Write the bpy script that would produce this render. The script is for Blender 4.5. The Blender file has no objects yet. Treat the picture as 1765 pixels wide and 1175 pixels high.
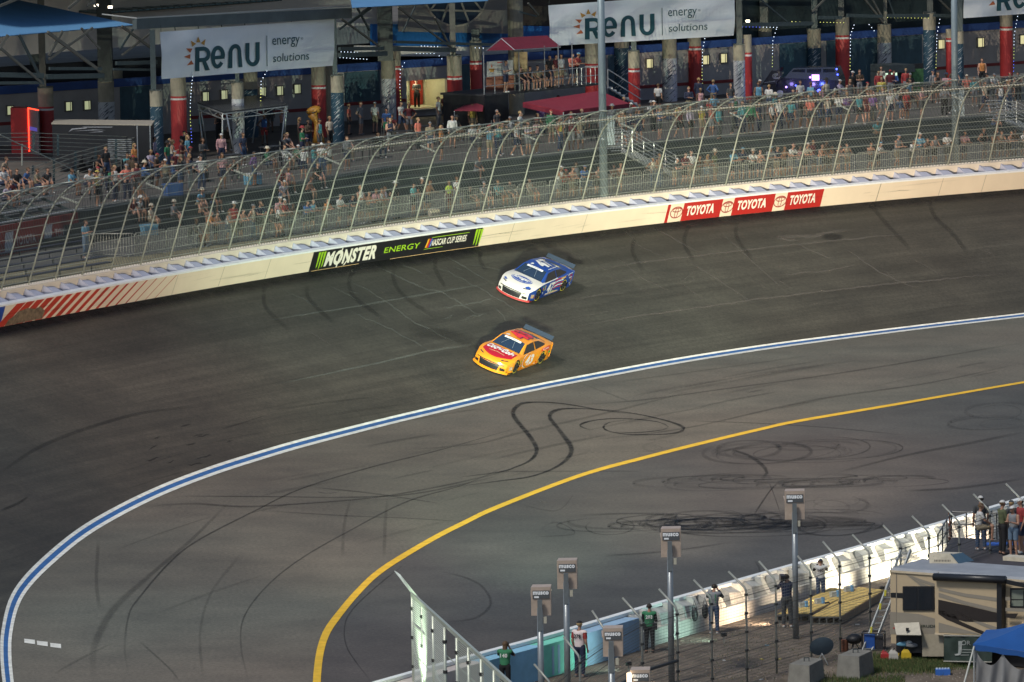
import bpy, bmesh, math, random
import numpy as np
from math import radians as rad, sin, cos, pi, atan2, sqrt, hypot
from mathutils import Vector, Matrix
from mathutils.bvhtree import BVHTree
random.seed(7); np.random.seed(7)
S = bpy.context.scene
COL = S.collection
# ------------------------------------------------------------------ camera
FPX, CX, CY, CAMH = 10300.0, 882.5, 587.5, 34.0
PITCH = math.atan((CY + 600.0) / FPX); ROLL = rad(1.0)
cF = Vector((0, cos(PITCH), -sin(PITCH)))
_u = Vector((0, sin(PITCH), cos(PITCH))); _r = Vector((1, 0, 0))
cR = _r * cos(ROLL) - _u * sin(ROLL); cU = _u * cos(ROLL) + _r * sin(ROLL)
CAM = Vector((0, 0, CAMH))
cd = bpy.data.cameras.new('camera'); cam = bpy.data.objects.new('camera', cd); COL.objects.link(cam)
cam.matrix_world = Matrix(((cR.x, cU.x, -cF.x, 0), (cR.y, cU.y, -cF.y, 0), (cR.z, cU.z, -cF.z, CAMH), (0, 0, 0, 1)))
cd.sensor_width = 36.0; cd.lens = FPX / 1765.0 * 36.0; cd.clip_start = 1.0; cd.clip_end = 3000.0
S.camera = cam
# ------------------------------------------------------------------ light (dusk, floodlit)
SUN_EL, SUN_AZ = rad(52), rad(222)        # low light from the left, a little behind the camera
wd = bpy.data.worlds.new('World'); S.world = wd; wd.use_nodes = True
nt = wd.node_tree; bg = nt.nodes['Background']
sky = nt.nodes.new('ShaderNodeTexSky'); sky.sky_type = 'NISHITA'; sky.sun_disc = False
sky.sun_elevation = SUN_EL; sky.sun_rotation = SUN_AZ; sky.air_density = 1.0; sky.dust_density = 1.0; sky.ozone_density = 1.0
nt.links.new(sky.outputs[0], bg.inputs[0]); bg.inputs[1].default_value = 0.07
sl = bpy.data.lights.new('sun', 'SUN'); sl.energy = 1.9; sl.angle = rad(10.0); sl.color = (1.0, 0.95, 0.86)
so = bpy.data.objects.new('sun', sl); COL.objects.link(so)
sd = Vector((sin(SUN_AZ) * cos(SUN_EL), cos(SUN_AZ) * cos(SUN_EL), sin(SUN_EL)))   # towards the sun
so.rotation_euler = sd.to_track_quat('Z', 'Y').to_euler()
FLOOD = 270000.0; WK = 4.5
S.view_settings.view_transform = 'Standard'; S.view_settings.look = 'None'
S.view_settings.exposure = 0.40; S.view_settings.gamma = 1.0; S.view_settings.use_curve_mapping = False
# ------------------------------------------------------------------ placing helpers
def ray(x, y): return cF + cR * ((x - CX) / FPX) - cU * ((y - CY) / FPX)
def P(x, y, z):
    d = ray(x, y); return CAM + d * ((z - CAMH) / d.z)
def atY(x, y, Y):
    d = ray(x, y); return CAM + d * (Y / d.y)
def proj(q):
    v = q - CAM; d = v.dot(cF); return (CX + FPX * v.dot(cR) / d, CY - FPX * v.dot(cU) / d, FPX / d)
def ztop(b, ypx):
    y0 = proj(b)[1]; y1 = proj(b + Vector((0, 0, 1)))[1]
    return b.z + (ypx - y0) / (y1 - y0)
def lerp(a, b, t): return a + (b - a) * t
def interp(tab, x): return float(np.interp(x, [a for a, _ in tab], [b for _, b in tab]))
# ------------------------------------------------------------------ materials
MATS = {}
def mat(name, col, rough=0.65, metal=0.0, noise=0.12, scale=6.0, bump=0.0, emit=None, es=1.0, coat=0.0, alpha=1.0, spec=0.5, trans=0.0):
    if name in MATS: return MATS[name]
    m = bpy.data.materials.new(name); m.use_nodes = True; n = m.node_tree.nodes; l = m.node_tree.links
    b = n['Principled BSDF']; c = (col[0], col[1], col[2], 1)
    b.inputs['Roughness'].default_value = rough; b.inputs['Metallic'].default_value = metal
    b.inputs['Coat Weight'].default_value = coat; b.inputs['Alpha'].default_value = alpha
    b.inputs['Specular IOR Level'].default_value = spec; b.inputs['Transmission Weight'].default_value = trans
    b.inputs['Base Color'].default_value = c
    if noise > 0 or bump > 0:
        tc = n.new('ShaderNodeTexCoord'); nz = n.new('ShaderNodeTexNoise')
        nz.inputs['Scale'].default_value = scale; nz.inputs['Detail'].default_value = 5.0; nz.inputs['Roughness'].default_value = 0.6
        l.new(tc.outputs['Object'], nz.inputs['Vector'])
        if noise > 0:
            mx = n.new('ShaderNodeMix'); mx.data_type = 'RGBA'
            mr = n.new('ShaderNodeMapRange'); mr.inputs[1].default_value = 0.3; mr.inputs[2].default_value = 0.7
            l.new(nz.outputs[0], mr.inputs[0]); l.new(mr.outputs[0], mx.inputs[0])
            mx.inputs[6].default_value = tuple(max(0, v * (1 - noise)) for v in col) + (1,)
            mx.inputs[7].default_value = tuple(min(1, v * (1 + noise)) for v in col) + (1,)
            l.new(mx.outputs[2], b.inputs['Base Color'])
        if bump > 0:
            bp = n.new('ShaderNodeBump'); bp.inputs['Strength'].default_value = bump; bp.inputs['Distance'].default_value = 0.02
            l.new(nz.outputs[0], bp.inputs['Height']); l.new(bp.outputs[0], b.inputs['Normal'])
    if emit:
        b.inputs['Emission Color'].default_value = tuple(emit) + (1,); b.inputs['Emission Strength'].default_value = es
    MATS[name] = m; return m
def ramp(n, fac, stops):
    r = n.nodes.new('ShaderNodeValToRGB'); e = r.color_ramp.elements
    while len(e) < len(stops): e.new(0.5)
    for i, (p, c) in enumerate(stops): e[i].position = p; e[i].color = tuple(c) + (1,) if len(c) == 3 else c
    n.links.new(fac, r.inputs[0]); return r
def asphalt(name, base, streak=0.0, uvn=None):
    m = bpy.data.materials.new(name); m.use_nodes = True; t = m.node_tree; n = t.nodes; l = t.links; b = n['Principled BSDF']
    tc = n.new('ShaderNodeTexCoord')
    def noise(vec, sc, det=6, ro=0.6):
        z = n.new('ShaderNodeTexNoise'); z.inputs['Scale'].default_value = sc; z.inputs['Detail'].default_value = det; z.inputs['Roughness'].default_value = ro
        l.new(vec, z.inputs['Vector']); return z.outputs[0]
    def mul(a, bb, f=1.0):
        x = n.new('ShaderNodeMix'); x.data_type = 'RGBA'; x.blend_type = 'MULTIPLY'; x.inputs[0].default_value = f
        l.new(a, x.inputs[6]); l.new(bb, x.inputs[7]); return x.outputs[2]
    big = noise(tc.outputs['Object'], 0.035, 4); mid = noise(tc.outputs['Object'], 0.35, 6); fine = noise(tc.outputs['Object'], 7.0, 5, 0.85)
    c0 = ramp(t, big, [(0.3, tuple(v * 0.80 for v in base)), (0.7, tuple(v * 1.22 for v in base))]).outputs[0]
    c1 = ramp(t, mid, [(0.3, (0.80, 0.80, 0.80)), (0.7, (1.18, 1.17, 1.14))]).outputs[0]
    c2 = ramp(t, fine, [(0.3, (0.58, 0.58, 0.6)), (0.7, (1.44, 1.43, 1.40))]).outputs[0]
    tint = noise(tc.outputs['Object'], 0.022, 3)
    c = mul(mul(mul(c0, c1), c2), ramp(t, tint, [(0.38, (1.10, 0.99, 0.90)), (0.62, (0.95, 1.02, 0.96))]).outputs[0])
    if streak:
        mp = n.new('ShaderNodeMapping'); mp.inputs['Scale'].default_value = (0.03, 1.0, 1.0); l.new(tc.outputs['UV'], mp.inputs[0])
        s1 = noise(mp.outputs[0], 0.9, 5, 0.7)
        c = mul(c, ramp(t, s1, [(0.3, (1 - streak,) * 3), (0.7, (1 + streak * 0.6,) * 3)]).outputs[0])
        mp2 = n.new('ShaderNodeMapping'); mp2.inputs['Scale'].default_value = (0.12, 3.5, 1.0); l.new(tc.outputs['UV'], mp2.inputs[0])
        s2 = noise(mp2.outputs[0], 1.5, 4, 0.7)
        c = mul(c, ramp(t, s2, [(0.3, (0.9,) * 3), (0.7, (1.07,) * 3)]).outputs[0])
    l.new(c, b.inputs['Base Color']); b.inputs['Roughness'].default_value = 0.75; b.inputs['Specular IOR Level'].default_value = 0.3
    bp = n.new('ShaderNodeBump'); bp.inputs['Strength'].default_value = 0.25; bp.inputs['Distance'].default_value = 0.01
    l.new(fine, bp.inputs['Height']); l.new(bp.outputs[0], b.inputs['Normal'])
    MATS[name] = m; return m
def decal(name, col, cover=0.7, scale=1.5, soft=0.12, usecol=True):
    """thin paint or rubber lying on a surface, worn through by noise"""
    m = bpy.data.materials.new(name); m.use_nodes = True; t = m.node_tree; n = t.nodes; l = t.links; b = n['Principled BSDF']
    b.inputs['Base Color'].default_value = tuple(col) + (1,); b.inputs['Roughness'].default_value = 0.8; b.inputs['Specular IOR Level'].default_value = 0.2
    tc = n.new('ShaderNodeTexCoord'); z = n.new('ShaderNodeTexNoise'); z.inputs['Scale'].default_value = scale; z.inputs['Detail'].default_value = 6; z.inputs['Roughness'].default_value = 0.75
    l.new(tc.outputs['Object'], z.inputs['Vector'])
    r = ramp(t, z.outputs[0], [(0.5 - soft - 0.05, (cover,) * 3), (0.5 + soft + 0.15, (cover * 0.25,) * 3)])
    # fade across the ribbon: uv.y runs 0..1 over its width, uv.x carries how strong it is
    sp = n.new('ShaderNodeSeparateXYZ'); l.new(tc.outputs['UV'], sp.inputs[0])
    pk = n.new('ShaderNodeMath'); pk.operation = 'PINGPONG'; pk.inputs[1].default_value = 0.5; l.new(sp.outputs[1], pk.inputs[0])
    m2 = n.new('ShaderNodeMapRange'); m2.inputs[2].default_value = 0.28; l.new(pk.outputs[0], m2.inputs[0])
    a = n.new('ShaderNodeMath'); a.operation = 'MULTIPLY'; l.new(r.outputs[0], a.inputs[0]); l.new(m2.outputs[0], a.inputs[1])
    a2 = n.new('ShaderNodeMath'); a2.operation = 'MULTIPLY'; l.new(a.outputs[0], a2.inputs[0]); l.new(sp.outputs[0], a2.inputs[1])
    l.new(a2.outputs[0], b.inputs['Alpha']); MATS[name] = m; return m
def meshmat(name, col, pitch=0.12, wire=0.16, diamond=True):
    """chain link: a thin wire net, holes cut by a regular pattern in metres (uv)"""
    m = bpy.data.materials.new(name); m.use_nodes = True; t = m.node_tree; n = t.nodes; l = t.links; b = n['Principled BSDF']
    b.inputs['Base Color'].default_value = tuple(col) + (1,); b.inputs['Metallic'].default_value = 0.3; b.inputs['Roughness'].default_value = 0.5
    tc = n.new('ShaderNodeTexCoord'); mp = n.new('ShaderNodeMapping'); l.new(tc.outputs['UV'], mp.inputs[0])
    mp.inputs['Scale'].default_value = (1 / pitch,) * 3; mp.inputs['Rotation'].default_value = (0, 0, rad(45) if diamond else 0)
    sp = n.new('ShaderNodeSeparateXYZ'); l.new(mp.outputs[0], sp.inputs[0])
    outs = []
    for i in (0, 1):
        f = n.new('ShaderNodeMath'); f.operation = 'FRACT'; l.new(sp.outputs[i], f.inputs[0])
        c = n.new('ShaderNodeMath'); c.operation = 'LESS_THAN'; c.inputs[1].default_value = wire; l.new(f.outputs[0], c.inputs[0]); outs.append(c)
    mx = n.new('ShaderNodeMath'); mx.operation = 'MAXIMUM'; l.new(outs[0].outputs[0], mx.inputs[0]); l.new(outs[1].outputs[0], mx.inputs[1])
    l.new(mx.outputs[0], b.inputs['Alpha']); MATS[name] = m; return m
# ------------------------------------------------------------------ mesh helpers
def rootloc(o):
    v = Vector((0, 0, 0))
    while o is not None: v += o.location; o = o.parent
    return v
class MB:
    def __init__(s): s.v = []; s.f = []; s.mi = []; s.uv = None; s.m = 0
    def add(s, vs, fs, mi=None):
        o = len(s.v); s.v += [tuple(v) for v in vs]; s.f += [tuple(i + o for i in f) for f in fs]; s.mi += [s.m if mi is None else mi] * len(fs)
    def quad(s, *p): s.add(p, [tuple(range(len(p)))])
    def hexa(s, b, t):   # bottom 4, top 4 (same order)
        n = len(b)
        s.add(list(b) + list(t), [tuple(range(n))[::-1], tuple(range(n, 2 * n))] + [(i, (i + 1) % n, (i + 1) % n + n, i + n) for i in range(n)])
    def box(s, c, sx, sy, sz, rz=0.0, M=None):
        c = Vector(c); R3 = M if M is not None else Matrix.Rotation(rz, 3, 'Z')
        pts = [c + R3 @ Vector((x * sx / 2, y * sy / 2, z * sz / 2)) for z in (-1, 1) for x, y in ((-1, -1), (1, -1), (1, 1), (-1, 1))]
        s.hexa(pts[:4], pts[4:])
    def bar(s, a, b, w, h=None, up=Vector((0, 0, 1))):
        a = Vector(a); b = Vector(b); d = (b - a)
        if d.length < 1e-6: return
        d.normalize(); h = h or w
        if abs(d.dot(up)) > 0.98: up = Vector((0, 1, 0))
        x = d.cross(up).normalized(); z = x.cross(d)
        o = [x * sx * w / 2 + z * sz * h / 2 for sx, sz in ((-1, -1), (1, -1), (1, 1), (-1, 1))]
        s.hexa([a + q for q in o], [b + q for q in o])
    def tube(s, pts, r, seg=6, cap=True):
        pts = [Vector(p) for p in pts]; n = len(pts); rings = []
        rr = r if isinstance(r, (list, tuple)) else [r] * n
        prev = None
        for i, p in enumerate(pts):
            d = (pts[min(i + 1, n - 1)] - pts[max(i - 1, 0)]).normalized()
            x = (d.orthogonal() if prev is None else (prev - d * prev.dot(d))).normalized(); prev = x; y = d.cross(x)
            rings.append([p + (x * cos(2 * pi * k / seg) + y * sin(2 * pi * k / seg)) * rr[i] for k in range(seg)])
        vs = [q for g in rings for q in g]
        fs = [(i * seg + k, i * seg + (k + 1) % seg, (i + 1) * seg + (k + 1) % seg, (i + 1) * seg + k) for i in range(n - 1) for k in range(seg)]
        if cap: fs += [tuple(range(seg))[::-1], tuple((n - 1) * seg + k for k in range(seg))]
        s.add(vs, fs)
    def cyl(s, c, r, h, seg=12, r2=None): s.tube([Vector(c), Vector(c) + Vector((0, 0, h))], [r, r if r2 is None else r2], seg)
    def ell(s, c, rx, ry, rz, seg=8, rings=5, M=None):
        c = Vector(c); M = M or Matrix.Identity(3); vs = [c + M @ Vector((0, 0, -rz))]
        for i in range(1, rings):
            a = -pi / 2 + pi * i / rings
            for k in range(seg):
                b = 2 * pi * k / seg; vs.append(c + M @ Vector((rx * cos(a) * cos(b), ry * cos(a) * sin(b), rz * sin(a))))
        vs.append(c + M @ Vector((0, 0, rz))); fs = [(0, 1 + (k + 1) % seg, 1 + k) for k in range(seg)]
        for i in range(rings - 2):
            for k in range(seg): a = 1 + i * seg; fs.append((a + k, a + (k + 1) % seg, a + seg + (k + 1) % seg, a + seg + k))
        e = 1 + (rings - 2) * seg; fs += [(e + k, e + (k + 1) % seg, len(vs) - 1) for k in range(seg)]
        s.add(vs, fs)
    def grid(s, fn, nu, nv):
        vs = [fn(i / nu, j / nv) for i in range(nu + 1) for j in range(nv + 1)]
        s.add(vs, [(i * (nv + 1) + j, (i + 1) * (nv + 1) + j, (i + 1) * (nv + 1) + j + 1, i * (nv + 1) + j + 1) for i in range(nu) for j in range(nv)])
    def build(s, name, mats, parent=None, smooth=False, **props):
        if not isinstance(mats, (list, tuple)): mats = [mats]
        off = rootloc(parent); me = bpy.data.meshes.new(name)
        me.from_pydata([(a - off.x, b - off.y, c - off.z) for a, b, c in s.v], [], s.f)
        for m in mats: me.materials.append(m)
        if len(mats) > 1: me.polygons.foreach_set('material_index', s.mi)
        if smooth: me.polygons.foreach_set('use_smooth', [True] * len(s.f))
        if s.uv:
            uvl = me.uv_layers.new(name='UVMap')
            fl = []
            for f in s.f:
                for i in f: fl += s.uv[i]
            uvl.data.foreach_set('uv', fl)
        me.validate(); me.update()
        o = bpy.data.objects.new(name, me); COL.objects.link(o)
        if parent is not None: o.parent = parent
        for k, v in props.items(): o[k] = v
        return o
def top(name, label, cat, loc=(0, 0, 0), group=None, rz=0.0):
    o = bpy.data.objects.new(name, None); COL.objects.link(o); o.location = loc; o.rotation_euler = (0, 0, rz); o.empty_display_size = 0.2
    o['label'] = label; o['category'] = cat
    if group: o['group'] = group
    return o
def tag(o, label, cat, group=None):
    o['label'] = label; o['category'] = cat
    if group: o['group'] = group
    return o
def dup(o, parent=None):
    c = o.copy(); COL.objects.link(c)
    if parent is not None: c.parent = parent
    for ch in list(o.children): dup(ch, c)
    return c
def ident(name, mats, mb, parent): return mb.build(name, mats, parent)
_tx = {}
def textmesh(t, bold=0.0, ext=0.0):
    """2D outline of a word as triangles, scaled to height 1 and starting at u=0"""
    k = (t, bold)
    if k in _tx: return _tx[k]
    cu = bpy.data.curves.new('word', 'FONT'); cu.body = t; cu.size = 1.0; cu.offset = bold; cu.resolution_u = 4; cu.space_character = 1.0 + bold * 2
    ob = bpy.data.objects.new('word', cu); COL.objects.link(ob)
    dg = bpy.context.evaluated_depsgraph_get(); me = bpy.data.meshes.new_from_object(ob.evaluated_get(dg))
    vs = [(v.co.x, v.co.y) for v in me.vertices]; fs = [tuple(p.vertices) for p in me.polygons]
    bpy.data.objects.remove(ob); bpy.data.curves.remove(cu); bpy.data.meshes.remove(me)
    x0 = min(v[0] for v in vs); x1 = max(v[0] for v in vs); y0 = min(v[1] for v in vs); y1 = max(v[1] for v in vs)
    r = ([((a - x0) / (y1 - y0), (b - y0) / (y1 - y0)) for a, b in vs], fs, (x1 - x0) / (y1 - y0))
    _tx[k] = r; return r
def word(mb, t, fn, u0, v0, h, w=None, shear=0.0, bold=0.0):
    """put a word on any surface fn(u, v); h = letter height, w = total width"""
    vs, fs, asp = textmesh(t, bold); sx = (w / asp) if w else h
    mb.add([fn(u0 + a * sx + shear * b * h, v0 + b * h) for a, b in vs], fs)
def patch(mb, fn, poly, mi=None):
    mb.add([fn(u, v) for u, v in poly], [tuple(range(len(poly)))], mi)
def ringpatch(mb, fn, u, v, ru, rv, t, n=28, a0=0.0, a1=2 * pi):
    pts = [(a0 + (a1 - a0) * i / n) for i in range(n + 1)]
    vs = [fn(u + ru * cos(a), v + rv * sin(a)) for a in pts] + [fn(u + (ru - t) * cos(a), v + (rv - t) * sin(a)) for a in pts]
    mb.add(vs, [(i, i + 1, i + n + 2, i + n + 1) for i in range(n)])
def disc(mb, fn, u, v, ru, rv, n=24):
    mb.add([fn(u + ru * cos(2 * pi * i / n), v + rv * sin(2 * pi * i / n)) for i in range(n)], [tuple(range(n))])
# ================================================================== the track
ZB = 4.9; BANK = rad(20)
H0 = rad(60); UA = Vector((cos(H0), sin(H0), 0)); VA = Vector((-sin(H0), cos(H0), 0))
class Curve:
    """smooth plan curve through surveyed points, as v(u) in axes turned 60 degrees; straight-on arcs beyond"""
    def __init__(s, pts, deg, z=0.0):
        u = np.array([p.dot(UA) for p in pts]); v = np.array([p.dot(VA) for p in pts]); s.c = np.poly1d(np.polyfit(u, v, deg)); s.d = s.c.deriv()
        s.u0, s.u1, s.z = float(u.min()), float(u.max()), z
        us = np.linspace(s.u0, s.u1, 400); P_ = [UA * a + VA * float(s.c(a)) for a in us]
        def grow(p, h, k, n): # k curvature
            out = []
            for i in range(n): h += k; p = p + Vector((cos(h), sin(h), 0)); out.append(p)
            return out
        ha = atan2(*(P_[0] - P_[1]).yx); hb = atan2(*(P_[-1] - P_[-2]).yx)
        pre = grow(P_[0], ha, (1 / 150.0 if z > 1 else 1 / 95.0), 90)[::-1]; post = grow(P_[-1], hb, -1 / 230.0, 60)
        pts = pre + P_ + post; acc = [0.0]
        for a, b in zip(pts[:-1], pts[1:]): acc.append(acc[-1] + (b - a).length)
        s.acc = np.array(acc); s.px = np.array([p.x for p in pts]); s.py = np.array([p.y for p in pts]); s.L = acc[-1]
    def at(s, t):
        return Vector((float(np.interp(t, s.acc, s.px)), float(np.interp(t, s.acc, s.py)), s.z))
    def tan(s, t):
        a = s.at(t - 0.6); b = s.at(t + 0.6); return (b - a).normalized()
    def near(s, p):
        i = int(np.argmin((s.px - p.x) ** 2 + (s.py - p.y) ** 2)); return s.acc[i]
wb = [(0, 565), (87, 546), (271, 511), (450, 482), (532, 468), (700, 443), (823, 425), (880, 417), (1144, 384), (1330, 363), (1413, 355.6), (1596, 340), (1765, 325)]
blc = [(14, 1175), (10, 1128), (12, 1088), (24, 1039), (48, 1001), (93, 957), (145, 916), (210, 878), (283, 843), (364, 812), (445, 786), (525, 762.7), (660, 728), (740, 709), (860, 681), (924, 667.7), (960, 660.5), (1100, 634), (1188, 618.5), (1300, 601), (1416, 585), (1600, 562), (1765, 543)]
WC = Curve([P(x, y, ZB) for x, y in wb], 3, ZB)
BC = Curve([P(x, y, 0) for x, y in blc], 5, 0.0)
tracks = asphalt('track_asphalt', (0.055, 0.0515, 0.0445), 0.36)
apron_m = asphalt('apron_asphalt', (0.114, 0.108, 0.094), 0.0)
# banked corner: lofted between the painted line (flat) and the foot of the outer wall
NU, NV = 260, 20
rows = []; uv = []
t0, t1 = WC.acc[2], WC.acc[-20]
for i in range(NU + 1):
    s_ = t0 + (t1 - t0) * i / NU; w = WC.at(s_); b = BC.at(BC.near(w))
    # slide to keep rows square to the wall in between
    for j in range(NV + 1):
        v = j / NV
        q = w.lerp(b, v); q.z = ZB * (1 - v) ** 1.0
        rows.append(q); uv.append((s_, v * (w - b).length))
    d = (b - w); d.z = 0; d.normalize()
bank = MB(); bank.add(rows, [(i * (NV + 1) + j, i * (NV + 1) + j + 1, (i + 1) * (NV + 1) + j + 1, (i + 1) * (NV + 1) + j) for i in range(NU) for j in range(NV)]); bank.uv = uv
trk = bank.build('banked_track', tracks, None, True, kind='structure')
BVH = BVHTree.FromPolygons([Vector(v) for v in bank.v], bank.f)
def hit(x, y):
    """where the line of sight through a surveyed point meets the tarmac, and the slope there"""
    loc, nor, _, _ = BVH.ray_cast(CAM, ray(x, y).normalized(), 2000)
    g = P(x, y, 0)
    if loc is not None and loc.z > 0.001 and (loc - CAM).length < (g - CAM).length:
        return loc, (nor if nor.z > 0 else -nor)
    return g, Vector((0, 0, 1))
def onTrack(p):
    loc, nor, _, _ = BVH.ray_cast(Vector((p.x, p.y, 50)), Vector((0, 0, -1)), 100)
    if loc is None: return Vector((p.x, p.y, 0)), Vector((0, 0, 1))
    return loc, (nor if nor.z > 0 else -nor)
# the flat: one wide sheet of tarmac out past everything
ap = MB(); ap.quad((-900, 60, -0.004), (900, 60, -0.004), (900, 1500, -0.004), (-900, 1500, -0.004))
ap.build('ground', apron_m, None, False, kind='structure')
def pit_surface(pts):
    mb = MB(); vs = []
    for x, y in pts: q = P(x, y, 0.0); r = P(x + (60 if x < 1000 else 0), 0, 0) if False else None; vs.append(q)
    far = [P(1900, 640, 0.0), P(2000, 1400, 0.0), P(546, 1400, 0.0)]
    mb.add(vs + far, [tuple(range(len(vs) + 3))]); mb.build('pit_road', asphalt('pit_asphalt', (0.070, 0.0675, 0.068), 0.0), None, False, kind='structure')
def ribbon(name, pts, mats, lift=0.004, strength=1.0, wpx=None, smooth=True, edges=None):
    """flat paint/rubber along a surveyed line. pts: (x, y, width px)"""
    if smooth and len(pts) > 2:
        out = []
        for i in range(len(pts) - 1):
            p0 = pts[max(i - 1, 0)]; p1 = pts[i]; p2 = pts[i + 1]; p3 = pts[min(i + 2, len(pts) - 1)]
            n = max(2, int(hypot(p2[0] - p1[0], p2[1] - p1[1]) / 7))
            for k in range(n):
                t = k / n
                out.append(tuple(0.5 * ((2 * p1[j]) + (-p0[j] + p2[j]) * t + (2 * p0[j] - 5 * p1[j] + 4 * p2[j] - p3[j]) * t * t + (-p0[j] + 3 * p1[j] - 3 * p2[j] + p3[j]) * t ** 3) for j in range(3)))
        out.append(pts[-1]); pts = out
    L = []; R_ = []
    for i, (x, y, w) in enumerate(pts):
        a = pts[max(i - 1, 0)]; b = pts[min(i + 1, len(pts) - 1)]; dx, dy = b[0] - a[0], b[1] - a[1]; d = hypot(dx, dy) or 1
        nx, ny = -dy / d * w / 2, dx / d * w / 2
        for sgn, lst in ((1, L), (-1, R_)):
            q, nn = hit(x + nx * sgn, y + ny * sgn); lst.append(q + nn * lift)
    return L, R_
def add_ribbon(mb, pts, lift=0.004, strength=1.0, smooth=True, fade=True):
    L, R_ = ribbon('', pts, None, lift, smooth=smooth); n = len(L); o = len(mb.v)
    mb.add([v for p in zip(L, R_) for v in p], [(2 * i, 2 * i + 1, 2 * i + 3, 2 * i + 2) for i in range(n - 1)])
    if mb.uv is None: mb.uv = []
    for i in range(n):
        f = 1.0 if not fade else min(1, i / max(1, n * 0.18), (n - 1 - i) / max(1, n * 0.18))
        mb.uv += [(strength * f, 0.0), (strength * f, 1.0)]
# painted lines: white-blue-white at the foot of the banking, yellow pit line
wt = [(14, 22), (24, 23), (93, 23), (145, 22), (283, 19.5), (445, 17.5), (660, 15), (860, 13.5), (960, 12.5), (1188, 11.5), (1416, 10), (1765, 8.5)]
m_white = mat('line_white', (0.66, 0.66, 0.60), 0.7, noise=0.22, scale=2.5)
m_blue = mat('line_blue', (0.022, 0.105, 0.29), 0.7, noise=0.28, scale=2.5)
m_yel = mat('line_yellow', (0.72, 0.43, 0.02), 0.7, noise=0.16, scale=2.0)
blx = [(20, 1215)] + blc + [(1900, 527)]
# centre pts refined with the normal offsets of three bands
def band(mb, f0, f1, lift):
    n = len(blx); res = []
    fine = []
    for i in range(n - 1):
        p0 = blx[max(i - 1, 0)]; p1 = blx[i]; p2 = blx[i + 1]; p3 = blx[min(i + 2, n - 1)]
        m = max(3, int(hypot(p2[0] - p1[0], p2[1] - p1[1]) / 9))
        for k in range(m):
            t = k / m
            fine.append(tuple(0.5 * ((2 * p1[j]) + (-p0[j] + p2[j]) * t + (2 * p0[j] - 5 * p1[j] + 4 * p2[j] - p3[j]) * t * t + (-p0[j] + 3 * p1[j] - 3 * p2[j] + p3[j]) * t ** 3) for j in range(2)))
    A = []; B = []
    for i, (x, y) in enumerate(fine):
        a = fine[max(i - 1, 0)]; b = fine[min(i + 1, len(fine) - 1)]; dx, dy = b[0] - a[0], b[1] - a[1]; d = hypot(dx, dy) or 1
        w = (interp(wt, x) if y < 1100 or x > 30 else 22) * .88
        for f, lst in ((f0, A), (f1, B)):
            q, nn = hit(x - dy / d * w * f, y + dx / d * w * f); lst.append(q + Vector((0, 0, lift)))
    k = len(A); mb.add([v for p in zip(A, B) for v in p], [(2 * i, 2 * i + 1, 2 * i + 3, 2 * i + 2) for i in range(k - 1)])
b1 = MB(); b1.m = 0; band(b1, -0.5, -0.2, 0.012); b1.m = 1; band(b1, -0.2, 0.2, 0.012); b1.m = 0; band(b1, 0.2, 0.5, 0.012)
b1.build('painted_line', [m_white, m_blue], None, False, kind='structure')
yel = [(546, 1215, 14), (546, 1175, 13.5), (551, 1128, 13), (562, 1092, 12.5), (582, 1062, 11.5), (618, 1019, 10.2), (660, 981, 9.2), (740, 932, 8), (800, 901, 7.2), (860, 873, 6.6), (1000, 819.6, 5.6), (1115, 787.7, 5.2), (1217, 762, 4.8), (1310, 740, 4.5), (1374, 726, 4.3), (1546, 696.6, 3.8), (1752, 661, 3.2), (1900, 637, 3.4)]
pit_surface([(a, b) for a, b, _ in yel]); b2 = MB(); L, R_ = ribbon('', yel, None, 0.012); b2.add([v for p in zip(L, R_) for v in p], [(2 * i, 2 * i + 1, 2 * i + 3, 2 * i + 2) for i in range(len(L) - 1)])
b2.build('painted_line', m_yel, None, False, kind='structure')
b3 = MB()
for x in (51, 73, 96): 
    q = [P(x - 9.5, 1104 + (x - 51) * .16 - 4.5 + 1, .012), P(x + 9, 1107 + (x - 51) * .16 - 4.5, .012), P(x + 9.5, 1111 + (x - 51) * .16 - 1, .012), P(x - 9, 1108.5 + (x - 51) * .16 - 1, .012)]
    b3.quad(*q)
b3.build('painted_mark', m_white, None, False, kind='structure')
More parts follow.
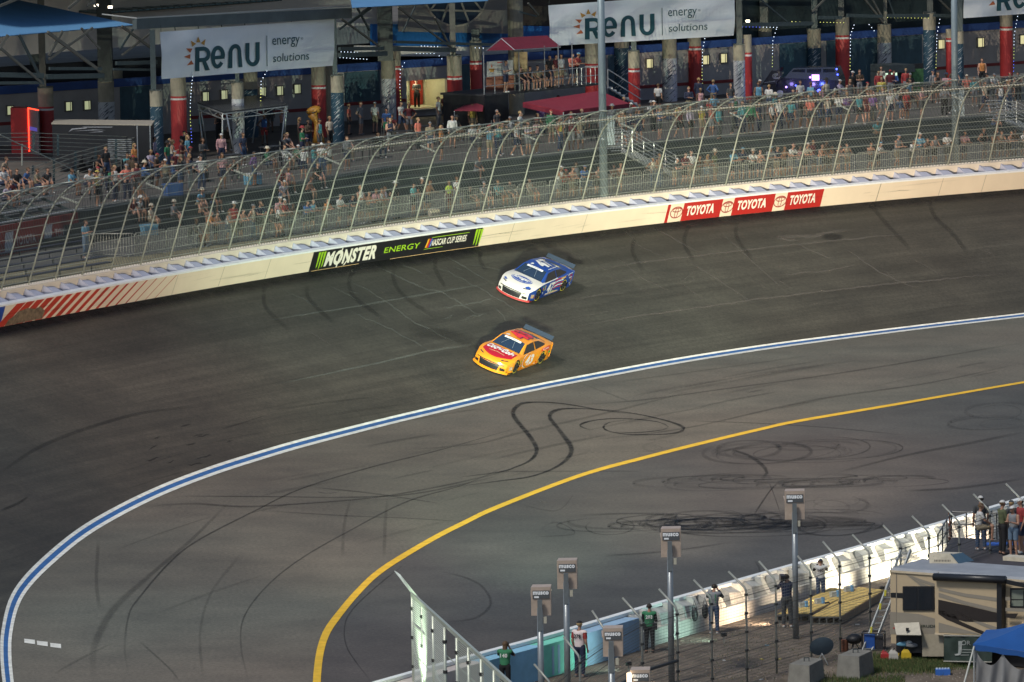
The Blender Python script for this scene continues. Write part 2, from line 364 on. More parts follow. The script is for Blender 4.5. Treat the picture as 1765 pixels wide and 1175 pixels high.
# ---- rubber on the apron
rub = decal('rubber_dark', (0.018, 0.018, 0.019), 0.85, 0.8); rubs = decal('rubber_soft', (0.022, 0.022, 0.022), 0.7, 0.25, 0.25)
def Z(s, ox, oy, pts): return [(ox + a / s, oy + b / s, w / s) for a, b, w in pts]
k1 = MB()
zz = lambda p: Z(3.916, 860, 660, p)
for p, st in [
 ([(930, 215, 6), (700, 185, 8), (500, 150, 10), (350, 132, 9), (230, 130, 12), (150, 140, 22), (100, 180, 36), (100, 225, 38), (150, 290, 34), (200, 350, 36), (240, 410, 38), (255, 450, 36), (243, 490, 30), (200, 530, 18), (120, 565, 12), (0, 602, 10), (-300, 640, 7)], 1),
 ([(1000, 225, 5), (850, 195, 6), (650, 178, 8), (500, 172, 9), (400, 180, 20), (350, 205, 34), (345, 240, 34), (385, 290, 30), (430, 350, 36), (475, 410, 42), (490, 450, 44), (478, 490, 36), (430, 540, 24), (340, 590, 15), (200, 635, 11), (0, 662, 9), (-280, 700, 6)], 1),
 ([(700, 185, 6), (900, 205, 8), (1050, 235, 10), (1180, 270, 16), (1250, 305, 26), (1215, 332, 16), (1130, 345, 9), (980, 350, 8), (850, 345, 8), (740, 325, 10), (705, 298, 20), (740, 268, 9), (850, 252, 6), (940, 240, 5)], .95),
 ([(1100, 318, 6), (1143, 297, 14), (1080, 265, 8), (930, 245, 7), (780, 240, 7), (640, 253, 9), (560, 275, 16), (550, 292, 16), (600, 312, 8), (640, 318, 6)], .95),
 ([(1140, 302, 8), (1100, 318, 8), (930, 335, 7), (780, 330, 6)], .9)]:
    add_ribbon(k1, zz(p), 0.008, st)
R = random.Random(5); kd = MB()
def ell_arc(cx, cy, rx, ry, a0, a1, w, tilt=0.02):
    n = 16; out = []
    for i in range(n + 1):
        a = a0 + (a1 - a0) * i / n
        out.append((cx + rx * cos(a), cy + ry * sin(a) - tilt * rx * cos(a), w * (0.45 + 0.9 * abs(cos(a)) ** 2)))
    return out
for (x0, x1, y0, y1, rx0, rx1, ry0, ry1, n, st) in [(1040, 1240, 893, 908, 40, 110, 5, 17, 24, .95), (1220, 1440, 892, 912, 60, 140, 4, 20, 30, .9), (1200, 1560, 822, 836, 30, 130, 3, 12, 26, .85), (1290, 1500, 768, 784, 40, 120, 6, 20, 14, .75), (1620, 1790, 705, 735, 30, 70, 8, 16, 6, .4), (1380, 1500, 862, 890, 25, 60, 8, 16, 5, .5), (1100, 1160, 765, 775, 30, 60, 6, 14, 3, .3)]:
    for i in range(n):
        a0 = R.uniform(0, 6.28); add_ribbon(kd if i % 4 else k1, ell_arc(R.uniform(x0, x1), R.uniform(y0, y1), R.uniform(rx0, rx1), R.uniform(ry0, ry1), a0, a0 + R.uniform(3.0, 6.2), R.uniform(2.6, 7.0) if i % 4 else R.uniform(1.4, 3.0)), 0.006, st * R.uniform(.3, .75))
add_ribbon(k1, [(x, y, w) for x, y, w in [(1260, 775, 4), (1290, 785, 6), (1312, 800, 8), (1322, 815, 8), (1310, 828, 5)]], 0.006, .8)
add_ribbon(k1, [(1345, 828, 4), (1328, 845, 3), (1312, 868, 4), (1298, 890, 3)], 0.006, .8); add_ribbon(k1, [(1325, 830, 3), (1335, 855, 2), (1345, 885, 2)], 0.006, .6)
add_ribbon(k1, [(1230, 902, 14), (1330, 905, 22), (1440, 900, 22), (1520, 906, 10)], .005, .5)
kd.build('tyre_mark', rubs, None, False, kind='structure'); k1.build('tyre_mark', rub, None, False, kind='structure')
k2 = MB()
# long faint arcs following the corner, and straight rubber across it
for p, st in [
 ([(225, 1175, 5), (215, 1120, 5), (222, 1060, 4), (240, 1030, 4), (290, 972, 4), (340, 932, 3.5), (440, 880, 3), (520, 842, 3), (640, 805, 2.5), (760, 775, 2), (900, 735, 2)], .9),
 ([(430, 1175, 4), (416, 1120, 4), (420, 1065, 3.5), (460, 1010, 3), (520, 962, 3), (600, 916, 3), (700, 865, 3), (800, 835, 2), (880, 800, 2)], .8),
 ([(640, 1175, 3), (600, 1120, 3), (594, 1080, 3), (608, 1050, 3), (650, 1010, 3), (700, 970, 2)], .7),
 ([(250, 873, 3), (330, 868, 4), (420, 873, 4), (520, 868, 3), (640, 858, 3), (760, 838, 3), (900, 806, 3)], .7), ([(300, 855, 3), (480, 856, 2.5), (600, 857, 3), (720, 850, 3), (860, 820, 3)], .7),
 ([(450, 880, 3), (600, 889, 2.5), (700, 893, 2), (820, 900, 2)], .5), ([(540, 840, 2), (640, 850, 3), (760, 868, 2)], .6),
 ([(163, 1175, 14), (160, 1130, 16), (172, 1090, 16), (200, 1045, 14), (260, 990, 9), (330, 930, 7), (400, 860, 5)], .45),
 ([(170, 930, 8), (166, 1000, 8), (172, 1050, 9)], .4), ([(350, 1170, 7), (345, 1090, 6), (365, 1020, 6), (420, 950, 7)], .3), ([(590, 960, 7), (594, 900, 7), (604, 860, 5)], .35), ([(662, 960, 7), (664, 900, 8), (668, 860, 5)], .35), ([(240, 1105, 4), (290, 1150, 4), (310, 1175, 4)], .45),
 ([(0, 815, 6), (60, 775, 8), (130, 745, 8), (230, 715, 7), (330, 700, 5)], .6), ([(0, 880, 5), (30, 868, 6), (50, 855, 4)], .8), ([(100, 850, 3), (140, 838, 3)], .4),
 ([(380, 740, 4), (420, 728, 3), (460, 715, 2)], .5), ([(960, 700, 3), (1100, 690, 3), (1250, 670, 3), (1400, 650, 3), (1560, 625, 3), (1765, 590, 3)], .5), ([(1050, 660, 3), (1200, 640, 3), (1400, 612, 3)], .3),
 ([(1000, 760, 3), (1180, 738, 3), (1400, 690, 4), (1600, 660, 3), (1765, 625, 3)], .5), ([(1180, 725, 2), (1320, 730, 2), (1440, 738, 2), (1560, 750, 2)], .6), ([(1000, 660, 3), (1080, 690, 3), (1030, 670, 3)], .2),
 ([(700, 775, 3), (820, 765, 3), (900, 745, 5), (1060, 708, 4), (1200, 672, 3)], .4), ([(860, 813, 3), (1000, 812, 2), (1110, 812, 2)], .5), ([(1100, 840, 2), (1000, 850, 2)], .4),
 ([(1040, 958, 4), (1150, 950, 4), (1260, 935, 3)], .5), ([(760, 985, 3), (800, 995, 4), (830, 1010, 5), (846, 1040, 6), (820, 1065, 5), (770, 1072, 3)], .5), ([(690, 1010, 3), (770, 1022, 3)], .4),
 ([(1765, 825, 5), (1700, 835, 5), (1640, 842, 5), (1560, 846, 4)], .6), ([(1765, 745, 5), (1680, 762, 6), (1560, 785, 5), (1440, 815, 4)], .55), ([(900, 870, 3), (960, 880, 3), (990, 850, 3)], .3),
 ([(930, 912, 3), (960, 900, 3), (990, 920, 3), (920, 925, 2)], .4), ([(1300, 965, 4), (1310, 985, 5), (1290, 1000, 4)], .5)]:
    add_ribbon(k2, p, 0.005, st)
for i in range(46):   # short faint streaks running with the traffic
    x = R.uniform(60, 1740); yb = interp([(0, 950), (100, 900), (400, 790), (900, 665), (1765, 543)], x); y = yb + R.uniform(-55, 210) * (0.4 + 0.6 * (1200 - min(x, 1200)) / 1200 + .3)
    if y > 1160: continue
    sl_ = -0.16 - 0.35 * max(0, (500 - x) / 500) - 0.1 * (y - yb) / 200; l = R.uniform(15, 110)
    add_ribbon(k2, [(x - l, y - l * sl_ * 1.05, 3), (x, y, R.uniform(3, 6)), (x + l, y + l * sl_ * .92, 3)], 0.005, R.uniform(.15, .4))
k2.build('tyre_mark', rubs, None, False, kind='structure')
# ---- on the banking: pale seams, cracks, dark loops of rubber
seam = decal('seam_pale', (0.20, 0.215, 0.185), 0.5, 2.2, 0.16); seamw = decal('seam_warm', (0.16, 0.145, 0.125), 0.65, 1.5, 0.18)
k3 = MB()
def jag(pts, amp, step=14):
    out = []
    for (x0, y0, w0), (x1, y1, w1) in zip(pts[:-1], pts[1:]):
        n = max(1, int(hypot(x1 - x0, y1 - y0) / step))
        for k in range(n):
            t = k / n; out.append((x0 + (x1 - x0) * t + R.uniform(-amp, amp) * .5, y0 + (y1 - y0) * t + R.uniform(-amp, amp), (w0 + (w1 - w0) * t) * R.uniform(.7, 1.25)))
    out.append(pts[-1]); return out
for p, st in [
 ([(440, 556, 2), (480, 549, 3), (600, 530, 4), (740, 506, 4.5), (800, 495, 4), (860, 486, 3)], 1.0),
 ([(470, 663, 1.5), (550, 647, 3), (650, 626, 4), (740, 605, 4), (825, 592, 3.5)], 1.0)]:
    add_ribbon(k3, jag(p, .6), 0.006, st, smooth=False)
crk = [([(648, 459), (734, 498), (763, 505), (807, 531), (840, 552)], 1), ([(596, 479), (656, 513), (714, 555), (792, 594)], .9), ([(691, 454), (736, 475)], 1), ([(743, 457), (779, 471), (818, 492), (883, 529), (905, 548)], .8), ([(767, 442), (800, 459), (846, 487)], .9),
 ([(596, 534), (661, 561), (747, 606)], .7), ([(560, 488), (590, 502), (640, 530)], .5), ([(470, 490), (520, 515), (560, 536)], .5), ([(756, 531), (800, 526), (850, 516), (846, 510), (852, 521)], 1), ([(762, 551), (778, 545), (771, 555)], .8), ([(795, 553), (815, 545), (840, 541)], .8), ([(805, 460), (812, 455), (870, 468)], .7), ([(781, 462), (800, 466), (795, 470)], .8), ([(840, 455), (852, 452), (862, 457)], .8), ([(852, 530), (862, 540), (876, 556)], .8), ([(595, 500), (620, 505)], .8), ([(560, 610), (570, 616)], .4)]
for p, st in crk: add_ribbon(k3, jag([(x, y, 2.3) for x, y in p], 1.8, 7), 0.006, st, smooth=False)
k3.build('pavement_seam', seam, None, False, kind='structure')
k4 = MB()
crw = [([(987, 469), (1097, 453), (1200, 441), (1325, 426), (1507, 408), (1600, 400)], .9, 3), ([(955, 568), (1120, 542), (1325, 513), (1507, 492), (1765, 468)], .9, 3),
 ([(1129, 394), (1208, 437)], .9, 2), ([(1190, 452), (1240, 484), (1252, 492), (1302, 524)], .9, 2), ([(1243, 401), (1297, 451), (1357, 506)], .8, 2), ([(1370, 419), (1443, 451)], .9, 2), ([(1457, 428), (1516, 469), (1571, 494), (1600, 494)], .9, 2.5), ([(1340, 476), (1380, 470), (1420, 468), (1490, 454)], .9, 2), ([(1074, 395), (1106, 425), (1160, 450)], .6, 2),
 ([(1060, 440), (1106, 479), (1160, 505)], .8, 2), ([(1040, 490), (1106, 480)], .8, 2), ([(1170, 488), (1195, 470), (1197, 482), (1172, 490)], .7, 2), ([(1175, 488), (1215, 518)], .7, 2), ([(1330, 408), (1400, 407), (1445, 398), (1470, 395)], 1, 7), ([(1345, 400), (1340, 412), (1380, 415)], 1, 4), ([(985, 520), (1030, 508), (1080, 505)], .7, 2.5), ([(1000, 430), (1040, 462), (1075, 490)], .5, 2), ([(960, 418), (1010, 450)], .5, 1.6), ([(1690, 420), (1712, 440), (1690, 428), (1720, 421)], .5, 2), ([(1640, 405), (1660, 430)], .5, 2), ([(1560, 440), (1600, 460), (1640, 485)], .4, 2), ([(1000, 545), (1060, 535)], .5, 2), ([(1390, 525), (1425, 520)], .5, 3), ([(1620, 395), (1680, 392), (1765, 380)], .4, 2), ([(1130, 575), (1160, 570)], .5, 2)]
for p, st, w in crw: add_ribbon(k4, jag([(x, y, w) for x, y in p], 1.1, 10), 0.006, st, smooth=False)
for i in range(34):
    x = R.uniform(420, 1740); yt = interp([(0, 565), (532, 468), (880, 417), (1330, 363), (1765, 325)], x); y = yt + R.uniform(8, 120); l = R.uniform(15, 45)
    add_ribbon(k4, jag([(x, y, 1.6), (x + l, y + l * .55, 1.4)], 1.0, 8), 0.006, R.uniform(.25, .6), smooth=False)
add_ribbon(k4, [(585, 848, 2), (560, 850, 3), (545, 847, 2)], .006, 1); add_ribbon(k4, [(625, 855, 2), (650, 860, 4), (690, 858, 2)], .006, 1); add_ribbon(k4, [(930, 862, 1), (938, 866, 3), (944, 866, 2)], .006, 1)
k4.build('pavement_crack', seamw, None, False, kind='structure')
k5 = MB()
for p in [[(609, 466), (601, 487), (609, 510), (635, 531), (664, 552)], [(682, 455), (677, 474), (687, 500), (713, 523), (747, 544)], [(753, 445), (750, 463), (768, 495)], [(531, 489), (530, 510), (552, 536), (578, 557)], [(832, 432), (826, 445), (838, 468)], [(1188, 387), (1179, 419), (1197, 451)], [(1097, 406), (1090, 433), (1110, 469)], [(1270, 383), (1270, 410), (1297, 447)], [(1600, 345), (1612, 374), (1644, 405), (1670, 440)], [(1350, 376), (1352, 410)], [(1500, 352), (1530, 388), (1570, 430)], [(456, 495), (458, 530), (500, 570)], [(1040, 400), (1030, 430)], [(1720, 380), (1760, 400)]]:
    add_ribbon(k5, [(x, y, 9) for x, y in p], 0.007, .5)
add_ribbon(k5, [(1415, 407, 10), (1435, 408, 14), (1455, 409, 9)], .007, 1); add_ribbon(k5, [(975, 442, 8), (990, 450, 12), (1010, 452, 8)], .007, .8)
add_ribbon(k5, [(700, 570, 20), (760, 575, 26), (815, 590, 24), (840, 600, 16)], .005, .5)
for i in range(14):
    x = R.uniform(240, 420); y = interp([(240, 800), (420, 745)], x) + R.uniform(-45, 30); add_ribbon(k5, jag([(x, y, 3), (x + R.uniform(8, 30), y - R.uniform(2, 10), 3)], 1.5, 6), .006, .9, smooth=False)
k5.build('tyre_mark', rubs, None, False, kind='structure')
# dark strip along the foot of the wall
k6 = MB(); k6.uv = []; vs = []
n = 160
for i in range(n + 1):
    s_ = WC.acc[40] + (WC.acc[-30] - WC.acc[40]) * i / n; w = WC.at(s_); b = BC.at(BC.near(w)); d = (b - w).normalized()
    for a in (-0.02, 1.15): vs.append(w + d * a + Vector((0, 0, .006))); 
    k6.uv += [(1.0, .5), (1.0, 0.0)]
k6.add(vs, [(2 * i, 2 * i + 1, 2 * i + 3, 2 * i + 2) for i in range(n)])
k6.build('dark_strip', decal('strip_dark', (0.016, 0.016, 0.018), 0.95, 1.0, 0.3), None, False, kind='structure')
# ================================================================== outer wall
def WL(s, o, h):
    """point by the outer wall: s along it, o outward up the bank, h square to the banking"""
    w = WC.at(s); t = WC.tan(s); nrm = Vector((t.y, -t.x, 0)); 
    b = nrm * -cos(BANK) + Vector((0, 0, sin(BANK))); m = Vector((0, 0, cos(BANK))) + nrm * sin(BANK)
    return w + b * o + m * h
def nrmS(s): t = WC.tan(s); return Vector((t.y, -t.x, 0))
_ss = np.linspace(WC.acc[30], WC.acc[-10], 700)
def s_at(xpx, o=0.0, h=0.5):
    xs = [proj(WL(float(a), o, h))[0] for a in _ss[::7]]; return float(np.interp(xpx, xs, _ss[::7]))
_xs0 = [proj(WL(float(a), 0, 0.5))[0] for a in _ss]
def s0(xpx): return float(np.interp(xpx, _xs0, _ss))
_xs1 = [proj(WL(float(a), 0.95, 1.25))[0] for a in _ss]
def s1(xpx): return float(np.interp(xpx, _xs1, _ss))
SA, SB = s0(-60), s0(1830); FH = 1.08
cream = mat('wall_cream', (0.70, 0.59, 0.46), 0.55, noise=0.05, scale=0.7)
lav = mat('foam_skylit', (0.36, 0.38, 0.50), 0.7, noise=0.06, scale=3)  # bluish cast of sky light put into the foam colour
wall = top('safer_wall', 'long cream painted steel and foam crash wall round the outside of the banked corner', 'crash wall', WL(s0(880), 0, 0))
def sheet(mb, oh0, oh1, sa, sb, n):
    vs = []
    for i in range(n + 1):
        s_ = sa + (sb - sa) * i / n; vs += [WL(s_, *oh0), WL(s_, *oh1)]
    mb.add(vs, [(2 * i, 2 * i + 2, 2 * i + 3, 2 * i + 1) for i in range(n)])
mb = MB(); N = 90
sheet(mb, (0, -0.05), (0, FH), SA, SB, N); sheet(mb, (.2, FH), (.2, 0), SA, SB, N); mb.build('steel_face', cream, wall)
mb = MB(); sheet(mb, (-0.01, FH - .06), (-0.01, FH + .03), SA, SB, N); sheet(mb, (-0.01, FH + .03), (.21, FH + .03), SA, SB, N); sheet(mb, (.21, FH + .03), (.21, FH - .1), SA, SB, N); mb.build('top_rail', mat('rail_white', (0.74, 0.75, 0.78), .5, noise=.05), wall)
mb = MB(); sheet(mb, (.9, 0), (.9, 1.27), SA, SB, N); sheet(mb, (.9, 1.27), (1.15, 1.27), SA, SB, N); sheet(mb, (1.15, 1.27), (1.15, 0), SA, SB, N); mb.build('concrete_back', mat('conc_cream', (0.66, 0.58, 0.49), .7, noise=.07, scale=.8), wall)
mb = MB(); sheet(mb, (.2, .82), (.9, .82), SA, SB, N); mb.build('gap_floor', mat('gap_shade', (0.07, 0.075, 0.10), .9), wall)  # dark colour stands for the shadow in the gaps between blocks
# foam blocks in the gap
first = None; sp = (s0(1330) - s0(880)) / (132 / 3.916 and (1330 - 880) / 33.6); s_ = SA
k = 0
while s_ < SB - 1:
    w = WC.at(s_); mbk = MB()
    L_ = sp * .5
    pr = [(0.21, 0.6), (0.21, FH + .0), (0.34, FH + .02), (0.62, FH + .08), (0.88, FH + .11), (0.88, 0.6)]
    a = [WL(s_, o, h) for o, h in pr]; b = [WL(s_ + L_ * (1.0 if o < .3 else (.75 if h < FH + .1 else .38)), o, h - (.0 if h < FH + .1 else .10)) for o, h in pr]
    mbk.hexa(a, b); mbk.build('foam_block', lav, wall); s_ += sp; k += 1
# ---- banners painted on the wall
def wf(sa, sb, lift=0.012):
    """surface map of the wall face: u 0..len, v metres up"""
    sg = 1
    return lambda u, v: WL(sa + u, -lift, v)
red = mat('banner_red', (0.40, 0.022, 0.018), .5, noise=.05); wht = mat('sign_white', (0.74, 0.70, 0.62), .5, noise=.03); blk = mat('sign_black', (0.012, 0.012, 0.014), .5, noise=.2)
grn = mat('sign_green', (0.30, 0.52, 0.02), .5, noise=0); navy = mat('sign_blue', (0.02, 0.06, 0.30), .5)
def strip(mb, sa, sb, v0, v1, shear=0.0, lift=.008, n=None):
    n = n or max(1, int(abs(sb - sa) / 1.0)); vs = []
    for i in range(n + 1):
        s_ = sa + (sb - sa) * i / n; vs += [WL(s_, -lift, v0), WL(s_ + shear, -lift, v1)]
    mb.add(vs, [(2 * i, 2 * i + 2, 2 * i + 3, 2 * i + 1) for i in range(n)])
FT = FH - .065
# three red panels with the same word and emblem
panels = [(1172, 1239), (1259, 1329.5), (1350.5, 1413)]; embl = [(1151, 1172), (1239, 1259), (1329.5, 1350.5)]
bn = MB()
for xa, xb in panels + [(1144, 1149)]: strip(bn, s0(xa + 4), s0(xb + 4), .01, FT)
bnr = bn.build('sponsor_panel', red, wall)
em = MB()
for xa, xb in embl:
    sa, sb = s0(xa + 4), s0(xb + 4); f = wf(sa, sb); cu = (sb - sa) / 2; 
    ringpatch(em, f, cu, .53, .46, .33, .055); ringpatch(em, f, cu, .66, .32, .13, .045); ringpatch(em, f, cu, .50, .13, .29, .045)
em.build('emblem', mat('emblem_red', (0.30, .02, .02), .5, noise=0), bnr)
tw = MB()
for xa, xb in panels:
    sa, sb = s0(xa + 4), s0(xb + 4); word(tw, 'TOYOTA', wf(sa, sb), (sb - sa) * .10, .27, .55, (sb - sa) * .72, 0.0, .045)
tw.build('lettering', wht, bnr)
# black drink banner
sa, sb = s0(532 + 4), s0(824 + 4); Lm = sb - sa
bn = MB(); strip(bn, sa, sb, -.10, FT, 0, .010); mbn = bn.build('sponsor_panel', blk, wall)
f = wf(sa, sb, .02)
def xs(x): return s0(x + 4) - sa
tw = MB(); word(tw, 'MONSTER', f, xs(556), .15, .76, xs(645) - xs(556), .06, .05)
patch(tw, f, [(xs(578), .02), (xs(580), .02), (xs(583), 1.0), (xs(581), 1.0)]); patch(tw, f, [(xs(590), .03), (xs(593), .1), (xs(597), .3), (xs(594), .3)])
word(tw, 'NASCAR CUP SERIES', f, xs(738), .40, .34, xs(799) - xs(738), 0, .02); tw.build('lettering', wht, mbn)
tw = MB(); word(tw, 'ENERGY', f, xs(658), .38, .30, xs(719) - xs(658), .0, .01)
for x in (541.5, 812.5):
    for q in range(3):
        a = xs(x + q * 4.6); patch(tw, f, [(a, .95), (a + .17, .97), (a + .15, .62 + .1 * (q == 1)), (a + .12, .22 - .08 * (q == 1)), (a + .05, .12 - .08 * (q == 1)), (a + .03, .5)])
patch(tw, f, [(xs(737), .84), (xs(802), .84), (xs(802), .87), (xs(737), .87)]); patch(tw, f, [(xs(728), .26), (xs(760), .26), (xs(760), .285), (xs(728), .285)])
tw.build('lettering', grn, mbn)
tw = MB()
for i, x in enumerate((729, 732, 735)):
    tw.m = i; patch(tw, f, [(xs(x), .34), (xs(x + 2.6), .34), (xs(x + 2.6) + .1, .80), (xs(x) + .1, .80)])
tw.build('stripe_mark', [mat('bar_yel', (.7, .35, .02), .5), mat('bar_red', (.5, .03, .02), .5), mat('bar_blu', (.03, .1, .4), .5)], mbn)
tw = MB(); strip(tw, s0(540), s0(622), .0, .03, 0, .02); strip(tw, s0(676), s0(830), .0, .03, 0, .02); tw.build('edge_line', mat('edge_tan', (.6, .4, .2), .5), mbn)
# red slanted stripes at the left end, thinning out, and the blue start
bn = MB(); x = 10.0; wd_ = 15.0
for i in range(17):
    w_ = max(1.2, 15.5 - i * 0.98); sa = s0(x + 2); sb = s0(x + 2 + w_)
    vs = [WL(sa - .75, -.008, .01), WL(sb - .75, -.008, .01), WL(sb + .55, -.008, FT), WL(sa + .55, -.008, FT)]; bn.add(vs, [(0, 1, 2, 3)]); x += 17.2
bn.build('stripe', mat('stripe_red', (0.42, 0.035, 0.018), .6, noise=.12, scale=2), wall)
bn = MB(); strip(bn, SA, s0(4), .01, FT); bn.build('stripe', navy, wall)
bn = MB(); f = wf(s0(12), s0(45)); pts = [(0, .02), (.2, .3), (.5, .42), (.9, .62), (1.5, .72), (2.2, .6), (2.6, .66), (3.1, .4), (3.0, .05)]; patch(bn, lambda u, v: WL(s0(12) + u, -.02, v), pts)
bn.build('scrape_patch', mat('scrape', (0.16, 0.11, 0.07), .8, noise=.5, scale=5), wall)
sc_ = MB(); sc_.uv = []; RS = random.Random(9)
for i in range(46):
    sa = RS.uniform(SA + 2, SB - 4); ln = RS.uniform(.5, 5.0); v0 = RS.uniform(.08, .8); dv = RS.uniform(-.12, .12); th_ = RS.uniform(.02, .10); n_ = max(2, int(ln)); o_ = len(sc_.v); st_ = RS.uniform(.25, .8)
    sc_.add([WL(sa + ln * k / n_, -.016, v0 + dv * k / n_ + th_ * j) for k in range(n_ + 1) for j in (0, 1)], [(2 * k, 2 * k + 2, 2 * k + 3, 2 * k + 1) for k in range(n_)])
    for k in range(n_ + 1): e_ = st_ * min(1, 2.2 * min(k, n_ - k) / n_ + .15); sc_.uv += [(e_, 0.0), (e_, 1.0)]
sc_.build('tyre_scuff', decal('scuff_dark', (0.05, 0.045, 0.04), 0.6, 3.0, .2), wall)
bn = MB()
for x in (1330.5, 880, 1220, 1620, 460, 380, 760, 1512, 1512.8, 1694, 1006, 640, 300): 
    a = s0(x); bn.add([WL(a, -.006, 0), WL(a + .03, -.006, 0), WL(a + .12, -.006, FT), WL(a + .09, -.006, FT)], [(0, 1, 2, 3)])
bn.build('panel_joint', mat('joint', (0.30, .26, .2), .7), wall)
# ================================================================== catch fence on the outer wall
ZW, ZD = 6.35, 7.75           # walkway and upper deck levels
post_m = mat('fence_post', (0.36, 0.37, 0.31), .5, .2, noise=.1); wire_m = mat('fence_cable', (0.36, 0.38, 0.33), .5, .3, noise=0)
net_m = meshmat('fence_net', (0.13, 0.15, 0.145), 0.15, 0.19)
fence = top('catch_fence', 'curved steel catch fence of cables and wire mesh leaning over the outer wall', 'catch fence', WL(s0(880), 1.0, 1.6))
def arc_pt(s_, a, nseg=None):
    """a: metres along the post profile 0..~6.6"""
    if a <= 3.0: return WL(s_, 1.02, 1.2 + a)
    t = min(1.0, (a - 3.0) / 3.3) * pi / 2
    w = WL(s_, 1.02, 1.2 + 3.0); nrm = nrmS(s_)
    m = Vector((0, 0, cos(BANK))) + nrm * sin(BANK)
    return w + m * (2.25 * sin(t) ** .85) + nrm * (2.15 * (1 - cos(t)) )
prof = [0, 1.5, 3.0] + [3.0 + 3.3 * k / 8 for k in range(1, 9)]
bases = [4, 51, 97, 143.5, 193, 244, 294, 344, 396, 448, 499, 552, 605, 663, 718, 777, 832, 893, 948, 1005, 1063, 1128, 1190, 1252, 1315, 1375, 1436, 1504, 1569, 1635, 1706]
sv = [s1(x) for x in bases]; dfirst = sv[1] - sv[0]
sv = [sv[0] - 2 * dfirst, sv[0] - dfirst] + sv + [sv[-1] + (sv[-1] - sv[-2]), sv[-1] + 2 * (sv[-1] - sv[-2])]
for i, s_ in enumerate(sv):
    mb = MB(); mb.tube([arc_pt(s_, a) for a in prof], .038, 6); p = mb.build('post', post_m, fence, True)
    if i % 3 == 1:
        nrm = nrmS(s_); q = arc_pt(s_, 3.6); b2_ = q - nrm * .95 + Vector((0, 0, .28))
        mb = MB(); mb.tube([q, b2_], .05, 5); mb.build('stay_arm', post_m, fence)
        mb = MB(); mb.tube([b2_, arc_pt(s_ + (sv[min(i + 1, len(sv) - 1)] - s_ or 2), 6.0)], .014, 4); mb.build('stay_cable', wire_m, fence)
cab = [.25, .7, 1.15, 1.6, 2.05, 2.5, 2.95, 3.4, 3.85, 4.3, 4.7, 5.1, 5.5, 5.9, 6.25]
NS = 90
for a in cab:
    mb = MB(); mb.tube([arc_pt(sv[0] + (sv[-1] - sv[0]) * i / NS, a) for i in range(NS + 1)], .015, 4); mb.build('cable', wire_m, fence)
mb = MB(); mb.tube([arc_pt(s1(560) + (sv[-1] - s1(560)) * i / 70, 4.45) - nrmS(sv[5]) * .12 for i in range(71)], .05, 6); mb.build('top_rail', mat('rail_cream', (.62, .58, .46), .5, noise=.05), fence, True)
mb = MB(); mb.uv = []; n = 110; pr2 = [0, 3.0, 3.8, 4.6, 5.4, 6.3]
for i in range(n + 1):
    s_ = sv[0] + (sv[-1] - sv[0]) * i / n
    for a in pr2: mb.v.append(tuple(arc_pt(s_, a) - nrmS(s_) * .03)); mb.uv.append((s_, a))
m_ = len(pr2)
mb.f = [(i * m_ + j, (i + 1) * m_ + j, (i + 1) * m_ + j + 1, i * m_ + j + 1) for i in range(n) for j in range(m_ - 1)]; mb.mi = [0] * len(mb.f)
mb.build('wire_net', net_m, fence)
# ================================================================== walkway, seating steps, deck
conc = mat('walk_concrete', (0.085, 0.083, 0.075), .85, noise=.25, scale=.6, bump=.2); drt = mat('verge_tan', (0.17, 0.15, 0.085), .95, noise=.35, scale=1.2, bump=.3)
stepm = mat('step_concrete', (0.036, 0.046, 0.046), .85, noise=.30, scale=1.0, bump=.2); deckm = mat('deck_floor', (0.095, 0.085, 0.075), .8, noise=.25, scale=.5)  # steps and deck darkened to stand for the weaker light there
barr = [(-40, 432), (60, 424), (153, 402), (230, 402), (335, 387), (500, 366), (602, 352), (700, 336), (823, 324), (890, 318), (1071, 297), (1250, 279), (1490, 262), (1765, 239), (1850, 232)]
BL = [(x, y + 1.1 * proj(P(x, y + 38, ZW))[2]) for x, y in barr]      # feet of the crowd barriers
edge = [(-60, 385), (60, 372), (158, 359), (255, 341), (450, 323), (567, 305), (667, 286), (890, 273), (1033, 257), (1156, 242), (1330, 231), (1535, 210), (1765, 195), (1860, 188)]
def line_at(tab, x, z): return P(x, interp(tab, x), z)
xsamp = [-60 + 20 * i for i in range(96)]
def strip2(fa, fb, name, m, **kw):
    mb = MB(); vs = []
    for x in xsamp: vs += [fa(x), fb(x)]
    mb.add(vs, [(2 * i, 2 * i + 2, 2 * i + 3, 2 * i + 1) for i in range(len(xsamp) - 1)]); return mb.build(name, m, None, **kw)
def wtop(x): q = WL(s1(x), 1.16, 1.0); q.z = ZW; return q
strip2(wtop, lambda x: line_at(BL, x, ZW), 'grass_verge', drt, kind='structure')
strip2(lambda x: line_at(BL, x, ZW) , lambda x: line_at(edge, x, ZD) * 1.0 - Vector((0, 0, ZD - ZW)), 'walkway', conc, kind='structure')
def stepline(k): # 0 = front of lowest step, at walkway
    def f(x):
        q = line_at(edge, x, ZD); t = WC.tan(WC.near(q)); nrm = Vector((t.y, -t.x, 0)); return q + nrm * (1.7 - .57 * k)
    return f
NST = 3
stp = top('seating_steps', 'dark concrete seating steps between the lower walkway and the upper concourse', 'steps', line_at(edge, 880, ZW))
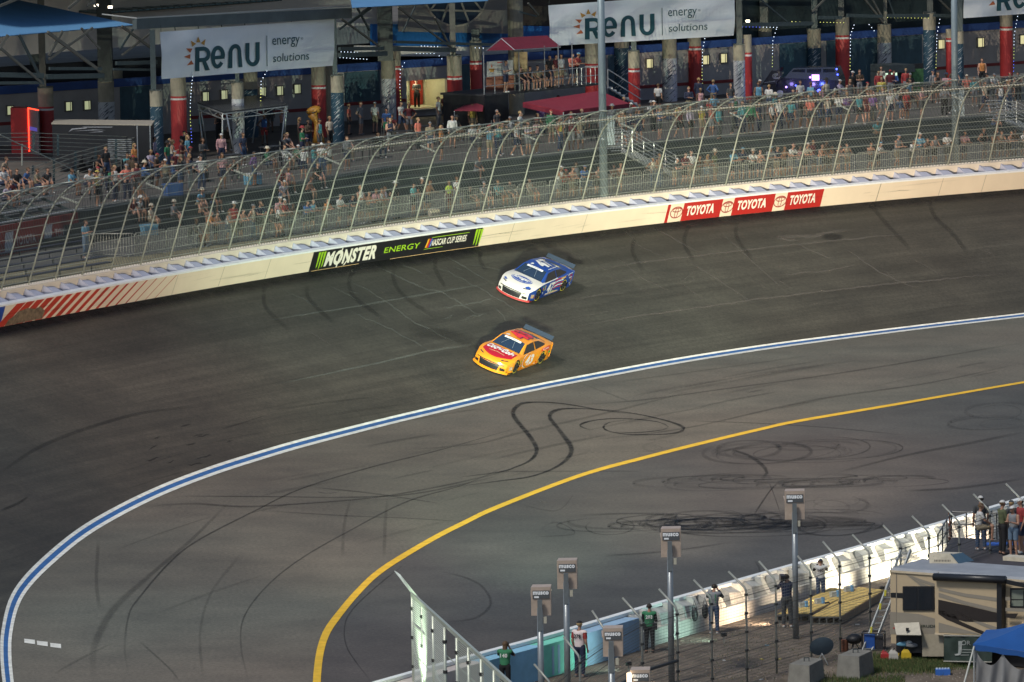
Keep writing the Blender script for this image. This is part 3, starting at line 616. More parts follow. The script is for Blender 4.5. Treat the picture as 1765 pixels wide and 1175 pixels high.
for k in range(NST):
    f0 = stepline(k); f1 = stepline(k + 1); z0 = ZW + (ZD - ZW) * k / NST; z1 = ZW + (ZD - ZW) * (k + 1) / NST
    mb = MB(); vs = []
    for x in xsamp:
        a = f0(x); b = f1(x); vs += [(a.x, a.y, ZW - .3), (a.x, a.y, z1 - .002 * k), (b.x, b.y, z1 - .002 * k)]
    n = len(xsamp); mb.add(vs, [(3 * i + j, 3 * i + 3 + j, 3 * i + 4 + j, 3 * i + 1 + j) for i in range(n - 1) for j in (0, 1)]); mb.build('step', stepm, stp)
mb = MB(); vs = []
for x in xsamp:
    q = line_at(edge, x, ZD); e = (q - Vector((CAM.x, CAM.y, q.z))).normalized(); vs += [q + Vector((0, 0, .0)), Vector((q.x, q.y, ZD)) + Vector((-0.3, 1, 0)).normalized() * 140]
mb.add(vs, [(2 * i, 2 * i + 2, 2 * i + 3, 2 * i + 1) for i in range(len(xsamp) - 1)]); mb.build('concourse_floor', deckm, None, kind='structure')
mb = MB(); vs = []
for x in xsamp:
    q = line_at(edge, x, ZD) ; t = WC.tan(WC.near(q)); nrm = Vector((t.y, -t.x, 0)); vs += [q + nrm * .06 + Vector((0, 0, .03)), q - nrm * .35 + Vector((0, 0, .03)), q + nrm * .06 - Vector((0, 0, .12))]
mb.add(vs, [(3 * i, 3 * i + 3, 3 * i + 4, 3 * i + 1) for i in range(len(xsamp) - 1)] + [(3 * i + 2, 3 * i + 5, 3 * i + 3, 3 * i) for i in range(len(xsamp) - 1)])
mb.build('concourse_edge', mat('edge_conc', (.13, .135, .12), .8, noise=.2, scale=1), None, kind='structure')
# ================================================================== crowd barriers
galv = mat('galvanised', (0.32, 0.325, 0.28), .45, .45, noise=.1)
def barrier_proto():
    o = top('crowd_barrier', 'x', 'crowd barrier', (0, 0, 0)); w = 2.25
    mb = MB(); mb.tube([(0, 0, .12), (0, 0, 1.0), (.08, 0, 1.1), (w - .08, 0, 1.1), (w, 0, 1.0), (w, 0, .12), (0, 0, .12)], .024, 5); mb.build('frame', galv, o, True)
    mb = MB()
    for i in range(1, 17): mb.bar((w * i / 17, 0, .12), (w * i / 17, 0, 1.08), .028)
    mb.build('bars', galv, o)
    for x in (.3, w - .3):
        mb = MB(); mb.bar((x, -.28, .02), (x, .28, .02), .05, .03); mb.bar((x, 0, .02), (x, 0, .13), .03); mb.build('foot', galv, o)
    return o
bp = barrier_proto()
pts = [line_at(BL, x, ZW) for x in [150 + 10 * i for i in range(168)]]
acc = [0]
for a, b in zip(pts[:-1], pts[1:]): acc.append(acc[-1] + (b - a).length)
def along(d): return Vector([float(np.interp(d, acc, [p[k] for p in pts])) for k in range(3)])
d = 0; i = 0; BAR_POS = []
landm = [(0, 'below the bleachers at the far left'), (260, 'behind the red striped end of the wall'), (530, 'above the black drink banner'), (830, 'between the black banner and the first light pole'), (1045, 'right of the first light pole by the stairs'), (1150, 'above the three red panels'), (1430, 'between the red panels and the second light pole'), (1645, 'at the far right beyond the second light pole')]
def where(x):
    r = landm[0][1]
    for a, t in landm:
        if x >= a: r = t
    return r
bcount = {}
ORD = ['first', 'second', 'third', 'fourth', 'fifth', 'sixth', 'seventh', 'eighth', 'ninth', 'tenth', 'eleventh', 'twelfth', 'thirteenth', 'fourteenth']
while d + 2.3 < acc[-1]:
    a = along(d); b = along(d + 2.3); o = bp if i == 0 else dup(bp); o.location = a; o.rotation_euler = (0, 0, atan2(b.y - a.y, b.x - a.x) + random.uniform(-.03, .03))
    w = where(proj(a)[0]); bcount[w] = bcount.get(w, 0) + 1
    o['label'] = '%s metal crowd barrier %s' % (ORD[min(13, bcount[w] - 1)], w) + (', counted from the left' if len(w) < 50 else '')
    o['label'] = ' '.join(o['label'].split()[:16]); o['group'] = 'crowd barriers along the lower walkway'
    d += 2.38; i += 1
# ================================================================== light poles
polem = mat('pole_grey', (0.27, 0.33, 0.35), .45, .3, noise=.05)
def light_pole(xt, xb, yb, w, bx, by0, by1, label):
    b = P(xb, yb, ZW); o = top('light_pole', label, 'light pole', b, 'tall light poles on the walkway'); px = proj(b)[2]
    r = w / px / 2
    mb = MB(); mb.tube([b, b + Vector((0, 0, 14))], [r * 1.05, r * .85], 14); mb.build('shaft', polem, o, True)
    mb = MB(); mb.cyl(b, r * 1.5, .08, 12); mb.build('base_plate', polem, o)
    z0 = ztop(b, by1); z1 = ztop(b, by0); s = px
    mb = MB(); mb.box(b + Vector(((bx - xb) / s * 1.0, .12, 0)) + Vector((0, 0, (z0 + z1) / 2 - b.z)), 14 / s, .3, z1 - z0); mb.build('control_box', mat('box_grey', (0.22, .27, .29), .5, .2), o)
    for z in (z0 + .3, z1 - .3): mb = MB(); mb.tube([(b.x, b.y, z), (b.x, b.y, z + .06)], r * 1.12, 12); mb.build('clamp', polem, o)
light_pole(1037, 1041, 343, 13.5, 1054, 200, 250, 'tall grey light pole on the walkway left of the metal stairs')
light_pole(1641, 1647, 284, 11.5, 1656, 152, 200, 'tall grey light pole near the right side behind the fence')
# ================================================================== metal stairs with rails
alum = mat('aluminium', (0.42, 0.44, 0.44), .4, .5, noise=.05)
def stairs(x0, y0, x1, y1, label):
    a = P(x0, y0, ZD); b = P(x1, y1, ZW); o = top('metal_stairs', label, 'stairs', b)
    d = (b - a); dh = Vector((d.x, d.y, 0)); wdt = Vector((-dh.y, dh.x, 0)).normalized() * 1.5
    if wdt.y < 0: wdt = -wdt
    for sd_ in (0, 1):
        off = wdt * sd_
        for hh in [.12, .32, .52, .72, .92, 1.12]:
            mb = MB(); mb.tube([a - dh.normalized() * 1.2 + off + Vector((0, 0, hh)), a + off + Vector((0, 0, hh)), b + off + Vector((0, 0, hh))], .026, 5); mb.build('rail', alum, o)
        mb = MB(); mb.bar(a + off, b + off, .05, .28); mb.build('stringer', alum, o)
        for t in (-.0, .5, 1.0):
            q = a.lerp(b, t) + off; mb = MB(); mb.bar(q - Vector((0, 0, .1)), q + Vector((0, 0, 1.14)), .05); mb.build('rail_post', alum, o)
    n = 8
    for i in range(n):
        q = a.lerp(b, (i + .5) / n) + wdt * .5; mb = MB(); mb.box(q, dh.length / n * .9, 1.5, .04, atan2(dh.y, dh.x)); mb.build('tread', alum, o)
    return o
stairs(1090, 262, 1165, 304, 'silver metal stairs with parallel rails right of the first light pole')
stairs(1752, 210, 1830, 250, 'silver metal stairs cut by the right edge of the picture')
# ================================================================== concourse building far behind
def streak(name, base, fg, th=0.60):
    m = bpy.data.materials.new(name); m.use_nodes = True; t = m.node_tree; n = t.nodes; l = t.links; b = n['Principled BSDF']; b.inputs['Roughness'].default_value = .6
    tc = n.new('ShaderNodeTexCoord'); r = n.new('ShaderNodeVectorRotate'); r.rotation_type = 'Y_AXIS'; r.inputs['Angle'].default_value = rad(42); l.new(tc.outputs['Object'], r.inputs['Vector'])
    mp = n.new('ShaderNodeMapping'); mp.inputs['Scale'].default_value = (2.2, 1.0, 17.0); l.new(r.outputs[0], mp.inputs[0])
    z = n.new('ShaderNodeTexNoise'); z.inputs['Scale'].default_value = 1.0; z.inputs['Detail'].default_value = 1; l.new(mp.outputs[0], z.inputs['Vector'])
    c = ramp(t, z.outputs[0], [(th, base), (th + .03, fg)]); l.new(c.outputs[0], b.inputs['Base Color']); MATS[name] = m; return m
m_conc = mat('column_concrete', (0.27, 0.245, 0.185), .8, noise=.18, scale=2); m_red = mat('column_red', (0.36, 0.03, 0.03), .55, noise=.1, scale=3); m_ring = mat('column_band', (0.6, 0.58, 0.55), .6)
m_ws = streak('column_white', (0.42, 0.43, 0.45), (0.06, 0.07, 0.09), .60); m_ns = streak('column_navy', (0.012, 0.045, 0.075), (0.36, 0.38, 0.40), .63); m_bluec = mat('column_teal', (0.02, 0.07, 0.10), .5)
m_steel = mat('steel_dark', (0.05, 0.06, 0.06), .5, .3, noise=.2, scale=3); m_steel2 = mat('steel_green', (0.05, 0.07, 0.075), .5, .3, noise=.15); m_steel3 = mat('steel_pale', (0.12, 0.12, 0.105), .5, .3, noise=.15)
PA = atY(100, 200, 327); PB = atY(1700, 150, 365); bdir = Vector((PB.x - PA.x, PB.y - PA.y, 0)).normalized(); bn_ = Vector((bdir.y, -bdir.x, 0))
def bw(x, y, off=0.0):
    d = ray(x, y); t = (PA + bn_ * off - CAM).dot(bn_) / d.dot(bn_); return CAM + d * t
def bq(mb, x0, x1, zt, zb, off, z=True):
    """upright band on the building between two picture columns, heights in metres"""
    a = bw(x0, 200, off); b = bw(x1, 150, off); mb.hexa([Vector((a.x, a.y, zb)), Vector((b.x, b.y, zb)), Vector((b.x, b.y, zb)) - bn_ * .25, Vector((a.x, a.y, zb)) - bn_ * .25], [Vector((a.x, a.y, zt)), Vector((b.x, b.y, zt)), Vector((b.x, b.y, zt)) - bn_ * .25, Vector((a.x, a.y, zt)) - bn_ * .25])
def bz(x, y, off=0.0): return bw(x, y, off).z
zw1 = bz(350, 140); zb1 = bz(350, 126)
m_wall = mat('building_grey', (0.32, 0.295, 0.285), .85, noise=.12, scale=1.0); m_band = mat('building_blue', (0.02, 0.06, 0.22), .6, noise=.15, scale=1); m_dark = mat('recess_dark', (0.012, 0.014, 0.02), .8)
m_pale = mat('upper_pale', (0.72, 0.68, 0.66), .8, noise=.08, scale=.5); m_teal = mat('recess_teal', (0.04, 0.085, 0.11), .7, noise=.25, scale=1.5); m_strip = mat('stripe_maroon', (0.19, 0.02, 0.02), .7, noise=.1)
bld = top('concourse_building', 'long low grey service building with blue fascia and small lit windows behind the columns', 'building', Vector((PA.x, PA.y, ZD)))
hole = (701, 772)
mb = MB(); zs_t = bz(736, 137); zs_b = bz(736, 186)
bq(mb, -80, hole[0], zw1, ZD, 0); bq(mb, hole[1], 1850, zw1, ZD, 0); bq(mb, hole[0], hole[1], zw1, zs_t, 0); bq(mb, hole[0], hole[1], zs_b, ZD, 0); mb.build('wall', m_wall, bld)
mb = MB(); bq(mb, -80, 1850, zb1, zw1 + .01, .10); mb.build('fascia', m_band, bld)
for x0, x1, w_, h_ in [(208, 268, 1, 0), (595, 655, 1, 0), (1345, 1396, 0, 0), (1426, 1590, 0, 0), (795, 835, 0, 0), (1050, 1092, 0, 0)]:
    mb = MB(); bq(mb, x0, x1, zw1 - .02, ZD + (.9 if w_ else 0.0), .03); mb.build('shutter', m_teal, bld)
for x0, x1, yy in [(-60, 68, 213), (330, 575, 194), (590, 700, 176), (1105, 1270, 144), (1600, 1790, 112)]:
    z = bz((x0 + x1) / 2, yy); mb = MB(); bq(mb, x0, x1, z + .09, z - .09, .04); mb.build('stripe', m_strip, bld)
m_lit = mat('window_lit', (0.3, 0.32, 0.2), .5, noise=0, emit=(0.62, 0.66, 0.38), es=.42); m_lit2 = mat('window_glow', (0.3, 0.32, 0.25), .5, noise=0, emit=(0.80, 0.72, 0.36), es=.62); m_fr = mat('window_frame', (0.16, 0.15, 0.13), .6)
for x, y, l2 in [(17, 190, 0), (118, 183, 0), (150, 181, 0), (354, 166, 0), (386, 163, 0), (452, 158, 0), (482, 156, 0), (512, 153, 0), (1119, 109, 1), (1216, 103, 1), (1247, 100, 1), (1622, 76, 1), (1690, 73, 1), (1763, 68, 1)]:
    a = bw(x - 5.3, y + 8.5, .04); b = bw(x + 5.8, y - 8.5, .04); mb = MB(); c = (a + b) / 2; w_ = (Vector((b.x, b.y, 0)) - Vector((a.x, a.y, 0))).length; h_ = b.z - a.z; an = atan2(bdir.y, bdir.x)
    for sx, sz, ww, hh in ((0, h_ / 2, w_ + .08, .06), (0, -h_ / 2, w_ + .08, .06), (-w_ / 2, 0, .06, h_), (w_ / 2, 0, .06, h_)): mb.box(c + bdir * sx + Vector((0, 0, sz)), ww, .1, hh, an)
    f = mb.build('window', m_fr, bld); mb = MB(); mb.box(c, w_ - .05, .04, h_ - .05, an); mb.build('pane', m_lit2 if l2 else m_lit, f)
    mb = MB(); mb.box(c + bdir * (w_ * .22) + bn_ * .04, .03, .03, h_ - .05, an); mb.build('mullion', m_fr, f)
# food window: lit room behind the opening
a = bw(hole[0], 160, 0); b = bw(hole[1], 160, 0); an = atan2(bdir.y, bdir.x); dp = 2.6
mb = MB(); A0 = Vector((a.x, a.y, zs_b)) - bn_ * .25; B0 = Vector((b.x, b.y, zs_b)) - bn_ * .25; up = Vector((0, 0, zs_t - zs_b))
mb.quad(A0 - bn_ * dp, B0 - bn_ * dp, B0 - bn_ * dp + up, A0 - bn_ * dp + up); mb.quad(A0, A0 - bn_ * dp, A0 - bn_ * dp + up, A0 + up); mb.quad(B0, B0 - bn_ * dp, B0 - bn_ * dp + up, B0 + up); mb.quad(A0 + up, B0 + up, B0 - bn_ * dp + up, A0 - bn_ * dp + up); mb.quad(A0, B0, B0 - bn_ * dp, A0 - bn_ * dp)
mb.build('kitchen_room', mat('kitchen_wall', (0.5, 0.5, 0.36), .6, noise=.05), bld)
mb = MB(); mb.box((A0 + B0) / 2 + bn_ * .3 + Vector((0, 0, -.03)), (b - a).length, .7, .06, an); mb.build('counter', mat('counter_steel', (.4, .4, .36), .35, .6), bld)
mb = MB(); c = A0.lerp(B0, .60) - bn_ * 2.4; mb.box(c + Vector((0, 0, up.z * .5)), .06, .1, up.z, an); mb.box(A0.lerp(B0, .28) - bn_ * 2.3 + Vector((0, 0, up.z * .45)), .9, .3, up.z * .9, an); mb.build('fridge', mat('fridge_grey', (.12, .13, .12), .4), bld)
mb = MB(); mb.box(A0.lerp(B0, .82) - bn_ * 2.2 + Vector((0, 0, up.z * .5)), .75, .2, up.z * .98, an); mb.build('red_panel', mat('kitchen_red', (.3, .03, .02), .5), bld)
mb = MB(); mb.box(A0.lerp(B0, .5) - bn_ * 1.0 + up * .96, 1.6, .12, .05, an); mb.build('ceiling_light', mat('tube_light', (1, 1, 1), .5, noise=0, emit=(1, .9, .6), es=6), bld)
pl = bpy.data.lights.new('kitchen_light', 'POINT'); pl.energy = 60; pl.color = (1, .88, .55); pl.shadow_soft_size = .3; plo = bpy.data.objects.new('kitchen_light', pl); COL.objects.link(plo); plo.location = A0.lerp(B0, .5) - bn_ * 1.0 + up * .85
# upper storeys set back
back = -1.2
def upper(x0, x1, y0, y1, off, m, name):
    mb = MB(); z1 = bz((x0 + x1) / 2, y0, off); z0 = bz((x0 + x1) / 2, y1, off); bq(mb, x0, x1, z1, z0, off); return mb.build(name, m, bld)
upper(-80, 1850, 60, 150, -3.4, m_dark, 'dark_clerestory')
mb = MB(); a = bw(-80, 80, -3.3); b = bw(650, 60, -3.3)
mb.hexa([bw(-80, 104, -3.2), bw(655, 40 + 6, -3.2), bw(655, 46, -3.2) - bn_ * .3, bw(-80, 104, -3.2) - bn_ * .3], [bw(-80, -30, -3.2), bw(655, -60, -3.2), bw(655, -60, -3.2) - bn_ * .3, bw(-80, -30, -3.2) - bn_ * .3]); mb.build('upper_wall', m_pale, bld)
mb = MB(); mb.hexa([bw(560, 78, -2.9), bw(638, 74, -2.9), bw(638, 74, -3.1), bw(560, 78, -3.1)], [bw(560, 50, -2.9), bw(638, 44, -2.9), bw(638, 44, -3.1), bw(560, 50, -3.1)]); mb.build('pale_panel', mat('panel_pale', (.24, .27, .3), .7), bld)
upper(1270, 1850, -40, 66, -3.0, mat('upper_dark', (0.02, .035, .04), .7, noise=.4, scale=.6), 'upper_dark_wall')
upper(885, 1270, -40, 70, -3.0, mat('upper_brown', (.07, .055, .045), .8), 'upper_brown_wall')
blu = mat('sign_blue_band', (0.02, .16, .5), .5, noise=.1)
mb = MB(); mb.hexa([bw(638, 78, -2.6), bw(950, 82, -2.6), bw(950, 82, -2.9), bw(638, 78, -2.9)], [bw(638, 41, -2.6), bw(950, 45, -2.6), bw(950, 45, -2.9), bw(638, 41, -2.9)]); mb.build('blue_band', blu, bld)
mb = MB(); mb.hexa([bw(610, 96, -2.6), bw(950, 98, -2.6), bw(950, 98, -2.9), bw(610, 96, -2.9)], [bw(610, 78, -2.6), bw(950, 82, -2.6), bw(950, 82, -2.9), bw(610, 78, -2.9)]); mb.build('grey_band', m_pale, bld)
# spoked wheel sign
sg = top('wheel_sign', 'big grey sign board with a cream spoked wheel above the food window', 'sign', bw(788, 57, -1.2))
mb = MB(); mb.hexa([bw(686, 54, -1.2), bw(886, 58, -1.2), bw(886, 58, -1.5), bw(686, 54, -1.5)], [bw(686, -60, -1.2), bw(886, -60, -1.2), bw(886, -60, -1.5), bw(686, -60, -1.5)]); mb.build('board', mat('board_grey', (.24, .22, .20), .8, noise=.06), sg)
cw = lambda u, v: bw(786 + u, -14 - v, -1.15)
mb = MB(); disc(mb, lambda u, v: bw(786 + u, -14 - v, -1.17), 0, 0, 55, 59, 32); mb.build('disc', mat('disc_navy', (.02, .04, .07), .7), sg)
m_cr = mat('sign_cream', (.42, .38, .30), .6); mb = MB(); ringpatch(mb, cw, 0, 0, 56, 60, 3); mb.build('ring', m_cr, sg)
sp_ = [((-46, -31), (46, -33)), ((-44, -31), (-20, 0)), ((-13, -20), (-25, -53)), ((-13, -20), (-8, 0)), ((10, -20), (22, -51)), ((10, -20), (6, 0)), ((44, -31), (20, 0))]
for (x0, y0), (x1, y1) in sp_:
    mb = MB(); dx, dy = x1 - x0, y1 - y0; d_ = hypot(dx, dy); nx, ny = -dy / d_ * 1.6, dx / d_ * 1.6; patch(mb, cw, [(x0 + nx, y0 + ny), (x1 + nx, y1 + ny), (x1 - nx, y1 - ny), (x0 - nx, y0 - ny)]); mb.build('spoke', m_cr, sg)
# ================================================================== columns
def column(x, w, yb, segs, label, post=None):
    """segs: list of (top y, material) from the top down; runs to the floor"""
    b = P(x, yb, ZD); s = proj(b)[2]; r = w / s / 2; o = top('support_column', label, 'column', b, 'round concrete columns under the canopy')
    zs = [ztop(b, y) for y, _ in segs] + [ZD]
    for i, (y, m) in enumerate(segs):
        nm = {id(m_conc): 'concrete_top', id(m_red): 'red_wrap', id(m_ring): 'white_band', id(m_ws): 'white_wrap', id(m_ns): 'navy_wrap'}.get(id(m), 'wrap')
        rr = r * (1.0 if m is m_conc else 1.02); mb = MB()
        mb.tube([(b.x, b.y, zs[i + 1]), (b.x, b.y, zs[i])], rr, 20); mb.build(nm, m, o, False)
    if post:
        pw, py, pm, px = post; q = P(px, yb, ZD); z1 = ztop(q, py); mb = MB(); mb.bar((q.x, q.y, zs[0]), (q.x, q.y, z1), pw / s, pw / s * .9); mb.build('steel_post', pm, o)
        mb = MB(); mb.box((b.x, b.y, zs[0] + .03), r * 1.9, r * 1.9, .06); mb.build('cap_plate', m_steel, o)
    return o
Rr = [(0, m_red), (3.5, m_ring), (6.5, m_red)]
def RED(t): return [(t, m_red), (t + 3.4, m_ring), (t + 6.6, m_red)]
CL = [
 (60, 22, 232, [(140, m_conc)] + RED(160), 'red column half hidden behind the leftmost red column', (16, 0, m_steel2, 63)),
 (81, 27, 262, [(151, m_conc)] + RED(183), 'leftmost thick red column beside the red kiosk', (11, -40, m_steel3, 77)),
 (203, 22, 232, [(120, m_conc)] + RED(148), 'red column hidden by the white streaked column above the black trailer', None),
 (185, 28, 250, [(140, m_conc), (175, m_ws)], 'white streaked column rising behind the black trailer', (25, -40, m_steel, 185)),
 (272, 22, 286, [(156, m_conc), (183, m_ns)], 'navy streaked column at the left edge of the first white banner', (9, 52, m_steel2, 268)),
 (310, 27, 273, [(110, m_conc)] + RED(165) + [(264, m_ring), (268, m_red)], 'red column under the left part of the first white banner', None),
 (434, 24, 236, [(100, m_conc), (153, m_ns)], 'navy streaked column behind the truss frame', None),
 (412, 21, 264, [(142, m_conc), (170, m_ws)], 'white streaked column standing inside the truss frame', (7, 100, m_steel2, 412)),
 (551, 25, 236, [(100, m_conc)] + RED(146), 'red column behind the orange giant pin', None),
 (568, 16, 232, [(100, m_conc), (160, m_conc)], 'bare grey column tucked behind the red one by the orange pin', None),
 (583, 22, 246, [(130, m_conc), (159, m_ns)], 'navy streaked column at the right edge of the first white banner', (8, 28, m_steel2, 580)),
 (683, 20, 208, [(80, m_conc)] + RED(113), 'red column tucked behind the white streaked one left of the food window', None),
 (671, 25, 216, [(104, m_conc), (135, m_ws)], 'white streaked column left of the food window', (26, 10, m_steel, 667)),
 (785, 26, 217, [(96, m_conc)] + RED(130), 'red column right of the food window', (10, -10, m_steel3, 783)),
 (822, 21, 205, [(71, m_conc)] + RED(104), 'red column left of the raised party deck', (14, 50, m_steel, 822)),
 (891, 27, 196, [(-30, m_conc)], 'tall dark column between the wheel sign and the second white banner', None),
 (1022, 25, 190, [(70, m_conc)] + RED(109), 'red column just left of the first light pole', None),
 (1073, 26, 180, [(60, m_conc), (82, m_ns)], 'wide navy streaked column right of the first light pole', None),
 (1094, 20, 192, [(88, m_conc)] + RED(117), 'red column at the foot of the party deck stairs', (9, 60, m_steel2, 1094)),
 (1155, 25, 174, [(55, m_conc), (100, m_ws)], 'white streaked column below the second white banner', None),
 (1198, 23.5, 166, [(50, m_conc)] + RED(79), 'red column under the right part of the second white banner', None),
 (1275, 20, 178, [(77, m_conc), (104, m_ws)], 'white streaked column at the right edge of the second white banner', (10, -30, m_steel, 1276)),
 (1290, 14, 172, [(60, m_conc)] + RED(90), 'thin red column right behind the white streaked one', None),
 (1320, 23, 150, [(48, m_conc), (68, m_ws)], 'white streaked column left of the blue lit vehicle', (14, -30, m_steel, 1318)),
 (1404, 24, 152, [(50, m_conc), (82, m_ns)], 'navy streaked column behind the blue lit vehicle', (10, -30, m_steel2, 1405)),
 (1453, 24, 152, [(30, m_conc)] + RED(60), 'red column right of the blue lit vehicle', (10, -30, m_steel, 1451)),
 (1525, 24, 144, [(42, m_conc), (73, m_ws)], 'white streaked column left of the game booth', (6, -30, m_steel3, 1527)),
 (1603, 22, 148, [(22, m_conc), (51, m_ns)], 'dark navy streaked column right of the game booth', (10, -30, m_steel, 1604)),
 (1637, 12, 146, [(50, m_conc)] + RED(65), 'thin red column left of the second light pole', None),
 (1655, 13, 150, [(54, m_conc), (75, m_ns)], 'narrow navy streaked column right of the second light pole', (10, -30, m_steel2, 1655)),
 (1735, 22, 134, [(20, m_conc)] + RED(45), 'rightmost red column under the third white banner', None)]
for a in CL: column(*a)
# ================================================================== canopy steel, roof sheets, shade sails
def mem(a, b, w, m, name='beam', parent=None, h=None):
    mb = MB(); mb.bar(a, b, w, h); return mb.build(name, m, parent)
tr = top('steel_frame', 'dark steel frame of beams and crossed braces over the concourse', 'canopy frame', P(272, 286, ZD))
def D(x, yb=None):  # depth of the column line at picture column x
    return P(x, interp([(0, 300), (272, 280), (583, 243), (785, 217), (1094, 190), (1275, 177), (1404, 165), (1765, 140)], x), ZD).y
def seg(x0, y0, x1, y1, w, m=m_steel2, off=0.0): mem(atY(x0, y0, D(x0) + off), atY(x1, y1, D(x1) + off), w / 32, m, 'brace' if abs(y1 - y0) > 14 else 'beam', tr)
for q in [(-20, 128, 75, 130, 8), (80, 132, 178, 130, 8), (-20, 143, 75, 142, 5), (85, 118, 175, 118, 5), (200, 109, 270, 107, 6), (195, 119, 268, 120, 4), (585, 95, 665, 92, 8), (585, 84, 660, 83, 6), (680, 84, 783, 86, 8), (680, 72, 860, 77, 5), (1265, 43, 1400, 40, 7), (1410, 30, 1450, 30, 6), (1460, 26, 1520, 28, 6), (1530, 27, 1600, 27, 7), (1610, 26, 1660, 28, 6)]: seg(*q, m_steel2)
for q in [(0, 82, 76, 146, 4), (33, 60, 73, 140, 4), (82, 55, 172, 122, 5), (84, 102, 160, 48, 4), (84, 96, 108, 53, 4), (-10, 98, 14, 60, 5), (210, 45, 264, 85, 4), (207, 85, 234, 42, 3), (210, 95, 262, 55, 3), (140, 48, 172, 84, 3), (588, 32, 660, 84, 3), (585, 50, 640, 10, 3), (615, 12, 637, 52, 3), (600, 43, 640, 14, 2), (686, 12, 778, 82, 3), (750, 30, 782, 92, 3), (694, 55, 716, 10, 2), (1300, -10, 1360, 40, 2.5), (1484, -10, 1522, 38, 3), (1500, -8, 1524, 36, 3), (1532, 0, 1545, 36, 2), (1610, -10, 1640, 20, 3), (1400, 20, 1430, -10, 3), (895, 20, 925, 28, 3), (910, 5, 928, 26, 3), (150, -10, 168, 12, 3), (0, 10, 60, -15, 4), (118, 14, 150, -12, 4), (150, 10, 180, -15, 3)]: seg(*q, m_steel3 if q[4] > 2.6 and q[0] % 2 == 0 else m_steel2)
ZR = 14.6
# upper grandstand deck, out of view overhead, run full width to shade the concourse
up_d = top('upper_deck', 'unseen concrete upper grandstand deck shading the concourse above the picture', 'upper deck', P(880, 230, ZD)); mb = MB(); vs = []
for x in range(-300, 2141, 100): q = P(x, interp([(-300, 300), (0, 300), (272, 280), (583, 243), (785, 217), (1094, 190), (1275, 177), (1404, 165), (1765, 140)], x) - 4, ZD); q.z = 17.4; vs += [q, q + Vector((-10, 90, 0)), q + Vector((0, 0, .8)), q + Vector((-10, 90, .8))]
n = len(vs) // 4; mb.add(vs, [(4 * i, 4 * i + 4, 4 * i + 5, 4 * i + 1) for i in range(n - 1)] + [(4 * i + 2, 4 * i + 3, 4 * i + 7, 4 * i + 6) for i in range(n - 1)] + [(4 * i, 4 * i + 2, 4 * i + 6, 4 * i + 4) for i in range(n - 1)]); mb.build('slab', m_conc, up_d)
rf = top('canopy_roof', 'teal ribbed metal canopy roof above the first white banner', 'roof', P(400, 20, ZR))
fr = [(230, 33), (300, 27), (450, 15), (602, 2), (602, -30), (450, -18), (90, 14), (178, 22)]
R0 = [P(176, 23, ZR), P(640, -12, ZR), P(560, -45, ZR), P(96, 16, ZR)]
nr = 46
for i in range(nr):
    t0_, t1_ = i / nr, (i + .82) / nr; a = R0[0].lerp(R0[1], t0_); b = R0[0].lerp(R0[1], t1_); c = R0[3].lerp(R0[2], t1_); d_ = R0[3].lerp(R0[2], t0_); up_ = Vector((0, 0, .06 + .02 * (i % 2)))
    mb = MB(); mb.hexa([a, b, c, d_], [a + up_, b + up_, c + up_, d_ + up_]); mb.build('roof_sheet', mat('roof_teal', (0.10, 0.18, 0.22), .35, .5, noise=.2), rf)
mb = MB(); mb.hexa([R0[0] - Vector((0, 0, .05)), R0[1] - Vector((0, 0, .05)), R0[2] - Vector((0, 0, .05)), R0[3] - Vector((0, 0, .05))], R0); mb.build('roof_pan', m_steel, rf)
mb = MB(); mb.bar(atY(232, 41, D(240) - 2), atY(603, 22, D(603) - 2), .3, .55); mb.build('fascia_beam', mat('fascia_grey', (.10, .125, .13), .5, .3, noise=.2, scale=1), rf)
mb = MB(); mb.bar(atY(176, 24, D(176)), atY(236, 31, D(236) - 2), .05, .06); mb.bar(atY(236, 31, D(236) - 2), atY(603, 10, D(603) - 2), .05, .06); mb.build('gutter', alum, rf)
def lamp(x, y, Y, e=3):
    mb = MB(); mb.box(atY(x, y, Y), .22, .1, .12); o = mb.build('canopy_lamp', mat('lamp_warm', (1, 1, 1), .5, noise=0, emit=(1, .85, .6), es=5)); tag(o, 'small lit lamp %s' % e, 'lamp'); return o
lamp(166, 9, D(166) + .4, 'as roof glare left of the dark post above the blue shade sail'); lamp(190, 12, D(190) + .4, 'as roof glare right of the dark post above the blue shade sail'); lamp(1289, 36, D(1289), 'over the concourse right of the second white banner')  # the two left boxes glow in place of lamp glare on the roof
def sail(name, pts, label):
    mb = MB(); A, B, C, D_ = pts
    def fn(u, v):
        p = A.lerp(B, u).lerp(D_.lerp(C, u), v); return p - Vector((0, 0, .5 * u * (1 - u) * 4 * v * (1 - v)))
    mb.grid(fn, 14, 10); mb.grid(lambda u, v: fn(u, v) - Vector((0, 0, .03)), 14, 10); o = mb.build(name, mat('sail_blue', (0.09, 0.235, 0.43), .7, noise=.06, scale=1.5), None, True); tag(o, label, 'shade sail'); return o
sail('shade_sail', [atY(-40, 66, 306), atY(232, 42.5, 312), atY(20, -3, 317), atY(-60, -30, 317)], 'big blue fabric shade sail in the upper left corner')
sail('shade_sail', [atY(607, 13, 318), atY(840, 1, 326), atY(860, -22, 330), atY(600, -22, 326)], 'narrow strip of blue fabric shade sail at the top edge above the food window')
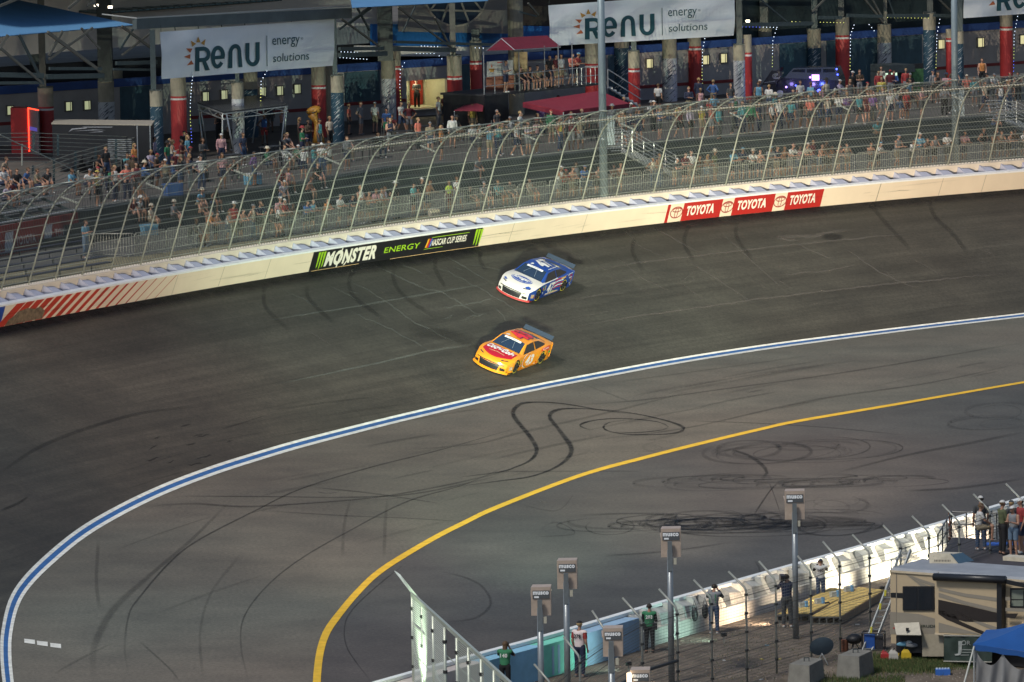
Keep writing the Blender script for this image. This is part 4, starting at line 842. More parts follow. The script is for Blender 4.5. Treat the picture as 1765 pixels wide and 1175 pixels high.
# ================================================================== white banners with the sun logo
bw_m = mat('banner_white', (0.76, 0.79, 0.80), .75, noise=.04, scale=.8); teal = mat('logo_teal', (0.012, 0.07, 0.085), .6, noise=0); ora = mat('logo_orange', (0.50, 0.26, 0.045), .6, noise=0); ora2 = mat('logo_rust', (0.45, 0.12, 0.04), .6, noise=0)
def banner(tl, tr_, br, bl_, Y0, Y1, label, cut=1.0):
    TL, BLp = atY(*tl, Y0), atY(*bl_, Y0); TR, BR = atY(*tr_, Y1), atY(*br, Y1); W, H = 298.0, 80.0
    nrm = (TR - TL).cross(BLp - TL).normalized(); 
    if nrm.y > 0: nrm = -nrm
    def f(u, v, l=0.0):
        p = BLp.lerp(BR, u).lerp(TL.lerp(TR, u), v); return p + nrm * (l + .08 * sin(u * 9) * sin(v * 3.1) + .025 * sin(u * 31 + v * 4) + .02 * sin(u * 17 - v * 9))
    o = top('hanging_banner', label, 'banner', BLp)
    mb = MB(); mb.grid(lambda u, v: f(u, v), 40, 10); mb.grid(lambda u, v: f(u, v, -.02), 40, 10); mb.build('cloth', bw_m, o, True)
    g = lambda u, v: f(u / W, v / H, .045)     # picture-like units on the cloth
    wrd = MB()
    # letters R e n u as heavy strokes
    def bar(x0, y0, x1, y1): patch(wrd, g, [(x0, y0), (x1, y0), (x1, y1), (x0, y1)])
    bar(54, 9, 61.5, 50); bar(54, 43, 70, 50); bar(60, 24, 70, 31)
    ringpatch(wrd, g, 68, 37, 13, 13, 7, 14, -pi / 2, pi / 2); patch(wrd, g, [(64, 27), (71, 27), (80, 9), (71.5, 9)])
    ringpatch(wrd, g, 94, 30, 12.5, 19.5, 7, 30, 0.0, 2 * pi * .90); bar(84, 26.5, 106, 32.5)
    bar(112.5, 9.5, 119.5, 38); ringpatch(wrd, g, 124.5, 36, 12, 14, 7, 18, 0, pi); bar(129.5, 10, 136.5, 38)
    bar(144, 24, 151, 50); ringpatch(wrd, g, 156, 24, 12, 14.5, 7, 18, pi, 2 * pi); bar(161, 24, 168, 50)
    word(wrd, 'energy', g, 190, 42 - 4.5, 17, 44, 0, .0); word(wrd, '®', g, 236, 49, 4); word(wrd, 'solutions', g, 190, 14, 14, 62, 0, .0)
    patch(wrd, g, [(179.2, 8), (180.4, 8), (180.4, 60), (179.2, 60)])
    wrd.build('lettering', teal, o)
    for i, (cx_, cy_, a) in enumerate([(50, 57, 125), (60, 62, 90), (70, 57.5, 55), (44, 46.5, 152), (42, 35, 178), (46, 23, 208)]):
        mb = MB(); t = rad(a); ux, uy = cos(t), sin(t)
        patch(mb, g, [(cx_ + ux * 6, cy_ + uy * 6), (cx_ - uy * 4 - ux * 4, cy_ + ux * 4 - uy * 4), (cx_ + uy * 4 - ux * 4, cy_ - ux * 4 - uy * 4)]); mb.build('sun_ray', ora if i < 3 else ora2, o)
    for x in (0.004, .996):
        mb = MB(); p = f(x, 1, .0); mb.tube([p, p + Vector((0, 0, .35))], .012, 4); mb.build('tie_rope', m_steel, o)
    return o
banner((277, 55), (576, 32), (574, 113), (279, 136), D(277) - 1.6, D(576) - 1.6, 'first white hanging banner with teal lettering and orange sun rays, left of the food window')
banner((946, 9), (1266, -14), (1265, 61), (948, 79), D(946) - 1.6, D(1266) - 1.6, 'second white hanging banner behind the first light pole')
banner((1661, -43), (1960, -70), (1960, 10), (1661, 31), D(1661) - 1.6, D(1765) + 4, 'third white hanging banner cut by the top right corner')
# hanging hooks over the banners
for i, x in enumerate(range(300, 580, 40)): seg(x, 34 - (x - 300) * .07, x + 2, 52 - (x - 300) * .075, 1.6, m_steel)
# ================================================================== things on the concourse
def obox(name, label, cat, x0, x1, yb, yt, dep, m, zf=None, an=None):
    """upright box: front-bottom corners at picture (x0,yb),(x1,yb2), height up to yt"""
    a = P(x0, yb, zf or ZD); b = P(x1, yb, zf or ZD); return a, b
def prism(mb, a, b, back, z0, z1):
    """box with front edge a-b, pushed back by vector, from z0 to z1"""
    q = [Vector((p.x, p.y, z0)) for p in (a, b, b + back, a + back)]; mb.hexa(q, [p + Vector((0, 0, z1 - z0)) for p in q])
bk = Vector((-bn_.x, -bn_.y, 0))
# black trailer
a = P(92, 297, ZD); b = P(262, 300, ZD); t_ = top('race_trailer', 'long black enclosed trailer with pale roof behind the left bleachers', 'trailer', a)
z1 = ztop(a, 214); mb = MB(); prism(mb, a, b, Vector((0, 2.6, 0)), ZD + .5, z1); mb.build('body', mat('trailer_black', (.006, .007, .010), .5, noise=.2), t_)
mb = MB(); prism(mb, a - bdir * .05, b + bdir * .05, Vector((0, 2.7, 0)), z1, z1 + .06); mb.build('roof', mat('trailer_roof', (.30, .27, .22), .6), t_)
tf = lambda u, v: a + (b - a) * u - bk * .01 + Vector((0, 0, .5 + v * (z1 - ZD - .5)))
for pts in [[(.16, .80), (.2, .90), (.35, .93), (.35, .91), (.21, .87)], [(.2, .83), (.42, .88), (.55, .87), (.42, .86)], [(.3, .95), (.62, .96), (.6, .94), (.34, .93)], [(.36, .80), (.5, .84), (.52, .82)]]:
    mb = MB(); patch(mb, tf, pts); mb.build('graphic', mat('graphic_grey', (.25, .26, .28), .5), t_)
for u in (.86, .99): mb = MB(); mb.bar(tf(u, 0), tf(u, 1), .06); mb.build('door_trim', mat('trim_grey', (.2, .22, .24), .5), t_)
for i in range(11): mb = MB(); patch(mb, tf, [(.56, .62 - i * .05), (.80, .62 - i * .05), (.80, .64 - i * .05), (.56, .64 - i * .05)]); mb.build('louvre', mat('louvre_grey', (.22, .24, .25), .5), t_)
for u in (.35, .45):
    mb = MB(); q = a.lerp(b, u) + bk * .2; mb.tube([q + Vector((0, 0, .45)), q + bk * .3 + Vector((0, 0, .45))], .42, 14); mb.build('wheel', blk, t_)
# red kiosk with a glowing edge and a screen
a = P(20, 264, ZD); b = P(50, 264, ZD); k_ = top('ticket_kiosk', 'red kiosk with a glowing red edge and a small lit screen at the far left', 'kiosk', a); z1 = ztop(a, 186)
mb = MB(); prism(mb, a, b, Vector((0, 1.0, 0)), ZD, z1); mb.build('body', mat('kiosk_red', (.5, .02, .02), .5), k_)
c = P(68, 268, ZD); mb = MB(); prism(mb, b + bdir * .04, c, Vector((0, .9, 0)), ZD, z1 - .02); mb.build('screen_panel', mat('kiosk_grey', (.16, .15, .15), .5), k_)
mb = MB(); mb.bar(b + Vector((0, 0, .1)) - bk * .03, Vector((b.x, b.y, z1)) - bk * .03, .05); mb.bar(Vector((b.x, b.y, z1)) - bk * .03, Vector((c.x, c.y, z1)) - bk * .03, .05); mb.build('neon_edge', mat('neon_red', (1, .1, .05), .5, noise=0, emit=(1, .05, .02), es=3), k_)
kf = lambda u, v: b.lerp(c, u) - bk * .03 + Vector((0, 0, v * (z1 - ZD)))
mb = MB(); patch(mb, kf, [(.1, .52), (.95, .52), (.95, .60), (.1, .60)]); mb.build('display', mat('screen_dark', (.02, .02, .05), .3, emit=(.1, .1, .5), es=.5, noise=0), k_)
mb = MB(); word(mb, 'InstaScan', kf, .15, .80, .045, .75); mb.build('lettering', mat('sign_lit', (1, 1, 1), .5, noise=0, emit=(.8, .85, 1), es=1.2), k_) if False else None
# truss frame with a flat top
tb = [P(344, 258, ZD), P(388, 276, ZD), P(496, 262, ZD), P(452, 244, ZD)]; t_ = top('truss_frame', 'silver truss frame with a flat dark top standing on splayed legs', 'truss frame', tb[0]); ctr = sum(tb, Vector()) / 4
zt = ztop(tb[1], 196)
tp = [Vector((p.x, p.y, zt)).lerp(Vector((ctr.x, ctr.y, zt)), -.02) for p in tb]
for i in range(4):
    p = tp[i]; q = tb[i]
    for k in (-1, 1):
        mb = MB(); f_ = tb[(i + k) % 4]; foot = q.lerp(f_, .16 if k > 0 else .12); foot.z = ZD; mb.tube([p.lerp(tp[(i + k) % 4], .04), foot], .045, 6); mb.build('leg', alum, t_, True)
    n_ = 5; a, b = tp[i], tp[(i + 1) % 4]; dn = Vector((0, 0, -.28))
    mb = MB(); mb.tube([a, b], .035, 5); mb.build('top_chord', alum, t_); mb = MB(); mb.tube([a + dn, b + dn], .035, 5); mb.build('bottom_chord', alum, t_)
    for j in range(n_): mb = MB(); mb.tube([a.lerp(b, j / n_) + (dn if j % 2 else dn * 0), a.lerp(b, (j + 1) / n_) + (dn * 0 if j % 2 else dn)], .025, 4); mb.build('lattice', alum, t_)
mb = MB(); mb.hexa([p + Vector((0, 0, .05)) for p in tp], [p + Vector((0, 0, .12)) for p in tp]); mb.build('top_sheet', mat('sheet_dark', (.05, .055, .065), .25, .2), t_)
# giant orange pin with a football head
q = P(549, 246, ZD); s_ = proj(q)[2]; o = top('giant_pin', 'giant orange pin shaped statue with a tilted football head', 'statue', q); zt = ztop(q, 205)
og = mat('statue_orange', (.42, .20, .03), .5, noise=.15, scale=3)
mb = MB(); mb.tube([q, q + Vector((.02, 0, .5)), q + Vector((-.05, 0, 1.0)), Vector((q.x - .12, q.y, zt - .1)), Vector((q.x - .3, q.y, zt + .3))], [.34, .26, .17, .16, .30], 14); mb.build('body', og, o, True)
mb = MB(); mb.ell((q.x - .22, q.y, ztop(q, 190)), .42, .30, .24, 16, 10, Matrix.Rotation(rad(-14), 3, 'Y')); mb.build('ball', og, o, True)
mb = MB(); mb.tube([Vector((q.x - .62, q.y - .12, ztop(q, 190) - .02)), Vector((q.x - .2, q.y - .32, ztop(q, 192) - .05)), Vector((q.x + .18, q.y - .12, ztop(q, 187)))], .025, 5); mb.tube([q + Vector((.22, -.18, 0)), Vector((q.x + .02, q.y - .17, zt)), Vector((q.x + .0, q.y - .25, ztop(q, 193)))], .03, 5); mb.build('seam', blk, o)
# ---- raised party deck with a maroon gabled roof
mar = mat('canvas_maroon', (.155, .012, .028), .8, noise=.12, scale=2)
A = P(836, 236, ZD); B = P(1035, 214, ZD); dk = top('party_deck', 'raised black party deck with white railings under a maroon gabled canopy', 'party deck', A); dz = ztop(A, 163); ddir = Vector((B.x - A.x, B.y - A.y, 0)).normalized(); dbk = Vector((-ddir.y, ddir.x, 0)); 
if dbk.y < 0: dbk = -dbk
mid = A.lerp(B, .33); Bz = Vector((B.x, B.y, ZD))
mb = MB(); prism(mb, A, A + ddir * 2.0, dbk * 3, ZD, dz - .1); mb.build('base', blk, dk)
mb = MB(); prism(mb, A, Bz, dbk * 3.2, dz - .12, dz); mb.build('floor', mat('deck_black', (.03, .03, .035), .6), dk)
rl = mat('rail_pale', (.32, .34, .36), .4, .4)
px_ = [0, .30, .52, .76, 1.0]
for hh in (.45, .95): mb = MB(); mb.tube([A + Vector((0, 0, dz - ZD + hh)), Bz + Vector((0, 0, dz - ZD + hh))], .022, 5); mb.build('rail', rl, dk)
for u in [0, .09, .18, .30, .41, .52, .64, .76, .88, 1.0]:
    q = A.lerp(Bz, u); h_ = 2.35 if u in (0, .30, .52, .76, .64) and u < .8 else 1.0; mb = MB(); mb.tube([Vector((q.x, q.y, dz)), Vector((q.x, q.y, dz + h_))], .028, 5); mb.build('rail_post', rl, dk)
for u in [.80, .84, .88, .92, .96]: q = A.lerp(Bz, u); mb = MB(); mb.tube([Vector((q.x, q.y, dz)), Vector((q.x, q.y, dz + .95))], .02, 4); mb.build('baluster', rl, dk)
ez = dz + 2.3
def rp(x, y, Y): return atY(x, y, Y)
Yf = A.y + .2; e0, e1, e2 = rp(838, 87, Yf), rp(887, 86, Yf + 1), rp(966, 81, Yf + 5.0); g0 = rp(864, 66, Yf + 1.3); g1 = rp(943, 62, Yf + 5.5)
mb = MB(); mb.quad(e0, e1, g0); mb.quad(e0 + Vector((0, .03, 0)), g0 + Vector((0, .03, 0)), e1 + Vector((0, .03, 0))); mb.build('gable', mar, dk)
mb = MB(); mb.hexa([e1, e2, g1, g0], [p + Vector((0, 0, .04)) for p in (e1, e2, g1, g0)]); e3 = e0 + (e2 - e1); mb.hexa([e0, e3, g1, g0], [p + Vector((0, 0, .04)) for p in (e0, e3, g1, g0)]); mb.build('roof_canvas', mar, dk)
for p, q in ((e0, g0), (g0, e1), (e1, e2), (e2, g1)): mb = MB(); mb.tube([p, q], .03, 5); mb.build('roof_pole', rl, dk)
c0 = rp(885, 88, Yf + 3); mb = MB(); mb.hexa([rp(886, 125, Yf + 4.2), rp(909, 124, Yf + 4.2), rp(909, 124, Yf + 4.6), rp(886, 125, Yf + 4.6)], [rp(886, 90, Yf + 4.2), rp(909, 89, Yf + 4.2), rp(909, 89, Yf + 4.6), rp(886, 90, Yf + 4.6)]); mb.build('timber_door', mat('timber', (.36, .27, .14), .7, noise=.2), dk)
# menu board
mo = top('menu_board', 'white menu board with a small flame picture beside the party deck', 'sign', rp(861, 150, Yf + 3.6)); mf = lambda x, y: rp(x, y, Yf + 3.6)
mb = MB(); patch(mb, mf, [(839, 132), (884, 128), (884, 103), (839, 106)]); mb.build('board', mat('board_white', (.38, .38, .38), .6), mo)
mb = MB(); mg = lambda x, y: rp(x, y, Yf + 3.55); patch(mb, mg, [(842, 118), (853, 118), (850, 124), (845, 124)]); mb.build('bowl_picture', ora, mo); mb = MB(); patch(mb, mg, [(846, 116), (849, 116), (847.5, 109)]); mb.build('flame_picture', ora2, mo); mb = MB(); patch(mb, mg, [(857, 108.5), (866, 108), (866, 106), (857, 106.5)]); mb.build('red_heading', m_red, mo)
for i in range(5): mb = MB(); patch(mb, mg, [(857, 112 + i * 3), (866, 111.6 + i * 3), (866, 112.4 + i * 3), (857, 112.8 + i * 3)]); mb.build('menu_line', m_steel, mo)
mb = MB(); mb.hexa([mf(838, 158), mf(886, 158), rp(886, 158, Yf + 3.9), rp(838, 158, Yf + 3.9)], [mf(838, 133), mf(886, 129), rp(886, 129, Yf + 3.9), rp(838, 133, Yf + 3.9)]); mb.build('bar_front', mat('bar_rust', (.20, .05, .02), .6, noise=.2), dk)
# maroon awnings
aw = top('maroon_awning', 'wide maroon flat awning hanging below the party deck', 'awning', P(970, 215, ZD)); Ya = Yf - .2
mb = MB(); w0, w1, w2, w3 = rp(901, 178, Ya), rp(971, 193, Ya - 2.5), rp(1085, 180, Ya + 3.6), rp(1034, 158, Ya + 5.5); mb.hexa([w0, w1, w2, w3], [p + Vector((0, 0, .06)) for p in (w0, w1, w2, w3)]); mb.build('canvas', mat('canvas_maroon_lit', (.20, .014, .03), .8, noise=.1), aw)  # lighter maroon: light on the awning top is put in the colour
mb = MB(); mb.hexa([w1 - Vector((0, 0, .22)), w2 - Vector((0, 0, .22)), w2 + Vector((0, .03, -.22)), w1 + Vector((0, .03, -.22))], [w1, w2, w2 + Vector((0, .03, 0)), w1 + Vector((0, .03, 0))]); mb.hexa([w0 - Vector((0, 0, .22)), w1 - Vector((0, 0, .22)), w1 + Vector((0, .03, -.22)), w0 + Vector((0, .03, -.22))], [w0, w1, w1 + Vector((0, .03, 0)), w0 + Vector((0, .03, 0))]); mb.build('valance', mar, aw)
for p in (w1, w2): mb = MB(); mb.tube([p, Vector((p.x, p.y, ZD))], .025, 5); mb.build('pole', rl, aw)
aw = top('maroon_awning', 'small dark maroon awning jutting left from the black deck base', 'awning', P(812, 210, ZD)); mb = MB(); w0, w1, w2, w3 = rp(783, 191, Yf - 1), rp(832, 192, Yf - 1), rp(834, 176, Yf + .5), rp(800, 183, Yf + .5); mb.hexa([w0, w1, w2, w3], [p + Vector((0, 0, .05)) for p in (w0, w1, w2, w3)]); mb.build('canvas', mar, aw)
mb = MB(); mb.tube([w0, Vector((w0.x, w0.y, ZD))], .025, 5); mb.build('pole', rl, aw)
# party deck stairs
sa_ = rp(1048, 150, B.y); sb_ = rp(1105, 186, B.y + 1.5); st_ = top('deck_stairs', 'grey metal stairs leading down from the party deck behind the first light pole', 'stairs', P(1105, 195, ZD))
for hh in (0, .5, 1.0): mb = MB(); mb.tube([sa_ + Vector((0, 0, hh)), sb_ + Vector((0, 0, hh))], .03 if hh else .06, 5); mb.build('rail', rl, st_)
for i in range(8): q = sa_.lerp(sb_, (i + .5) / 8); mb = MB(); mb.box(q + Vector((0, .5, 0)), .28, 1.0, .04); mb.build('tread', rl, st_)
mb = MB(); mb.tube([sa_, sa_ + Vector((0, 0, 1.0))], .03, 5); mb.build('rail_post', rl, st_)
# ---- blue lit show vehicle, trucks, game booth
bl_e = mat('glow_blue', (.1, .1, 1), .5, noise=0, emit=(.05, .08, 1.0), es=6); pu_e = mat('glow_violet', (.5, .2, 1), .5, noise=0, emit=(.45, .25, 1.0), es=3)
gl = mat('dark_glass', (.01, .014, .02), .08, noise=0, spec=.8); vb = mat('vehicle_black', (.012, .015, .03), .25, noise=.1, coat=.5)
def vehicle(name, label, cat, x0, x1, yb, h, paint, kind='van', ln=None):
    a = P(x0, yb, ZD); b = P(x1, yb, ZD); L_ = (b - a).length; ux = (b - a).normalized(); by = Vector((-ux.y, ux.x, 0)); by = by if by.y > 0 else -by; o = top(name, label, cat, a); W = 1.9
    f = lambda u, w, z: a + ux * (u * L_) + by * (w * W) + Vector((0, 0, z * h))
    prof = {'van': [(0, .22), (0, .55), (.08, .62), (.24, .68), (.36, .97), (.94, 1.0), (1, .6), (1, .22)], 'truck': [(0, .25), (0, .62), (.25, .66), (.36, .98), (.60, 1.0), (.68, .62), (1, .62), (1, .25)]}[kind]
    mb = MB(); A_ = [f(u, .0 + (.08 if z > .7 else 0), z) for u, z in prof]; B_ = [f(u, 1.0 - (.08 if z > .7 else 0), z) for u, z in prof]; mb.hexa(A_, B_); mb.build('body', paint, o)
    wn = {'van': [[(.27, .70), (.37, .93), (.52, .94), (.52, .70)], [(.55, .70), (.55, .94), (.74, .95), (.74, .70)], [(.77, .70), (.77, .95), (.92, .95), (.95, .70)]], 'truck': [[(.28, .68), (.37, .94), (.47, .95), (.47, .68)], [(.49, .68), (.49, .95), (.59, .95), (.65, .68)]]}[kind]
    for w_ in wn: mb = MB(); mb.hexa([f(u, .05, z) for u, z in w_], [f(u, .09, z) for u, z in w_]); mb.build('window', gl, o)
    for u in (.18, .80): mb = MB(); mb.tube([f(u, -.02, .2), f(u, .12, .2)], h * .2, 16); w2 = mb.build('wheel', blk, o); mb = MB(); mb.tube([f(u, -.04, .2), f(u, -.02, .2)], h * .11, 12); mb.build('rim', alum, w2)
    mb = MB(); mb.box(f(.0, .15, .45), .08, .3, .12); mb.build('headlight', mat('lamp_glass', (.6, .6, .55), .2), o)
    return o, f
v_, f = vehicle('show_vehicle', 'black show vehicle lit blue with a hood open beside the red column', 'vehicle', 1322, 1448, 172, 1.9, vb, 'van')
for q, r_, m in ((f(.72, -.1, .28), .11, bl_e), (f(.60, -.05, .70), .06, pu_e), (f(.66, -.05, .72), .06, pu_e), (f(.27, -.05, .40), .06, pu_e), (f(.96, -.02, .95), .05, bl_e), (f(.97, .0, .78), .05, bl_e), (f(.40, -.05, .45), .04, bl_e)): mb = MB(); mb.ell(q, r_, r_, r_, 10, 6); mb.build('accent_lamp', m, v_)
mb = MB(); mb.hexa([f(.62, -.03, .60), f(.72, -.03, .60), f(.72, -.01, .60), f(.62, -.01, .60)], [f(.62, -.03, .78), f(.72, -.03, .78), f(.72, -.01, .78), f(.62, -.01, .78)]); mb.build('side_screen', pu_e, v_)
for (u, e_, c) in ((.72, 30, (.1, .15, 1)), (.60, 14, (.4, .3, 1)), (.3, 8, (.4, .3, 1))):
    l_ = bpy.data.lights.new('accent_light', 'POINT'); l_.energy = e_; l_.color = c; l_.shadow_soft_size = .1; lo = bpy.data.objects.new('accent_light', l_); COL.objects.link(lo); lo.location = f(u, -.5, .45)
mb = MB(); mb.hexa([f(.0, -.2, .62), f(.20, -.2, .9), f(.20, .4, .9), f(.0, .4, .62)], [f(.0, -.2, .66), f(.20, -.2, 1.0), f(.20, .4, 1.0), f(.0, .4, .66)]); hd = mb.build('open_hood', vb, v_)
fb = top('feather_banner', 'slanted black banner with a grey swirl left of the blue lit vehicle', 'banner', P(1330, 170, ZD)); Yb = P(1330, 172, ZD).y - .5; ff = lambda x, y: rp(x, y, Yb)
mb = MB(); mb.hexa([ff(1312, 147), ff(1338, 143), ff(1352, 124), ff(1330, 121)], [rp(1312, 147, Yb + .05), rp(1338, 143, Yb + .05), rp(1352, 124, Yb + .05), rp(1330, 121, Yb + .05)]); mb.build('cloth', blk, fb)
mb = MB(); f2 = lambda x, y: rp(x, y, Yb - .03); 
for k in range(3): ringpatch(mb, f2, 1338, 131, 7 - k * 2.4, 5 - k * 1.6, .9, 16, rad(40 * k), rad(300 + 20 * k))
patch(mb, f2, [(1316, 143), (1336, 140), (1336, 139), (1317, 142)]); mb.build('swirl_mark', mat('swirl_grey', (.22, .24, .22), .6), fb); mb = MB(); mb.tube([ff(1338, 143), P(1338, 170, ZD)], .03, 5); mb.build('pole', m_steel, fb)
vehicle('pickup_truck', 'pale blue pickup truck parked behind the navy streaked column', 'truck', 1350, 1405, 128, 2.1, mat('truck_blue', (.10, .16, .20), .35, noise=.1), 'truck')
vehicle('parked_jeep', 'dark open topped car with pale roll bars between the red and white columns', 'car', 1462, 1535, 132, 1.9, mat('jeep_black', (.02, .02, .022), .3), 'van')
vehicle('red_sports_car', 'red show car nose peeking out left of the white streaked column', 'car', 1494, 1540, 142, 1.2, mat('paint_red', (.4, .02, .01), .25, coat=.5), 'van')
a = P(1528, 160, ZD); b = P(1572, 158, ZD); gb = top('game_booth', 'dark arcade booth with two bright screens and a green poster', 'booth', a); z1 = ztop(a, 112)
mb = MB(); prism(mb, a, b, bk * 1.5, ZD, ZD + .8); prism(mb, a + bk * .8, b + bk * .8, bk * .7, ZD + .8, z1 - .4); prism(mb, a - bk * .3, b - bk * .3, bk * 1.8, z1 - .45, z1); mb.build('body', mat('booth_dark', (.03, .04, .045), .5, noise=.3), gb)
gf = lambda u, v: a.lerp(b, u) + bk * .76 + Vector((0, 0, v * (z1 - ZD))) ; m_scr = mat('screen_lit', (1, 1, 1), .5, noise=0, emit=(.55, .75, .55), es=1.1)
for u in (.1, .46): mb = MB(); patch(mb, gf, [(u, .45), (u + .28, .45), (u + .28, .68), (u, .68)]); mb.build('screen', m_scr, gb)
c = P(1592, 157, ZD); mb = MB(); prism(mb, b + bdir * .1, c, bk * .2, ZD, z1 - .3); ps = mb.build('poster', mat('poster_green', (.05, .14, .05), .6, noise=.5, scale=5), gb)
mb = MB(); prism(mb, b + bdir * .1, c, bk * .2, z1 - .29, z1); mb.build('header_panel', blk, gb)
# ================================================================== string lights
def lights(pts, Y, cols, label, n=None):
    L_ = 0; out = []
    for (x0, y0), (x1, y1) in zip(pts[:-1], pts[1:]):
        m = max(1, int(hypot(x1 - x0, y1 - y0) / 5.5)); out += [(x0 + (x1 - x0) * k / m, y0 + (y1 - y0) * k / m) for k in range(m)]
    o = top('string_light', label, 'string light', atY(out[0][0], out[0][1], Y if Y else D(out[0][0])), 'strings of tiny lights on the canopy')
    mb = MB(); mb.tube([atY(x, y, Y or D(x)) for x, y in out], .008, 3); mb.build('wire', blk, o)
    for i, (x, y) in enumerate(out):
        mb = MB(); mb.ell(atY(x, y, (Y or D(x)) - .02), .020, .020, .020, 5, 4); mb.build('bulb', cols[min(len(cols) - 1, int(i / len(out) * len(cols)))], o)
wb_ = mat('bulb_white', (1, 1, 1), .5, noise=0, emit=(.65, .8, 1), es=2.2); yb_ = mat('bulb_yellow', (1, 1, .5), .5, noise=0, emit=(.75, .8, .15), es=1.5); bb_ = mat('bulb_blue', (.3, .3, 1), .5, noise=0, emit=(.1, .15, 1), es=2)
lights([(332, 132), (330, 150), (328, 178), (328, 205), (331, 250)], D(310) - .5, [wb_, wb_, yb_, bb_], 'string of white, yellow and blue lights hanging beside the red column under the first banner')
lights([(460, 122), (450, 140), (449, 190)], D(445), [wb_, yb_], 'short string of lights beside the navy column behind the truss frame')
lights([(588, 89), (622, 90)], None, [wb_], 'row of white lights on the beam right of the first banner'); lights([(586, 99), (638, 102)], None, [wb_], 'lower row of white lights under the beam right of the first banner')
lights([(697, 108), (690, 120), (689, 145), (691, 178)], D(690) - .4, [wb_, wb_, yb_], 'string of white and yellow lights beside the column left of the food window')
lights([(718, 82), (726, 79), (760, 80)], None, [wb_], 'short arc of white lights above the food window'); lights([(718, 92), (748, 92), (757, 96), (766, 106)], None, [wb_], 'curved string of white lights right above the food window')
lights([(819, 82), (840, 83)], None, [wb_], 'few white lights left of the maroon gable'); lights([(834, 110), (834, 140), (835, 160)], D(834) - 1, [wb_, yb_], 'string of lights down the left post of the party deck')
lights([(1089, 75), (1086, 92)], D(1089) - .5, [wb_], 'few white lights below the second banner left part'); lights([(1216, 60), (1211, 85), (1210, 130), (1211, 150)], D(1211) - .4, [wb_, wb_, yb_], 'string of white and yellow lights beside the red column under the second banner')
lights([(1338, 50), (1332, 70), (1331, 120)], D(1332) - .4, [wb_, wb_, yb_], 'string of white lights left of the blue lit vehicle'); lights([(1365, 37), (1392, 38)], None, [yb_], 'short row of yellow lights above the blue lit vehicle'); lights([(1414, 38), (1460, 39)], None, [yb_], 'row of yellow lights left of the red column')
lights([(1472, 43), (1466, 60), (1465, 125)], D(1465) - .4, [wb_, wb_, yb_], 'string of white and yellow lights right of the red column'); lights([(1530, 30), (1606, 31)], None, [yb_], 'long row of yellow lights on the beam above the game booth'); lights([(1498, 42), (1511, 58)], None, [wb_], 'short slanting string of white lights')
lights([(1620, 33), (1615, 60), (1613, 122)], D(1613) - .4, [wb_, wb_, yb_], 'string of white and yellow lights right of the dark navy column'); lights([(1754, 28), (1748, 60), (1747, 128)], D(1747) - .4, [wb_, wb_, yb_, bb_], 'string of lights beside the rightmost red column'); lights([(1280, 46), (1345, 47)], None, [bb_, wb_], 'row of blue and white lights right of the second banner')
# rows of low dark benches on the walkway below the red banner wall
lb_ = top('low_benches', 'rows of low dark benches on the walkway below the faded red banner wall', 'benches', P(60, 455, ZW))
for i in range(5):
    mb = MB(); a, b = P(-30, 453 + i * 11.5, ZW), P(150 + i * 10, 424 + i * 9.6, ZW); mb.bar(a + Vector((0, 0, .3)), b + Vector((0, 0, .3)), .34, .05); mb.build('seat', mat('bench_navy', (.015, .02, .04), .6, noise=.3), lb_)
    for t in (.1, .35, .6, .85): q = a.lerp(b, t); mb = MB(); mb.bar(q, q + Vector((0, 0, .29)), .05); mb.build('leg', m_steel, lb_)
# ================================================================== left bleachers
bl_o = top('bleachers', 'aluminium bleachers in the lower left of the stand above the red banner wall', 'bleachers', P(60, 430, ZW))
A = P(-30, 448, ZW); B = P(136, 417, ZW); bu = (B - A).normalized(); bbk = Vector((-bu.y, bu.x, 0)); bbk = bbk if bbk.y > 0 else -bbk; z1 = ztop(B, 366)
for i in range(6):
    mb = MB(); off = bbk * (.3 + .8 * i); zz_ = z1 + .1 + .30 * i; mb.bar(A + off + Vector((0, 0, zz_ - ZW)), B + bu * .8 + off + Vector((0, 0, zz_ - ZW)), .28, .05); mb.build('bench', alum, bl_o)
    mb = MB(); off = bbk * (.75 + .8 * i); mb.bar(A + off + Vector((0, 0, zz_ - ZW - .22)), B + bu * .8 + off + Vector((0, 0, zz_ - ZW - .22)), .35, .04); mb.build('foot_board', mat('board_alum', (.2, .21, .21), .5, .4), bl_o)
for j in range(6):
    q = A.lerp(B, j / 5); mb = MB(); mb.bar(q + bbk * .2 + Vector((0, 0, z1 - ZW)), q + bbk * 5 + Vector((0, 0, z1 - ZW + 1.7)), .08, .12); mb.build('frame', m_steel2, bl_o)
bwall = top('banner_wall', 'faded red banner wall with white lettering below the bleachers at the far left', 'banner wall', A)
mb = MB(); prism(mb, A, B, bbk * .15, ZW, z1); mb.build('cloth', mat('faded_red', (.17, .03, .028), .8, noise=.15, scale=1), bwall)
rf_ = lambda x, y: (lambda d: CAM + d * ((A - bbk * .02 - CAM).dot(bbk) / d.dot(bbk)))(ray(x, y))
mb = MB()
for x0, x1, y0, y1 in [(8, 22, 436, 398), (76, 89, 424, 386)]: patch(mb, rf_, [(x0, y0), (x1, y0 - 3), (x1 + 1, y1), (x0 + 1, y1 + 3)])
mb.build('white_square', mat('faded_white', (.35, .37, .4), .8), bwall)
for x, y in ((28, 423), (95, 410)):
    mb = MB(); u = rf_(x + 1, y - .18) - rf_(x, y); v = Vector((0, 0, 1)); p0 = rf_(x, y); word(mb, 'TOYOTA', lambda a_, b_: p0 + u * a_ + v * b_ * .031, 0, 0, 14, 34, 0, .03); mb.build('lettering', mat('faded_white2', (.4, .36, .36), .8), bwall)
rl2 = mat('rail_teal', (.035, .06, .07), .5, .3)
